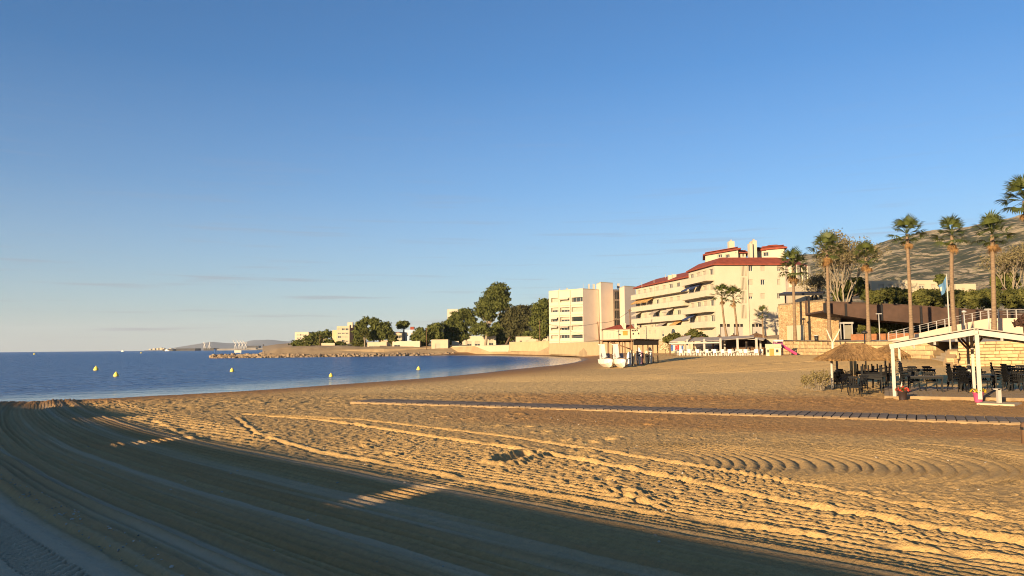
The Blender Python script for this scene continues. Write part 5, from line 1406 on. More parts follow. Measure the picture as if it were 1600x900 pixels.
# ================================================================ palms
def frond_mesh(seed, dead=False):
    rnd = random.Random(seed); vs_, fs = [], []
    # along +x: stalk, then a fan of narrow segments whose tips droop
    def strip(p0, p1, w0, w1, up):
        d = (p1 - p0).normalized(); s_ = d.cross(up).normalized(); n = len(vs_)
        vs_.extend([p0 - s_ * w0, p0 + s_ * w0, p1 + s_ * w1, p1 - s_ * w1]); fs.append((n, n + 1, n + 2, n + 3))
    L = 1.05
    stalk_end = Vector((L, 0, -0.06)); strip(Vector((0, 0, 0)), stalk_end, 0.035, 0.02, Vector((0, 0, 1)))
    for i in range(14):
        a = (i / 13 - 0.5) * R(165)
        r = (0.92 - 0.22 * abs(a) / R(82)) * rnd.uniform(0.88, 1.1)
        d = Vector((cos(a), sin(a), 0.10 * (1 - abs(a))))
        m1 = stalk_end + d * r * 0.55 + Vector((0, 0, 0.05 - 0.10 * abs(sin(a))))
        m2 = m1 + Vector((cos(a), sin(a), 0)) * r * 0.38 + Vector((0, 0, -0.14 * r - 0.14 * rnd.random()))
        strip(stalk_end, m1, 0.012, 0.050, Vector((0, 0, 1))); strip(m1, m2, 0.050, 0.004, Vector((0, 0, 1)))
    me = bpy.data.meshes.new('frond'); me.from_pydata([tuple(v) for v in vs_], [], fs); me.materials.append(M_DEADFROND if dead else M_FROND)
    return me
FR = [frond_mesh(i) for i in range(4)]; DFR = [frond_mesh(9, True), frond_mesh(10, True)]
def palm(label, base_px, crown_px, Y, crown_r, trunk_r=0.2, n=38, ndead=12, seed=1, skirt=True, group='tall fan palms along the promenade', cat='palm'):
    rnd = random.Random(seed)
    b = at(*base_px, Y); c = at(*crown_px, Y)
    t = thing('palm_tree', label, cat, b, group=group)
    top = c - b
    bow = Vector((rnd.uniform(-.12, .12), rnd.uniform(-.2, .2), 0))
    pts, rad = [], []
    for i in range(15):
        f = i / 14
        pts.append(top * f + bow * sin(pi * f) * 1.0); rad.append(trunk_r * (1.25 - 0.35 * min(1, f * 5) - 0.18 * f + (0.03 if i % 2 else 0)))
    MB().tube([Vector((0, 0, -0.4))] + pts, [rad[0] * 1.15] + rad, 10).build('trunk', M_PTRUNK, t, True, world=False)
    s_ = crown_r / 1.58
    ga = 2.399963
    n = int(n * 0.8)
    for i in range(n):
        f = (i + .5) / n
        el = R(84) - R(118) * f ** 1.15
        o = link(rnd.choice(FR), 'frond', t, top + Vector((0, 0, 0.12 * s_ * (1 - f))), (rnd.uniform(-.4, .4), -el + rnd.uniform(-.15, .15), i * ga + rnd.uniform(-.2, .2)), s_ * rnd.uniform(.72, 1.12))
    for i in range(ndead):
        o = link(rnd.choice(DFR), 'dead_frond', t, top + Vector((0, 0, -0.15 - 0.5 * rnd.random())) , (rnd.uniform(-.3, .3), R(rnd.uniform(55, 80)), i * ga), s_ * rnd.uniform(.5, .75))
    return t
palm('fan palm leaning left before the garages, left of the pair', (1135.5, 527), (1127.5, 461), 128, 1.75, 0.20, 34, 4, 1)
palm('fan palm leaning left before the garages, right of the pair', (1152.5, 525), (1145.5, 464), 128, 1.75, 0.20, 34, 4, 2)
palm('short fan palm before the right end of the white facade', (1193.5, 529), (1191, 490), 122, 1.25, 0.16, 28, 2, 3)
palm('tall fan palm before the stone building, left one', (1242.5, 532), (1239, 418), 106, 2.3, 0.24, 40, 8, 4)
palm('tall fan palm before the stone building with orange dead fronds', (1296.5, 533), (1292, 391), 95.5, 2.0, 0.24, 40, 16, 5)
palm('tall fan palm beside the lift under the footbridge', (1357.5, 531), (1353, 402), 89.5, 1.75, 0.24, 38, 12, 6)
palm('tall fan palm left of the flagpole', (1424.5, 532), (1417, 366), 82.5, 1.9, 0.22, 42, 6, 7)
palm('tall fan palm just right of the flagpole', (1492.8, 533), (1487.5, 368), 74, 1.70, 0.23, 42, 10, 8)
palm('tall fan palm with orange trunk top near the right edge', (1553.8, 533), (1550, 367), 72, 1.85, 0.24, 42, 12, 9)
palm('highest fan palm, cut off by the right edge', (1615, 533), (1601, 314), 70, 1.95, 0.25, 44, 6, 10)
# ================================================================ right side: stone walls, ramp, footbridge, stone building
def block_wall(name, label, A, B, zf0, zf1, zt0, zt1, course, lmin, lmax, m, seed, step=0.0, thick=0.5, rough=0.03):
    """coursed stone wall: every block is a part, joints recessed over a mortar core"""
    rnd = random.Random(seed)
    A, B = V2(A), V2(B); d = (B - A); Lh = d.length; d /= Lh; n = Vector((d.y, -d.x)); ang_ = math.atan2(d.y, d.x)
    r = thing(name, label, 'wall', (A.x, A.y, zf0))
    ncs = max(1, round((max(zt0 - zf0, zt1 - zf1)) / course))
    cache = []
    for k_ in range(10):
        bm = bmesh.new(); bmesh.ops.create_cube(bm, size=1.0)
        for v in bm.verts:
            v.co += Vector((rnd.uniform(-.03, .03), rnd.uniform(-.12, .12) if v.co.y < 0 else 0, rnd.uniform(-.05, .05)))
        bmesh.ops.bevel(bm, geom=[e for e in bm.edges if all(v.co.y < 0 for v in e.verts)], offset=0.06, segments=1, affect='EDGES')
        me = bpy.data.meshes.new('stone'); bm.to_mesh(me); bm.free(); me.materials.append(m if k_ % 3 else M_SANDSTONE2); cache.append(me)
    for c in range(ncs):
        u = 0.0
        back = step * c
        while u < Lh - 0.05:
            w = min(rnd.uniform(lmin, lmax), Lh - u)
            f = (u + w / 2) / Lh
            zf, zt = zf0 + (zf1 - zf0) * f, zt0 + (zt1 - zt0) * f
            h = (zt - zf) / ncs
            if h > 0.03:
                p = A + d * (u + w / 2) - n * (thick / 2 + back - rnd.uniform(0, rough))
                link(rnd.choice(cache), 'stone', r, (p.x - A.x, p.y - A.y, zf + h * (c + .5) - zf0), (0, 0, ang_), (w - 0.025, thick, h - 0.025))
            u += w
    mb = MB()
    for c in range(ncs):
        back = step * c + 0.05
        q = [A - n * back, B - n * back, B - n * (thick + step * ncs + .3), A - n * (thick + step * ncs + .3)]
        h0, h1 = (zt0 - zf0) / ncs, (zt1 - zf1) / ncs
        e = 0.03 if c == ncs - 1 else 0.0
        bot = [zf0 + h0 * c - (1.0 if c == 0 else 0), zf1 + h1 * c - (1.0 if c == 0 else 0)]
        top = [zf0 + h0 * (c + 1) - e - .012, zf1 + h1 * (c + 1) - e - .012]
        vs_ = [(*q[0], bot[0]), (*q[1], bot[1]), (*q[2], bot[1]), (*q[3], bot[0]), (*q[0], top[0]), (*q[1], top[1]), (*q[2], top[1]), (*q[3], top[0])]
        mb.add(vs_, [(3, 2, 1, 0), (4, 5, 6, 7), (0, 1, 5, 4), (1, 2, 6, 5), (2, 3, 7, 6), (3, 0, 4, 7)])
    mb.build('core', M_MORTAR, r)
    return r
def zat(px, py, Y): return at(px, py, Y).z
# stepped seat wall along the top of the beach
block_wall('stepped_stone_wall', 'stepped sandstone seat wall behind the straw sunshade', xy(1209.5, 110), xy(1300, 92), zat(1209.5, 554.5, 110), zat(1300, 556.5, 92), zat(1209.5, 533.5, 110), zat(1300, 534, 92), 0.5, 0.7, 1.5, M_SANDSTONE, 1, 0.38)
block_wall('stepped_stone_wall', 'stepped sandstone seat wall left of the beach steps', xy(1300.3, 92), xy(1452, 77), zat(1300, 556.5, 92), zat(1452, 563, 77), zat(1300, 534, 92), zat(1452, 533, 77), 0.5, 0.7, 1.5, M_SANDSTONE, 2, 0.38)
# steps down to the sand
st = thing('beach_steps', 'flight of stone steps between the seat wall and rough stone wall', 'steps', (*xy(1473, 73), zat(1473, 567, 73)))
a, b = V2(xy(1454, 76.5)), V2(xy(1494, 66)); dd = (b - a).normalized(); nn = Vector((dd.y, -dd.x))
zlo, zhi = zat(1473, 566, 71), zat(1473, 535, 73)
for i in range(7):
    q = [a - nn * (0.42 * i), b - nn * (0.42 * i), b - nn * 4.6, a - nn * 4.6]
    MB().prism([tuple(v) for v in q], zlo - .6 if i == 0 else zlo + (zhi - zlo) * i / 7 + .003, zlo + (zhi - zlo) * (i + 1) / 7).build('step', M_CONC, st)
# rough wall nearest on the right
block_wall('rough_stone_wall', 'tall rough sandstone wall seen through the white pergola', xy(1496, 63.5), xy(1760, 56), zat(1496, 574, 63.5), zat(1760, 574, 56), zat(1496, 534.5, 63.5), zat(1760, 528, 56), 0.27, 0.3, 0.95, M_SANDSTONE, 3, 0.02, 0.5, 0.14)
block_wall('rough_stone_wall', 'sloping end of the rough stone wall beside the steps', xy(1488.5, 62.5), xy(1497, 62.8), zat(1488, 575, 62.5), zat(1497, 574, 62.8), zat(1488, 566, 62.5), zat(1497, 545, 62.8), 0.36, 0.4, 0.7, M_SANDSTONE, 4, 0.0, 0.6)

# cream ramp wall with railing
rw = [(1388, 531.5, 88), (1420, 524.5, 86), (1470, 513, 83), (1510, 504.5, 80.5), (1547, 497.5, 78.5), (1600, 497, 76), (1760, 497, 70)]
rp = thing('ramp_wall', 'smooth cream ramp wall rising to the right behind the palms', 'wall', (*xy(1388, 84), 2.5))
mb, cp = MB(), MB()
for (p0, t0, y0_), (p1, t1, y1_) in zip(rw[:-1], rw[1:]):
    a, b = xy(p0, y0_), xy(p1, y1_); za0, zb0 = zat(p0, t0, y0_), zat(p1, t1, y1_)
    d_ = (V2(b) - V2(a)).normalized(); n_ = Vector((d_.y, -d_.x)) * -0.35
    lo = 1.4
    mb.add([(*a, lo), (*b, lo), (*b, zb0), (*a, za0), (a[0] + n_.x, a[1] + n_.y, lo), (b[0] + n_.x, b[1] + n_.y, lo), (b[0] + n_.x, b[1] + n_.y, zb0), (a[0] + n_.x, a[1] + n_.y, za0)], [(0, 1, 2, 3), (7, 6, 5, 4), (3, 2, 6, 7), (4, 0, 3, 7), (1, 5, 6, 2)])
mb.build('face', M_STUCCO_R, rp)
rl = thing('ramp_railing', 'pale metal railing on top of the cream ramp wall', 'railing', (*xy(1388, 84), zat(1388, 531.5, 84)))
def ramp_top(px):
    for (p0, t0, y0_), (p1, t1, y1_) in zip(rw[:-1], rw[1:]):
        if p0 <= px <= p1:
            f = (px - p0) / (p1 - p0); Yv = y0_ + (y1_ - y0_) * f
            q = at(px, t0 + (t1 - t0) * f, Yv); return Vector((q.x, q.y + .17, q.z))
pts = []
for px in (1390, 1402, 1414, 1439, 1452, 1465, 1478, 1507, 1521, 1534, 1547, 1562, 1576, 1590, 1604, 1620):
    q = ramp_top(px); pts.append(q)
    MB().box(q + Vector((0, 0, .43)), (0.07, 0.07, 0.9)).build('post', M_STEEL, rl)
for h in (.38, .62, .86):
    MB().tube([q + Vector((0, 0.03, h)) for q in pts], 0.012 if h < .8 else .022, 5).build('rail', M_STEEL, rl)

# footbridge of weathered steel
bpx = [(1289, 473.5, 488, 97), (1320, 474.3, 493, 96), (1360, 475.5, 499, 95), (1410, 477.5, 503, 94), (1450, 479.5, 506, 93.5), (1500, 482.5, 508, 93), (1560, 487, 512, 92.5), (1640, 492, 516, 92)]
fb = thing('footbridge', 'long dark brown steel footbridge behind the palms', 'bridge', (*xy(1289, 97), zat(1289, 488, 97)))
for (p0, t0, b0, y0_), (p1, t1, b1, y1_) in zip(bpx[:-1], bpx[1:]):
    a, b = xy(p0, y0_), xy(p1, y1_)
    z = [zat(p0, b0, y0_), zat(p1, b1, y1_), zat(p1, t1, y1_), zat(p0, t0, y0_)]
    vs_ = [(*a, z[0]), (*b, z[1]), (*b, z[2]), (*a, z[3]), (a[0], a[1] + .15, z[0]), (b[0], b[1] + .15, z[1]), (b[0], b[1] + .15, z[2]), (a[0], a[1] + .15, z[3])]
    MB().add(vs_, [(0, 1, 2, 3), (7, 6, 5, 4), (3, 2, 6, 7), (4, 5, 1, 0), (0, 3, 7, 4), (1, 5, 6, 2)]).build('side_panel', M_CORTEN, fb)
    zf = [z[0] + .25, z[1] + .25]
    dk = [(a[0], a[1] + .16, zf[0]), (b[0], b[1] + .16, zf[1]), (b[0] + 1.5, b[1] + 10, zf[1]), (a[0] + 1.5, a[1] + 10, zf[0])]
    MB().add(dk + [(x_, y_, z_ - .22) for x_, y_, z_ in dk], [(0, 1, 2, 3), (7, 6, 5, 4), (0, 4, 5, 1), (1, 5, 6, 2), (2, 6, 7, 3), (3, 7, 4, 0)]).build('deck', M_CORTEN, fb)  # deck made this deep to cast the shade under the bridge
    bk = [(a[0] + 1.5, a[1] + 10.02), (b[0] + 1.5, b[1] + 10.02)]
    MB().add([(*bk[0], z[0]), (*bk[1], z[1]), (*bk[1], z[2] + .9), (*bk[0], z[3] + .9)], [(0, 1, 2, 3)]).build('far_panel', M_CORTEN, fb)
for px in (1291, 1323.5, 1379.5, 1441, 1502, 1562):
    for (p0, t0, b0, y0_), (p1, t1, b1, y1_) in zip(bpx[:-1], bpx[1:]):
        if p0 <= px < p1:
            f = (px - p0) / (p1 - p0); yv = y0_ + (y1_ - y0_) * f
            zt_, zb_ = zat(px, t0 + (t1 - t0) * f, yv), zat(px, b0 + (b1 - b0) * f, yv)
            x_, y_ = xy(px, yv); MB().box((x_, y_ - .09, (zt_ + zb_) / 2), (0.22, 0.16, zt_ - zb_ + .04)).build('rib', M_DARK, fb)
# back wall added to the underpass, its shade put into the dark colour
up = thing('underpass_wall', 'back wall under the footbridge with its shade put into the colour', 'wall', (*xy(1400, 106), 3))
mb = MB(); wall_sheet(mb, xy(1312, 107), xy(1660, 101), 2.0, zat(1360, 486, 106)); mb.build('face', mat('underpass_shade_dark', (0.06, 0.05, 0.04), 0.9, 0.3, 1.0), up)
bd = tag(MB().prism([xy(1330, 97), xy(1470, 88), xy(1470, 92), xy(1330, 103)], 2.5, zat(1360, 522, 97)).build('planting_bed', mat('red_earth', (0.24, 0.10, 0.04), 0.95, 0.3, 2, 0.03, 8)), 'bed of reddish earth under the footbridge', 'planter')
# glazed lift
lf = thing('lift', 'glazed lift shaft in the dark opening beside the stone building', 'lift', (*xy(1324, 98), zat(1324, 530, 98)))
z0, z1 = zat(1324, 530, 98), zat(1324, 506, 98)
c = xy(1323.5, 98.6)
for sx in (-.52, .52):
    for sy in (-.5, .5): MB().box((c[0] + sx, c[1] + sy, (z0 + z1) / 2), (.1, .1, z1 - z0)).build('post', M_STEEL, lf)
MB().box((c[0], c[1] - .47, (z0 + z1) / 2 - .06), (.92, .03, z1 - z0 - .2)).build('door', mat('lift_glass', (0.22, 0.20, 0.15), 0.2, 0.1), lf)
MB().box((c[0], c[1], z1 + .12), (1.35, 1.2, .24)).build('head', M_STEEL, lf)
# stone building with the dark canopy
SB0, SB1 = xy(1218, 114), xy(1315, 100)
zs0, zs1 = zat(1218, 532, 114), zat(1218, 475, 114)
sbd = thing('stone_building', 'golden stone pavilion under a dark flat canopy', 'building', (*SB0, zs0))
cut_u, cut_z = on_plane(SB0, SB1, 1289, 489)
u1_, z_r = on_plane(SB0, SB1, 1315, 492)
Lt = (V2(SB1) - V2(SB0)).length
u_d0, zd1 = on_plane(SB0, SB1, 1227.5, 508.5); u_d1, _ = on_plane(SB0, SB1, 1256.5, 508.5)
mb = MB(); wall_sheet(mb, SB0, off(SB0, SB1, cut_u, 0), zs0 - .5, zs1, [(u_d0, u_d1, zs0, zd1)], 0.2)
e0 = off(SB0, SB1, cut_u, 0)
mb.add([(*e0, zs0 - .5), (*SB1, zs0 - .5), (*SB1, z_r), (*e0, cut_z)], [(0, 1, 2, 3)])
mb.build('wall', M_RUBBLE, sbd)
dw = (u_d1 - u_d0) / 4
for k_ in range(4):
    a, b = off(SB0, SB1, u_d0 + dw * k_ + .02, -.17), off(SB0, SB1, u_d0 + dw * (k_ + 1) - .02, -.17)
    MB().prism([a, b, (b[0], b[1] + .05), (a[0], a[1] + .05)], zs0 - .3, zd1 - .02).build('door', M_CREAM, sbd)
mb = MB(); wall_sheet(mb, SB1, (SB1[0] + .8, SB1[1] + 9), zs0 - .5, z_r); mb.build('side_wall', M_RUBBLE, sbd); mb = MB(); wall_sheet(mb, (SB0[0] + 5.5, SB0[1] + 12), SB0, zs0 - .5, zs1); mb.build('side_wall', M_RUBBLE, sbd)
MB().prism([SB0, e0, (e0[0] + 1, e0[1] + 12), (SB0[0] + 5.5, SB0[1] + 12)], zs1 - .25, zs1 - .01).build('roof', M_PAVE, sbd)
cn = thing('canopy', 'thin dark flat canopy above the stone pavilion', 'canopy', (*xy(1250, 102), zs1))
a, b = at(1217, 461, 113), at(1286, 460, 107)
vs_ = [(a.x, a.y, a.z - .12), (b.x, b.y, b.z - .1), (b.x + 4, b.y + 9, b.z + .75), (a.x + 4, a.y + 9, a.z + .75)]
MB().add(vs_ + [(x_, y_, z_ + .32) for x_, y_, z_ in vs_], [(3, 2, 1, 0), (4, 5, 6, 7), (0, 1, 5, 4), (1, 2, 6, 5), (2, 3, 7, 6), (3, 0, 4, 7)]).build('roof', M_DARK, cn)
for px, yy in ((1227, 116), (1263.5, 106.4), (1269, 112), (1284, 110)):
    q = at(px, 462, yy); lo = zs1 if yy > 107 else zs0 - .8
    MB().box((q.x, q.y, (q.z + lo) / 2), (.17 if yy > 107 else .28, .17, q.z - lo)).build('post', M_DARK, cn)
# white villa row above the hedge
px_block('terraced_villa', 'long low cream villa row above the hedge', 'house', 1366, 1476, 441, 462, 126, M_CREAM, 8, [(1372, 1381, 444, 450), (1388, 1394, 444, 450), (1402, 1411, 444, 450), (1420, 1426, 444, 450), (1436, 1445, 444, 450), (1455, 1462, 444, 450)], kinds=('half', 'shut'))
px_block('terraced_villa', 'small cream house behind the dark canopy', 'house', 1262, 1288, 446, 470, 122, M_CREAM, 8, [(1268, 1273, 452, 457)])
px_block('terraced_villa', 'cream house end right of the blue flag above the hedge', 'house', 1498, 1530, 446, 470, 128, M_CREAM, 8, [(1503, 1508, 450, 456)])

# ---------------------------------------------------------------- lamps, flagpole, bin
def lamp(label, px, py0, py1, Y, head='tee', m=None):
    b = at(px, py1, Y); h = at(px, py0, Y).z - b.z; m = m or M_STEEL
    t = thing('street_lamp', label, 'lamp', b)
    MB().tube([(0, 0, -.3), (0, 0, h)], [.07, .05], 8).build('pole', m, t, True, world=False)
    if head == 'tee': MB().box((0, 0, h + .05), (.62, .22, .1)).build('lamp_head', m, t, world=False)
    else: MB().lathe([(.05, 0), (.22, .05), (.26, .16), (.1, .26), (.03, .3)], (0, 0, h), 10).build('lamp_head', m, t, True, world=False)
lamp('white street lamp with a flat tee head under the footbridge', 1374.8, 491, 530, 90)
lamp('dark street lamp before the stone pavilion doors', 1256.8, 500, 532, 105, 'round', M_DARK)
lamp('pale street lamp behind the palm near the right edge', 1545.5, 484, 516, 73)
lamp('small grey camera post behind the ramp railing', 1507, 489, 504, 78.5, 'round')
lamp('thin dark post standing in the sand behind the straw sunshade', 1353, 522, 574, 62, 'round', M_DARK)
p = at(1486.5, 572, 64); hgt = zat(1486.5, 430, 64) - p.z
fl = thing('flagpole', 'tall white flagpole with a limp blue and white flag', 'flagpole', p)
MB().tube([(0, 0, -.3), (0, 0, hgt)], [.075, .05], 8).build('pole', M_WPAINT, fl, True, world=False)
MB().lathe([(.02, 0), (.09, .05), (.02, .13)], (0, 0, hgt), 8).build('finial', M_WPAINT, fl, world=False)
g = MB(); nu, nv = 9, 9; vs_ = []
for i in range(nu):
    for j in range(nv):
        f, v = i / (nu - 1), j / (nv - 1)
        vs_.append((-.07 - f * .62 + .1 * v * f, .16 * sin(f * 9 + v * 2) * f, hgt - .1 - v * .95 - f * .85 - .12 * sin(f * 4)))
g.add(vs_, [(i * nv + j, i * nv + j + 1, (i + 1) * nv + j + 1, (i + 1) * nv + j) for i in range(nu - 1) for j in range(nv - 1)])
g.build('flag', M_SAIL, fl, True, world=False)
g = MB(); g.add([(v[0], v[1] - .02, v[2]) for v in vs_], [(i * nv + j, i * nv + j + 1, (i + 1) * nv + j + 1, (i + 1) * nv + j) for i in range(5, nu - 1) for j in range(2, 5)]); g.build('flag_stripe', M_WPAINT, fl, True, world=False)
p = at(1276, 534, 99.5)
bn = thing('litter_bin', 'dark litter bin on the promenade before the stone pavilion', 'bin', p)
MB().lathe([(.24, 0), (.28, .75)], n=10).build('drum', M_DARK, bn, True, world=False); MB().lathe([(.30, .76), (.30, .84)], n=10).build('rim', M_STEEL, bn, world=False)
# bleached forked trunk
p = at(1300.5, 556, 88)
yt = thing('bleached_trunk', 'white forked dead tree trunk standing behind the straw sunshade', 'tree trunk', p)
tp = [at(1300.8, 534, 88) - p, at(1291.5, 515, 88) - p, at(1313, 513, 88) - p]
MB().tube([(0, 0, -.3), tp[0] * .5 + Vector((.04, 0, 0)), tp[0]], [.16, .14, .13], 8).tube([tp[0] - Vector((0, 0, .1)), (tp[0] + tp[1]) / 2 + Vector((-.05, 0, 0)), tp[1]], [.11, .085, .05], 7).tube([tp[0] - Vector((0, 0, .1)), (tp[0] + tp[2]) / 2 + Vector((.05, 0, -.05)), tp[2]], [.11, .085, .05], 7).build('trunk', mat('bleached_wood', (0.60, 0.50, 0.36), 0.8, 0.1, 3), yt, True, world=False)

# ---------------------------------------------------------------- poles and wires by the blocks
def pole(label, pxb, pyb, pxt, pyt, Y, lean=0):
    b, t_ = at(pxb, pyb, Y), at(pxt, pyt, Y)
    r = thing('utility_pole', label, 'pole', b, group='wooden utility poles')
    MB().tube([(0, 0, -.4), t_ - b], [.15, .1], 8).build('pole', M_BWOOD, r, True, world=False)
    MB().box((t_ - b) - Vector((0, 0, .3)), (.9, .08, .08)).build('crossarm', M_BWOOD, r, world=False)
    return t_
t1 = pole('wooden utility pole right of the orange boundary wall', 843.5, 549, 843.5, 501, 262)
t2 = pole('leaning wooden utility pole before the bare side wall', 938, 552, 934, 502.5, 178)
t3 = pole('tall wooden utility pole before the arched house', 985.5, 535, 984, 483, 168)
t4 = pole('thin wooden utility pole left of the small cream boathouse', 666.5, 548, 666.5, 512, 322)
t5 = pole('thin wooden utility pole among the shrubs of the far headland', 500, 547, 500, 524, 326)
def wire(label, a, b, sag):
    o = MB().tube([a.lerp(b, i / 12) - Vector((0, 0, sag * sin(pi * i / 12))) for i in range(13)], 0.035, 4).build('overhead_wire', M_DARK)
    tag(o, label, 'wire')
wire('overhead wire between the leaning pole and the tall pole', t2 - Vector((0, 0, .3)), t3 - Vector((0, 0, .4)), .8)
wire('overhead wire running left from the leaning pole', t1 - Vector((0, 0, .3)), t2 - Vector((0, 0, .4)), 1.2)
# ================================================================ boardwalk
F0, F1 = gnd(548, 630, PLAT), gnd(1600, 664.5, PLAT)
dv = (F1 - F0); dv.z = 0; Lb = dv.length; dv.normalize(); pv = Vector((-dv.y, dv.x, 0))
if pv.y < 0: pv = -pv
WB = 1.75
bw_ = thing('boardwalk', 'low grey plank boardwalk crossing the raked sand', 'boardwalk', (F0.x, F0.y, PLAT))
npl = int((Lb + 5) / 0.27)
pm = MB().box((0, 0, 0), (0.235, WB, 0.05)).mesh('plank', M_GWOOD)
ang_b = math.atan2(dv.y, dv.x)
rnd = random.Random(3)
for i in range(npl):
    p = dv * (i + .5) * 0.27 + pv * (WB / 2 + 0.05)
    link(pm, 'plank', bw_, (p.x, p.y, 0.062 + rnd.uniform(-.006, .006)), (rnd.uniform(-.006, .006), 0, ang_b + rnd.uniform(-.006, .006)))
Lt_ = npl * 0.27
for off_ in (0.0, WB + .1):
    a = F0 + pv * (off_); MB().beam(a + Vector((0, 0, -.005)), a + dv * Lt_ + Vector((0, 0, -.005)), .07, .12).build('edge_beam', M_EDGE, bw_)
MB().beam(F0 + pv * (WB / 2 + .05) + Vector((0, 0, -.02)), F0 + dv * Lt_ + pv * (WB / 2 + .05) + Vector((0, 0, -.02)), .12, .09).build('bearer', M_GWOOD, bw_)
p = gnd(1604.5, 694, PLAT)
pb = thing('wooden_bollard', 'dark wooden bollard cut off by the right edge below the boardwalk', 'bollard', (p.x, p.y, PLAT))
MB().lathe([(.11, -.2), (.11, .46), (.09, .5), (.03, .52)], n=12).build('post', M_BWOOD, pb, True, world=False)
MB().lathe([(.115, .34), (.115, .40)], n=12).build('band', M_DARK, pb, world=False)

# ================================================================ white pergola terrace
E0, E1 = gnd(1398, 621.5, PLAT + .06), gnd(1582, 624.8, PLAT + .06)
ex = (E1 - E0); ex.z = 0; ex.normalize()
ey = Vector((.475, .88, 0)).normalized()
en = Vector((-ex.y, ex.x, 0))
DZ = PLAT + .12
dk = thing('terrace_deck', 'board terrace floor under the white pergola', 'deck', (E0.x, E0.y, PLAT))
dm = MB().box((0, 0, 0), (0.185, 8.6, 0.05)).mesh('board', M_DECK)
nb_ = int(15 / 0.2)
for i in range(nb_):
    p = ex * ((i + .5) * .2 - .4) + en * (4.3 + .12)
    link(dm, 'board', dk, (p.x, p.y, DZ - PLAT - .025 + rnd.uniform(-.004, .004)), (0, 0, math.atan2(ex.y, ex.x)))
a = E0 - ex * .4; MB().beam(a + en * .06 + Vector((0, 0, -.02)), a + ex * 15 + en * .06 + Vector((0, 0, -.02)), .1, .2).build('kerb_beam', M_EDGE, dk)
MB().prism([tuple((a + en * .12)[:2]), tuple((a + ex * 15 + en * .12)[:2]), tuple((a + ex * 15 + en * 8.7)[:2]), tuple((a + en * 8.7)[:2])], PLAT - .4, DZ - .055).build('subfloor', M_GWOOD, dk)

he = zat(1397, 541, E0.y) - DZ
pg = thing('pergola', 'white framed pergola with low pitched roof over the terrace', 'pergola', (E0.x, E0.y, DZ))
fl_ = E0.copy(); fl_.z = DZ
fr_ = gnd(1531.5, 624, DZ)
hr_ = zat(1532, 519, fr_.y) - DZ
wv = fr_ - fl_; wv.z = 0
Dp = 8.6
def post(p, h, w=.15, m=M_WPAINT):
    MB().box((p.x, p.y, DZ + h / 2), (w, w, h), math.atan2(ex.y, ex.x)).build('post', m, pg)
for row in (0, .5, 1):
    o_ = ey * Dp * row
    if row != .5: post(fl_ + o_, he - .1, .135 if row == 0 else .11)
    post(fr_ + o_, hr_ - .1, .15 if row == 0 else .12); post(fr_ + wv + o_, he - .1, .12)
    for sgn in ((1, -1) if row else ()):                                                 # knee braces
        b0 = fr_ + o_ + Vector((0, 0, hr_ - .75)); b1 = fr_ + o_ - wv * sgn * .13 + Vector((0, 0, hr_ - .22))
        MB().beam(b0, b1, .07, .07, (0, 1, 0)).build('brace', M_BWOOD if row else M_WPAINT, pg)
L0, L1 = fl_ + Vector((0, 0, he)), fl_ + ey * Dp + Vector((0, 0, he))
T0, T1 = fr_ + Vector((0, 0, hr_)), fr_ + ey * Dp + Vector((0, 0, hr_))
R0, R1_ = fr_ + wv + Vector((0, 0, he)), fr_ + wv + ey * Dp + Vector((0, 0, he))
for a, b, nm_ in ((L0, T0, 'front_beam'), (T0, R0, 'front_beam'), (L1, T1, 'rear_beam'), (T1, R1_, 'rear_beam'), (L0, L1, 'eave_beam'), (T0, T1, 'ridge_beam'), (R0, R1_, 'eave_beam')):
    e = (b - a).normalized() * .1
    MB().beam(a - e, b + e, .11, .21 if nm_ == 'front_beam' else .14).build(nm_, M_WPAINT, pg)
for a, b, c_, d_ in ((L0, T0, T1, L1), (T0, R0, R1_, T1)):
    up_ = Vector((0, 0, .15)); vs_ = [a + up_, b + up_, c_ + up_, d_ + up_]
    MB().add(vs_ + [v + Vector((0, 0, .04)) for v in vs_], [(3, 2, 1, 0), (4, 5, 6, 7), (0, 1, 5, 4), (1, 2, 6, 5), (2, 3, 7, 6), (3, 0, 4, 7)]).build('roof_sheet', M_CANVAS2, pg)
    for k_ in range(1, 5):
        f = k_ / 5; q0, q1 = a.lerp(d_, f), b.lerp(c_, f); MB().beam(q0 + Vector((0, 0, .05)), q1 + Vector((0, 0, .05)), .07, .12).build('rafter', M_BWOOD, pg)
    for k_ in range(1, 4):
        f = k_ / 4; q = a.lerp(b, f); MB().box(q + Vector((0, -.12, -.17)), (.07, .07, .12)).build('bracket', M_WPAINT, pg)

# ================================================================ black tables and chairs
def make_chair():
    t = thing('chair', 'x', 'chair')
    MB().box((0, 0, .43), (.46, .44, .045)).box((0, -.21, .405), (.40, .03, .06)).build('seat', M_BLACK, t, world=False)
    b = MB()
    M_ = Matrix.Rotation(R(-12), 3, 'X')
    for k_ in range(5): b.box((-.16 + k_ * .08, .245 + .03, .66), (.045, .022, .36), M=M_)
    b.box((0, .315, .85), (.46, .035, .08), M=M_); b.box((0, .235, .49), (.42, .03, .04), M=M_)
    b.build('backrest', M_BLACK, t, world=False)
    for sx in (-1, 1):
        MB().tube([(sx * .20, -.19, .42), (sx * .25, -.25, 0)], [.022, .017], 6).build('leg', M_BLACK, t, world=False)
        MB().tube([(sx * .20, .19, .42), (sx * .25, .30, 0)], [.022, .017], 6).build('leg', M_BLACK, t, world=False)
        MB().tube([(sx * .235, -.2, .42), (sx * .245, -.2, .63), (sx * .245, .22, .66)], .02, 6).build('armrest', M_BLACK, t, world=False)
    return t
CH = make_chair(); CH_used = [False]
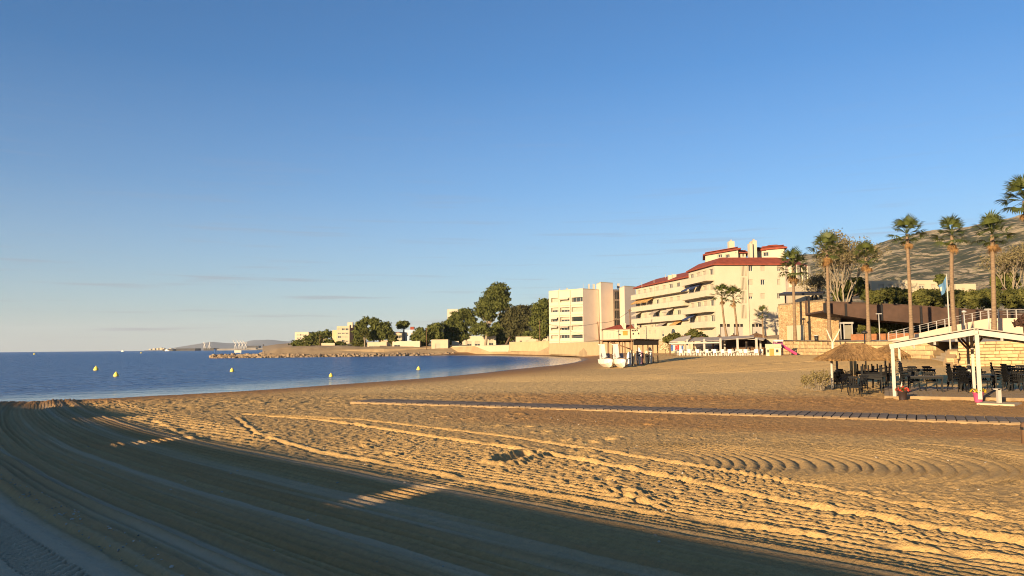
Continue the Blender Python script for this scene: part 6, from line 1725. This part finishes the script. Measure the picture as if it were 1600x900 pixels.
def put_chair(p, rz, label, group, tilt=(0, 0), s=1.0):
    o = CH if not CH_used[0] else copy_tree(CH); CH_used[0] = True
    o.location = p; o.rotation_euler = (tilt[0], tilt[1], rz); o.scale = (s, s, s)
    o['label'] = label; o['group'] = group
    return o
def make_table(w, d, label, group, p, rz, h=.74):
    t = thing('table', label, 'table', p, rz, group)
    MB().box((0, 0, h - .02), (w, d, .04)).build('tabletop', M_BLACKTOP, t, world=False)
    for sx in (-1, 1):
        for sy in (-1, 1): MB().box((sx * (w / 2 - .05), sy * (d / 2 - .05), (h - .04) / 2), (.055, .055, h - .04)).build('leg', M_BLACK, t, world=False)
    MB().box((0, d / 2 - .05, h - .08), (w - .16, .03, .07)).box((0, -d / 2 + .05, h - .08), (w - .16, .03, .07)).build('apron', M_BLACK, t, world=False)
    return t
GT, GC = 'black tables under the pergola', 'black chairs under the pergola'
ra = math.atan2(ex.y, ex.x)
def ongrid(px, py): return gnd(px, py, DZ)
tabs = [((1446, 612), 'front left black table under the pergola, beside the dark pot'), ((1529, 610), 'front middle black table under the pergola, behind the pink pot'), ((1604, 610), 'front right black table under the pergola, at the right edge'),
        ((1440, 596), 'rear left black table under the pergola'), ((1512, 595), 'rear middle black table under the pergola'), ((1590, 594), 'rear right black table under the pergola')]
for (pp, lb) in tabs:
    c = ongrid(*pp); make_table(1.5, .8, lb, GT, c, ra)
    nm_ = lb.replace(' black table under the pergola', ' table').split(',')[0]
    for k_, (dx, dy, rz_) in enumerate(((-.45, .62, 0), (.30, .66, .1), (-.42, -.6, pi), (.33, -.58, pi - .15))):
        if 'front' in lb and dy < 0 and 'left' in lb: continue
        if 'front' in lb and dy < 0 and 'middle' in lb and dx > 0: continue
        q = c + ex * dx + en * dy
        put_chair(q, ra + rz_ + rnd.uniform(-.15, .15), 'black chair on the %s side of the %s under the pergola' % (['far left', 'far right', 'near left', 'near right'][k_], nm_), GC)
def stack_chairs(pp, n, rz, where, tilt=(0, 0)):
    c = ongrid(*pp)
    ords = ['bottom', 'second', 'third', 'fourth', 'fifth']
    for i in range(n):
        put_chair(c + Vector((.02 * i, .035 * i, .13 * i)), rz, '%s black chair from the floor in the stack %s' % (ords[i], where) if i else 'bottom black chair in the stack %s' % where, 'stacked black chairs', tilt)
stack_chairs((1418, 606), 4, ra + 1.2, 'beside the white corner post')
stack_chairs((1494, 609), 4, ra + 1.9, 'left of the white ridge post')
stack_chairs((1512, 613), 3, ra + 2.4, 'close to the pink pot')
stack_chairs((1562, 606), 4, ra + 1.6, 'right of the white ridge post')
stack_chairs((1581, 611), 4, ra + 2.0, 'before the right edge of the terrace')

# ================================================================ flower pots and the little post
def pot(label, px, py, r, mpot, mfl, seed, tall):
    p = gnd(px, py, PLAT + .03); t = thing('flower_pot', label, 'pot', (p.x, p.y, PLAT + .03))
    MB().lathe([(r * .68, -.05), (r * .72, 0), (r * .98, .32), (r * 1.05, .33), (r * 1.05, .37), (r * .92, .37), (r * .9, .3)], n=18).build('pot', mpot, t, True, world=False)
    rs = random.Random(seed); l_, f_ = MB(), MB()
    for i in range(150):
        a_, rr_ = rs.uniform(0, 2 * pi), r * 1.5 * sqrt(rs.random()); z_ = .36 + tall * rs.random() * (1 - .3 * rr_ / r)
        c = Vector((cos(a_) * rr_, sin(a_) * rr_, z_)); u_ = Vector((rs.uniform(-1, 1), rs.uniform(-1, 1), rs.uniform(-1, 1))).normalized(); v_ = u_.cross(Vector((rs.uniform(-1, 1), rs.uniform(-1, 1), rs.uniform(-1, 1)))).normalized()
        s_ = rs.uniform(.02, .045)
        (f_ if i % 3 else l_).add([c - u_ * s_, c + v_ * s_, c + u_ * s_, c - v_ * s_], [(0, 1, 2, 3)])
    for i in range(14):
        a_ = rs.uniform(0, 2 * pi); rr_ = r * rs.uniform(.2, 1.2); l_.tube([(0, 0, .3), (cos(a_) * rr_, sin(a_) * rr_, .36 + tall * .8)], [.008, .005], 4)
    f_.build('flowers', mfl, t, world=False)['kind'] = 'stuff'; l_.build('leaves', M_BUSH, t, world=False)['kind'] = 'stuff'
pot('dark pot of red flowers at the front left pergola post', 1410.5, 624.5, .19, M_TERRA, M_RED, 1, .2)
pot('pink pot of yellow flowers at the pergola ridge post', 1529, 627, .20, M_PINKPOT, M_YEL, 2, .2)
p = gnd(1564, 631, PLAT + .04)
sh_ = thing('shower_post', 'small white post on a pale square slab in the sand', 'post', (p.x, p.y, PLAT))
MB().box((0, .1, .04), (1.25, 1.25, .07), .8).build('slab', M_CONC, sh_, world=False)
MB().box((0, .1, .34), (.13, .13, .55)).box((-.06, .1, .60), (.2, .13, .05)).build('post', M_WPAINT, sh_, world=False)

# ================================================================ straw sunshade and what is stored under it
def thatch(t, w, d, zr, ze, ridge, seed, m, n=2600, fringe=.28):
    """hipped straw roof: solid layer plus thousands of straws lying down the slope and hanging at the eaves"""
    s_ = MB(); hw, hd, r2 = w / 2, d / 2, ridge / 2
    base = [(-hw, -hd, ze), (hw, -hd, ze), (hw, hd, ze), (-hw, hd, ze), (-r2, 0, zr), (r2, 0, zr)]
    s_.add(base + [(x * .97, y * .97, z - .12) for x, y, z in base], [(0, 1, 5, 4), (1, 2, 5), (2, 3, 4, 5), (3, 0, 4), (10, 11, 7, 6), (11, 8, 7), (11, 10, 9, 8), (10, 6, 9), (0, 6, 7, 1), (1, 7, 8, 2), (2, 8, 9, 3), (3, 9, 6, 0)])
    s_.build('thatch', m, t, world=False)
    rs = random.Random(seed); q = MB()
    def straw(p, dr, L, wd):
        side = dr.cross(Vector((rs.uniform(-1, 1), rs.uniform(-1, 1), 1))).normalized() * wd
        q.add([p - side, p + side, p + dr * L + side * .3, p + dr * L - side * .3], [(0, 1, 2, 3)])
    for i in range(n):
        a_ = rs.uniform(0, 2 * pi); f = rs.random() ** .6
        ca, sa = cos(a_), sin(a_); k_ = 1 / max(abs(ca), abs(sa))
        ex_, ey_ = ca * k_ * hw, sa * k_ * hd
        rx_ = max(-r2, min(r2, ex_))
        top = Vector((rx_, 0, zr)); eav = Vector((ex_, ey_, ze)); p_ = top.lerp(eav, f) + Vector((0, 0, .03))
        dr = (eav - top).normalized() + Vector((rs.uniform(-.15, .15), rs.uniform(-.15, .15), rs.uniform(-.02, .10)))
        straw(p_, dr.normalized(), rs.uniform(.2, .45), .012)
    for i in range(int(n * .45)):
        a_ = rs.uniform(0, 2 * pi); ca, sa = cos(a_), sin(a_); k_ = 1 / max(abs(ca), abs(sa))
        straw(Vector((ca * k_ * hw, sa * k_ * hd, ze)), Vector((ca * .35 + rs.uniform(-.2, .2), sa * .35 + rs.uniform(-.2, .2), -1)).normalized(), rs.uniform(.4, 1) * fringe, .014)
    o = q.build('straw', m, t, world=False); o['kind'] = 'stuff'
pc = gnd(1337, 607, PLAT)
pl_ = thing('straw_sunshade', 'wide straw thatched sunshade on timber posts, left of the pergola', 'sunshade', (pc.x, pc.y, PLAT), ra + .25)
kk = pc.y / FPX
zr_ = zat(1337, 536, pc.y) - PLAT; ze_ = zat(1337, 559.5, pc.y) - PLAT
thatch(pl_, 96 * kk, 3.2, zr_, ze_, .8, 4, M_STRAW, 5200, .15)
for px, m_, rr_ in ((1301, M_WPAINT, .07), (1309, M_BWOOD, .06)):
    q = gnd(px, 608 if px < 1305 else 602, PLAT)
    l_ = pl_.matrix_basis.inverted() @ q; MB().tube([(l_.x, l_.y, -.3), (l_.x, l_.y, ze_ + .05)], rr_, 8).build('post', m_, pl_, True, world=False)
for px in (1331.5, 1337.5):
    q = gnd(px, 602, PLAT); l_ = pl_.matrix_basis.inverted() @ q; MB().tube([(l_.x, l_.y, -.3), (l_.x, l_.y, zr_ - .35)], .085, 9).build('post', M_YWOOD, pl_, True, world=False)
l_ = pl_.matrix_basis.inverted() @ gnd(1385, 602, PLAT); MB().tube([(l_.x, l_.y, -.3), (l_.x, l_.y, ze_ + .05)], .05, 8).build('post', M_BWOOD, pl_, True, world=False)
pc2 = gnd(1389, 596, PLAT + .1)
p2 = thing('straw_sunshade', 'smaller tilted straw sunshade behind the white corner post', 'sunshade', (pc2.x, pc2.y, PLAT + .1), .5)
p2.rotation_euler = (0, .14, .5)
thatch(p2, 1.7, 1.5, zat(1386, 538, pc2.y) - PLAT - .1, zat(1386, 552, pc2.y) - PLAT - .1, .2, 6, M_STRAW, 1200, .4)
MB().tube([(0, 0, -.3), (0, 0, 2.1)], .06, 8).build('post', M_BWOOD, p2, True, world=False)
def pgz(px, py): return gnd(px, py, PLAT + .02)
G5 = 'black chairs stored under the straw sunshade'
for i in range(5):
    put_chair(pgz(1316 + i * 3.2, 607 - i * 1.0) + Vector((0, .06 * i, .05 * i)), ra + 2.3, '%s black chair of the leaning row under the straw sunshade' % ['leftmost', 'second', 'third', 'fourth', 'rightmost'][i], G5, (R(-16), 0))
put_chair(pgz(1336, 619), ra + .15, 'black chair with splayed legs standing in front of the straw sunshade', G5)
put_chair(pgz(1345, 616) + Vector((0, 0, 0)), ra - .5, 'black chair beside the front one at the straw sunshade', G5)
put_chair(pgz(1327, 613), ra + .6, 'black chair behind the front one at the straw sunshade', G5)
for i, (px, py, lb) in enumerate(((1362, 613, 'black table stored at the right of the straw sunshade, front one'), (1368, 607, 'black table stored under the straw sunshade, middle one'), (1356, 602, 'black table stored under the straw sunshade behind the yellow posts'), (1382, 606, 'black table stored next to the white corner post'))):
    make_table(1.0, .75, lb, 'black tables stored under the straw sunshade', pgz(px, py), ra + .2 * i, .74)
    make_table(.95, .7, lb.replace('black table stored', 'upturned table lying on the table'), 'black tables stored under the straw sunshade', pgz(px, py) + Vector((.03, .02, 1.28 - .03 * i)), ra + .2 * i, .5).rotation_euler = (pi, 0, ra + .2 * i + .1)
# railing behind
fr2 = thing('timber_fence', 'low timber rail fence behind the straw sunshade', 'fence', pgz(1352, 596))
qs = [pgz(1352, 593), pgz(1367, 594), pgz(1384, 589.5), pgz(1398, 587)]
for q in qs: MB().box(q + Vector((0, 0, .35)), (.07, .07, .8)).build('post', M_BWOOD, fr2)
for h in (.4, .68):
    for a, b in zip(qs[:-1], qs[1:]): MB().beam(a + Vector((0, -.05, h)), b + Vector((0, -.05, h)), .035, .08).build('rail', M_BWOOD, fr2)

# dry shrub
def dry_shrub(label, px, py, w, h, seed):
    p = gnd(px, py, PLAT); k_ = p.y / FPX; t = thing('dry_shrub', label, 'shrub', (p.x, p.y, PLAT))
    rs = random.Random(seed); s_, l_ = MB(), MB()
    for i in range(46):
        a_ = rs.uniform(0, 2 * pi); sp = rs.uniform(.1, 1); tip = Vector((cos(a_) * sp * w * k_ / 2, sin(a_) * sp * w * k_ / 2.4, h * k_ * rs.uniform(.45, 1) * (1 - .25 * sp)))
        root_ = Vector((tip.x * .35, tip.y * .35, -.05)); mid = (root_ + tip) / 2 + Vector((0, 0, .12))
        s_.tube([root_, mid, tip], [.011, .008, .004], 4, cap=False)
        for j in range(14):
            c = mid.lerp(tip, rs.uniform(.1, 1.15)) + Vector((rs.gauss(0, .07), rs.gauss(0, .07), rs.gauss(0, .06)))
            u_ = Vector((rs.uniform(-1, 1), rs.uniform(-1, 1), rs.uniform(-.3, 1))).normalized(); v_ = u_.cross(Vector((rs.uniform(-1, 1), rs.uniform(-1, 1), rs.uniform(-1, 1)))).normalized(); z_ = rs.uniform(.03, .07)
            l_.add([c - u_ * z_, c + v_ * z_ * .5, c + u_ * z_, c - v_ * z_ * .5], [(0, 1, 2, 3)])
    s_.build('stems', M_PALEBARK, t, world=False)
    o = l_.build('leaves', mat('dry_leaves', (0.10, 0.085, 0.03), 0.85, 0.4, 6, col2=(0.30, 0.22, 0.08), trans=.2), t, world=False)
dry_shrub('dry wispy shrub growing in the sand left of the straw sunshade', 1276, 611, 46, 34, 3)
dry_shrub('smaller dry shrub at the left of the wispy one', 1259, 607, 22, 22, 4)
dry_shrub('leafy dry shrub at the foot of the white sunshade post', 1288, 606, 26, 30, 5)

# ================================================================ pedal boat shelter
S0 = gnd(988.5, 573, PLAT)
s_r = Vector((.5, .866, 0)); s_l = Vector((-.866, .5, 0))
Lr, Ll = 8.8, 3.7
sh = thing('boat_shelter', 'dark timber shelter on the beach storing paddle boards', 'shelter', (S0.x, S0.y, PLAT))
hs_ = zat(988.5, 534, S0.y) - PLAT
def sp(a, b, z=0): return S0 + s_r * a + s_l * b + Vector((0, 0, z))
for i in range(6):
    for b in (0, Ll):
        q = sp(i * Lr / 5, b); MB().box((q.x, q.y, PLAT + hs_ / 2 - .1), (.12, .12, hs_ + .2)).build('post', M_BWOOD, sh)
for b in (Ll * .33, Ll * .66): 
    q = sp(0, b); MB().box((q.x, q.y, PLAT + hs_ / 2 - .1), (.1, .1, hs_ + .2)).build('post', M_BWOOD, sh)
for b in (0, Ll): MB().beam(sp(-.2, b, hs_ + .08), sp(Lr + .2, b, hs_ + .08), .12, .16).build('beam', M_BWOOD, sh)
for a in np.linspace(0, Lr, 6): MB().beam(sp(a, -.2, hs_ + .22), sp(a, Ll + .2, hs_ + .22), .1, .12).build('rafter', M_BWOOD, sh)
qd = [sp(.2, -.35, hs_ + .3), sp(Lr + .3, -.35, hs_ + .3), sp(Lr + .3, Ll + .3, hs_ + .34), sp(.2, Ll + .3, hs_ + .34)]
MB().add(qd + [v + Vector((0, 0, .06)) for v in qd], [(0, 1, 2, 3), (7, 6, 5, 4), (0, 4, 5, 1), (1, 5, 6, 2), (2, 6, 7, 3), (3, 7, 4, 0)]).build('roof', M_CANVAS2, sh)
MB().beam(sp(0.1, -.12, hs_ - .12), sp(Lr, -.12, hs_ - .12), .05, .55).build('fascia', M_DARK, sh)
MB().beam(sp(0, Ll * .75, hs_), sp(.1, .25, hs_ - .85), .08, .14).build('brace', M_BWOOD, sh)
cols = [('white', M_PLASTIC_W), ('cream', M_CREAMP), ('white', M_PLASTIC_W), ('purple', M_PURPLE), ('yellowish', M_CREAMP), ('white', M_PLASTIC_W)]
pos = ['nearest the front', 'second from the front', 'third from the front', 'in the middle', 'second from the back', 'nearest the back']
for i, (cn_, m_) in enumerate(cols):
    q = sp(.8 + i * 1.55, .7 + .25 * (i % 2)); r_ = thing('paddle_board', '%s board standing upright in the shelter, %s' % (cn_, pos[i]), 'board', (q.x, q.y, PLAT), -.35, 'boards standing in the timber shelter')
    hh = 1.75 + .25 * (i % 3)
    out = [(0, 0), (.16, .1), (.27, .5), (.31, hh * .5), (.27, hh * .8), (.14, hh * .96), (0, hh)]
    pts_ = out + [(-a_, b_) for a_, b_ in out[-2:0:-1]]
    MB().add([(a_, -.06, b_) for a_, b_ in pts_] + [(a_, .06, b_) for a_, b_ in pts_], [tuple(range(len(pts_))), tuple(range(2 * len(pts_) - 1, len(pts_) - 1, -1))] + [(k_, len(pts_) + k_, len(pts_) + (k_ + 1) % len(pts_), (k_ + 1) % len(pts_)) for k_ in range(len(pts_))]).build('hull', m_, r_, world=False)
    MB().box((0, -.075, hh * .55), (.3, .02, .12)).build('strap', M_DARK, r_, world=False)
def pedalo(label, px, py, rz):
    p = gnd(px, py, PLAT); t = thing('pedal_boat', label, 'pedal boat', (p.x, p.y, PLAT), rz, 'white pedal boats beside the shelter')
    # hull sections from the bow (towards the viewer) back: half width, keel height, deck height
    sec = [(-1.5, .08, .55, 1.0), (-1.2, .45, .12, 1.02), (-.6, .66, .0, .98), (.4, .68, .0, .92), (1.4, .62, .05, .9)]
    v, f = [], []
    for y_, w_, zk, zd in sec: v += [(-w_, y_, zd), (-w_ * .85, y_, zk + (zd - zk) * .45), (0, y_, zk), (w_ * .85, y_, zk + (zd - zk) * .45), (w_, y_, zd), (w_ * .5, y_, zd - .12), (-w_ * .5, y_, zd - .12)]
    for i in range(len(sec) - 1):
        for k_ in range(7): f.append((i * 7 + k_, i * 7 + (k_ + 1) % 7, (i + 1) * 7 + (k_ + 1) % 7, (i + 1) * 7 + k_))
    f += [tuple(range(6, -1, -1)), tuple(28 + k_ for k_ in range(7))]
    MB().add(v, f).build('hull', M_PLASTIC_W, t, world=False)
    for sx in (-1, 1): MB().box((sx * .3, .3, 1.12), (.42, .5, .10)).box((sx * .3, .55, 1.35), (.42, .09, .5)).build('seat', M_HULLGREY, t, world=False)
    MB().box((-.42, .95, 1.75), (.24, .10, 1.75)).box((-.12, .95, 1.75), (.10, .10, 1.75)).box((-.3, .95, 2.6), (.55, .7, .1)).build('slide_tower', M_PLASTIC_W, t, world=False)
    s_ = [(-.3, .6, 2.55), (-.45, -.1, 1.7), (-.6, -.7, 1.15), (-.85, -1.0, 1.1)]
    for a, b in zip(s_[:-1], s_[1:]): MB().beam(a, b, .42, .06).build('slide', M_PLASTIC_W, t, world=False)
    MB().tube([(-.55, .3, .95), (-.75, .2, 1.35), (-.75, .6, 1.5), (-.55, .9, 1.4)], .03, 6).build('grab_rail', M_STEEL, t, world=False)
pedalo('white pedal boat with slide at the left of the shelter', 949, 574, .25)
pedalo('white pedal boat with slide closest to the shelter posts', 970, 574.3, .2)

# ================================================================ beach terrace with white chairs
TY = 118.5
tr = thing('terrace_roof', 'long beige awning roof on white posts over the white chairs', 'awning', (*xy(1110, TY), zat(1110, 556, TY)))
zg = 1.5
for px in (1073.5, 1100, 1125.5, 1152, 1181.5):
    q = at(px, 531 - (px - 1073) * .02, TY - (px - 1073) * .139); MB().box((q.x, q.y, (q.z + zg) / 2), (.26, .26, q.z - zg + .2)).build('post', M_WPAINT, tr)
for px in (1084, 1114, 1132, 1166, 1188):
    q = at(px, 533, TY + 5 - max(0, px - 1073) * .139); MB().box((q.x, q.y, (q.z + zg) / 2), (.2, .2, q.z - zg)).build('rear_post', M_BWOOD if px < 1120 else M_WPAINT, tr)
def sheet(nm_, pts_, m_, th=.06):
    MB().add([tuple(p_) for p_ in pts_] + [(p_[0], p_[1], p_[2] + th) for p_ in pts_], [(3, 2, 1, 0), (4, 5, 6, 7), (0, 1, 5, 4), (1, 2, 6, 5), (2, 3, 7, 6), (3, 0, 4, 7)]).build(nm_, m_, tr)
sheet('canvas', [at(1046, 534.5, TY + 1), at(1076, 533, TY), at(1080, 524, TY + 6), at(1060, 528, TY + 7)], M_CANVAS)
sheet('canvas', [at(1076.5, 533.5, TY), at(1126, 532.5, TY - 6), at(1128, 527, TY + 6), at(1082, 528, TY + 6)], M_CANVAS2)
sheet('canvas', [at(1126.5, 532, TY - 6), at(1178, 527.5, TY - 13.5), at(1178, 524.5, TY - 2), at(1128.5, 526.5, TY + 6)], M_CANVAS2)
sheet('canvas', [at(1168, 530, TY - 12.5), at(1193, 532, TY - 15.5), at(1196, 529, TY - 6), at(1172, 527, TY - 4)], M_CANVAS)
MB().beam(at(1046, 536.5, TY + 1), at(1126, 535, TY - 6.2), .15, .22).build('fascia', M_WPAINT, tr)
q0, q1 = at(1046.5, 537, TY + 1), at(1046.5, 555, TY + 1); MB().box((q0.x, q0.y, (q0.z + zg) / 2), (.2, .2, q0.z - zg)).build('post', M_BWOOD, tr)
bk_ = thing('terrace_bar', 'bar at the back of the beach terrace with shade put into its wall colour', 'bar', (*xy(1160, TY + 5), zg))
mb = MB(); wall_sheet(mb, xy(1131, TY + 1.5), xy(1198, TY - 8), zg - .3, zat(1160, 530.5, TY - 2)); mb.build('back_wall', mat('terrace_shade_dark', (0.035, 0.024, 0.018), 0.8, 0.3, 2), bk_)  # shadow of the terrace interior put into a near-black wall colour
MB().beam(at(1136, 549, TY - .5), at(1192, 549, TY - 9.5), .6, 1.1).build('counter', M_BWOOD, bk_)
sl = thing('shade_sail', 'dark sloping tarpaulin behind the white chairs', 'tarpaulin', at(1115, 548, TY + 4))
vs_ = [at(1101, 547, TY + 3), at(1128, 547.5, TY + 2), at(1128, 538.5, TY + 6), at(1119, 539, TY + 6.5)]
MB().add([tuple(v) for v in vs_] + [(v.x, v.y, v.z - .06) for v in vs_], [(0, 1, 2, 3), (7, 6, 5, 4), (0, 4, 5, 1), (1, 5, 6, 2), (2, 6, 7, 3), (3, 7, 4, 0)]).build('sheet', M_DARK, sl)
for v in (vs_[2], vs_[3]): MB().tube([v - Vector((0, 0, .05)), (v.x, v.y, zg - .2)], .05, 6).build('pole', M_DARK, sl)
# white chairs and tables: one mesh each, they stand eight pixels high
cm = MB().box((0, 0, .42), (.5, .46, .05)).box((0, .24, .68), (.48, .05, .5)).box((-.24, 0, .6), (.05, .44, .05)).box((.24, 0, .6), (.05, .44, .05))
for sx in (-1, 1):
    for sy in (-1, 1): cm.box((sx * .22, sy * .2, .2), (.06, .06, .4))
cm = cm.mesh('white_chair', M_PLASTIC_W)
tm = MB().lathe([(.03, .70), (.55, .70), (.55, .75), (.05, .76)], n=14)
for k_ in range(4): tm.tube([(.1 * cos(k_ * 1.57), .1 * sin(k_ * 1.57), .7), (.36 * cos(k_ * 1.57), .36 * sin(k_ * 1.57), 0)], .03, 5)
tm = tm.mesh('white_table', M_PLASTIC_W)
ordn = ['leftmost', 'second', 'third', 'fourth', 'fifth', 'sixth', 'seventh', 'eighth', 'ninth', 'tenth']
rnd = random.Random(9)
for i in range(10):
    px = 1067 + i * 12.6; yv = TY - 1.0 - (px - 1073) * .125
    q = at(px, 550, yv); c = Vector((q.x, q.y, zg))
    o = link(tm, 'white_table', None, c); tag(o, '%s round white table from the left on the beach terrace' % ordn[i], 'table', 'white tables on the beach terrace')
    for k_ in range(3):
        a_ = rnd.uniform(0, .6) + k_ * 2.1; pos_ = c + Vector((cos(a_) * .78, sin(a_) * .78, 0))
        o = link(cm, 'white_chair', None, pos_, (0, 0, a_ - pi / 2 + rnd.uniform(-.3, .3)))
        tag(o, 'white plastic chair %s the %s round white table on the beach terrace' % (['right of', 'behind', 'in front of'][k_], ordn[i]), 'chair', 'white chairs on the beach terrace')
# dark thatched umbrellas poking over the roof
for i, (px, py, w, lb) in enumerate(((1070, 523.5, 17, 'brown thatched umbrella at the left end of the terrace roof'), (1096, 525, 16, 'brown thatched umbrella beside the spiky shrub'), (1124, 524.5, 18, 'brown thatched umbrella above the middle of the terrace roof'), (1146.5, 522.5, 20, 'flat brown thatched umbrella below the pair of palms'), (1182, 520, 25, 'brown thatched umbrella with a knob at the right of the terrace'))):
    yv = TY + 12 - max(0, px - 1073) * .05; t_ = at(px, py, yv); t = thing('thatched_umbrella', lb, 'umbrella', (t_.x, t_.y, zat(px, 534, yv)), group='thatched umbrellas above the terrace')
    h = t_.z - t.location.z; k_ = yv / FPX
    thatch(t, w * k_, w * k_, h, h - .6, .05, 20 + i, M_BROWNTHATCH, 260, .15)
    MB().tube([(0, 0, -1.5), (0, 0, h - .1)], .07, 6).build('post', M_BWOOD, t, world=False)
    MB().lathe([(.05, h - .05), (.16, h + .05), (.13, h + .18), (.03, h + .22)], n=8).build('knob', M_DARK, t, world=False)
# rack of red and white beach gear at the left end
rk = thing('beach_gear_rack', 'rack of red and blue beach gear at the left end of the terrace', 'rack', (*xy(1058, TY + 1), zg))
c = xy(1058, TY + 1)
for sx in (-1.0, 1.0): MB().box((c[0] + sx, c[1], zg + .85), (.06, .06, 1.7)).build('post', M_STEEL, rk)
MB().box((c[0], c[1], zg + 1.68), (2.1, .06, .06)).build('rail', M_STEEL, rk)
for k_, m_ in enumerate((M_BLUE, M_PLASTIC_W, M_REDC, M_REDC, M_PLASTIC_W, M_BLUE)):
    MB().box((c[0] - .8 + k_ * .32, c[1] - .02, zg + 1.15), (.27, .05, .95 - .1 * (k_ % 3))).build('towel', m_, rk)
fx = thing('bougainvillea', 'white flowering bush on the wall left of the terrace', 'shrub', at(1040, 547, 132))
k_ = 132 / FPX
link(leaf_mesh('leaves', [(-.3, 0, .6, 8 * k_, .5, 6 * k_), (.4, 0, .2, 6 * k_, .5, 5 * k_)], 260, .13, 4, M_CREAMP, 0.0, shell=.2), 'leaves', fx)
MB().tube([(0, .1, -.6), (0, .1, .6)], .05, 6).build('stem', M_BARK, fx, world=False)

# ================================================================ playhouse and slide
PY = 97.5; zg2 = 1.6
c = at(1208.5, 556, PY); ph = thing('playhouse', 'small cream and orange plastic playhouse beside the terrace', 'playhouse', (c.x, c.y, zg2), -.25)
MB().box((0, 0, .5), (1.75, 1.2, 1.0)).build('wall', M_CREAMP, ph, world=False)
MB().box((-.25, -.62, .48), (.55, .05, .9)).build('door', M_ORANGEP, ph, world=False)
for x_, s_ in ((.42, 1), (-.68, .6)):
    o = MB().box((x_, -.62, .62), (.3 * s_, .04, .38)).build('window', M_GLASS, ph, world=False)
vs_ = [(-.95, -.7, 1.0), (.95, -.7, 1.0), (.95, .7, 1.0), (-.95, .7, 1.0), (-.95, 0, 1.5), (.95, 0, 1.5)]
MB().add(vs_, [(0, 1, 5, 4), (2, 3, 4, 5), (1, 2, 5), (3, 0, 4), (3, 2, 1, 0)]).build('roof', M_CREAMP, ph, world=False)
c = at(1222, 556, PY + 1); sd = thing('play_slide', 'pink slide with purple and white play tower', 'slide', (c.x, c.y, zg2), -.1)
for sx in (-.9, 0.0):
    for sy in (-.4, .4): MB().box((sx, sy, .9), (.12, .12, 1.8)).build('post', M_PURPLE, sd, world=False)
MB().box((-.45, 0, 1.1), (1.0, .9, .1)).build('platform', M_GREENP, sd, world=False)
MB().box((-.45, -.43, 1.4), (.95, .05, .5)).build('panel', M_PURPLE, sd, world=False)
MB().box((-.45, 0, 1.92), (1.1, 1.0, .22)).build('tower_roof', M_PLASTIC_W, sd, world=False)
for sy in (-.25, .25): MB().beam((0.0, sy, 1.35), (1.75, sy, .18), .09, .24, (0, 0, 1)).build('slide_side', M_SLIDE, sd, world=False)
MB().beam((0.0, 0, 1.16), (1.75, 0, .05), .45, .06).build('chute', M_SLIDE, sd, world=False)

# ================================================================ pebbles, shell bits and weed on the near sand
rs_ = np.random.RandomState(12)
bm = bmesh.new(); bmesh.ops.create_icosphere(bm, subdivisions=1, radius=1)
iv = [v.co.copy() for v in bm.verts]; it = [tuple(v.index for v in f.verts) for f in bm.faces]; bm.free()
xs_ = np.concatenate([rs_.uniform(-14, 12, 500), rs_.uniform(-10, -2, 130)]); us_ = np.concatenate([rs_.uniform(2.0, 20, 500), rs_.normal(3.35, 0.12, 130)])
ys_ = us_ * 1.4142 - xs_
ok_ = (ys_ > 6.8) & (ys_ < 30)
xs_, ys_ = xs_[ok_], ys_[ok_]
zs_ = sand(xs_, ys_)[0]
pbl = MB()
for x_, y_, z_ in zip(xs_, ys_, zs_):
    q = rs_.uniform(.008, .028); sc = rs_.uniform(.5, 1.3, 3)
    pbl.add([(x_ + v.x * q * sc[0], y_ + v.y * q * sc[1], z_ + q * .2 + v.z * q * .6 * sc[2]) for v in iv], it)
o = pbl.build('pebbles', mat('pebbles', (0.10, 0.08, 0.06), 0.8, 0.3, 3.0, col2=(0.62, 0.56, 0.46)))
tag(o, 'scattered pebbles and shell bits on the near sand', 'pebbles', kind='stuff')
# ================================================================ the sea air
hzm = bpy.data.materials.new('sea_air'); hzm.use_nodes = True
for n_ in list(hzm.node_tree.nodes):
    if n_.type != 'OUTPUT_MATERIAL': hzm.node_tree.nodes.remove(n_)
pvn = hzm.node_tree.nodes.new('ShaderNodeVolumePrincipled')
pvn.inputs['Density'].default_value = 3.0e-5
pvn.inputs['Color'].default_value = (0.74, 0.84, 0.98, 1)
hzm.node_tree.links.new(pvn.outputs[0], hzm.node_tree.nodes['Material Output'].inputs['Volume'])
hzo = MB().box((0, 7000, 248), (33000, 17500, 504)).build('haze', hzm)
tag(hzo, kind='stuff', label='thin bright sea haze over the bay')
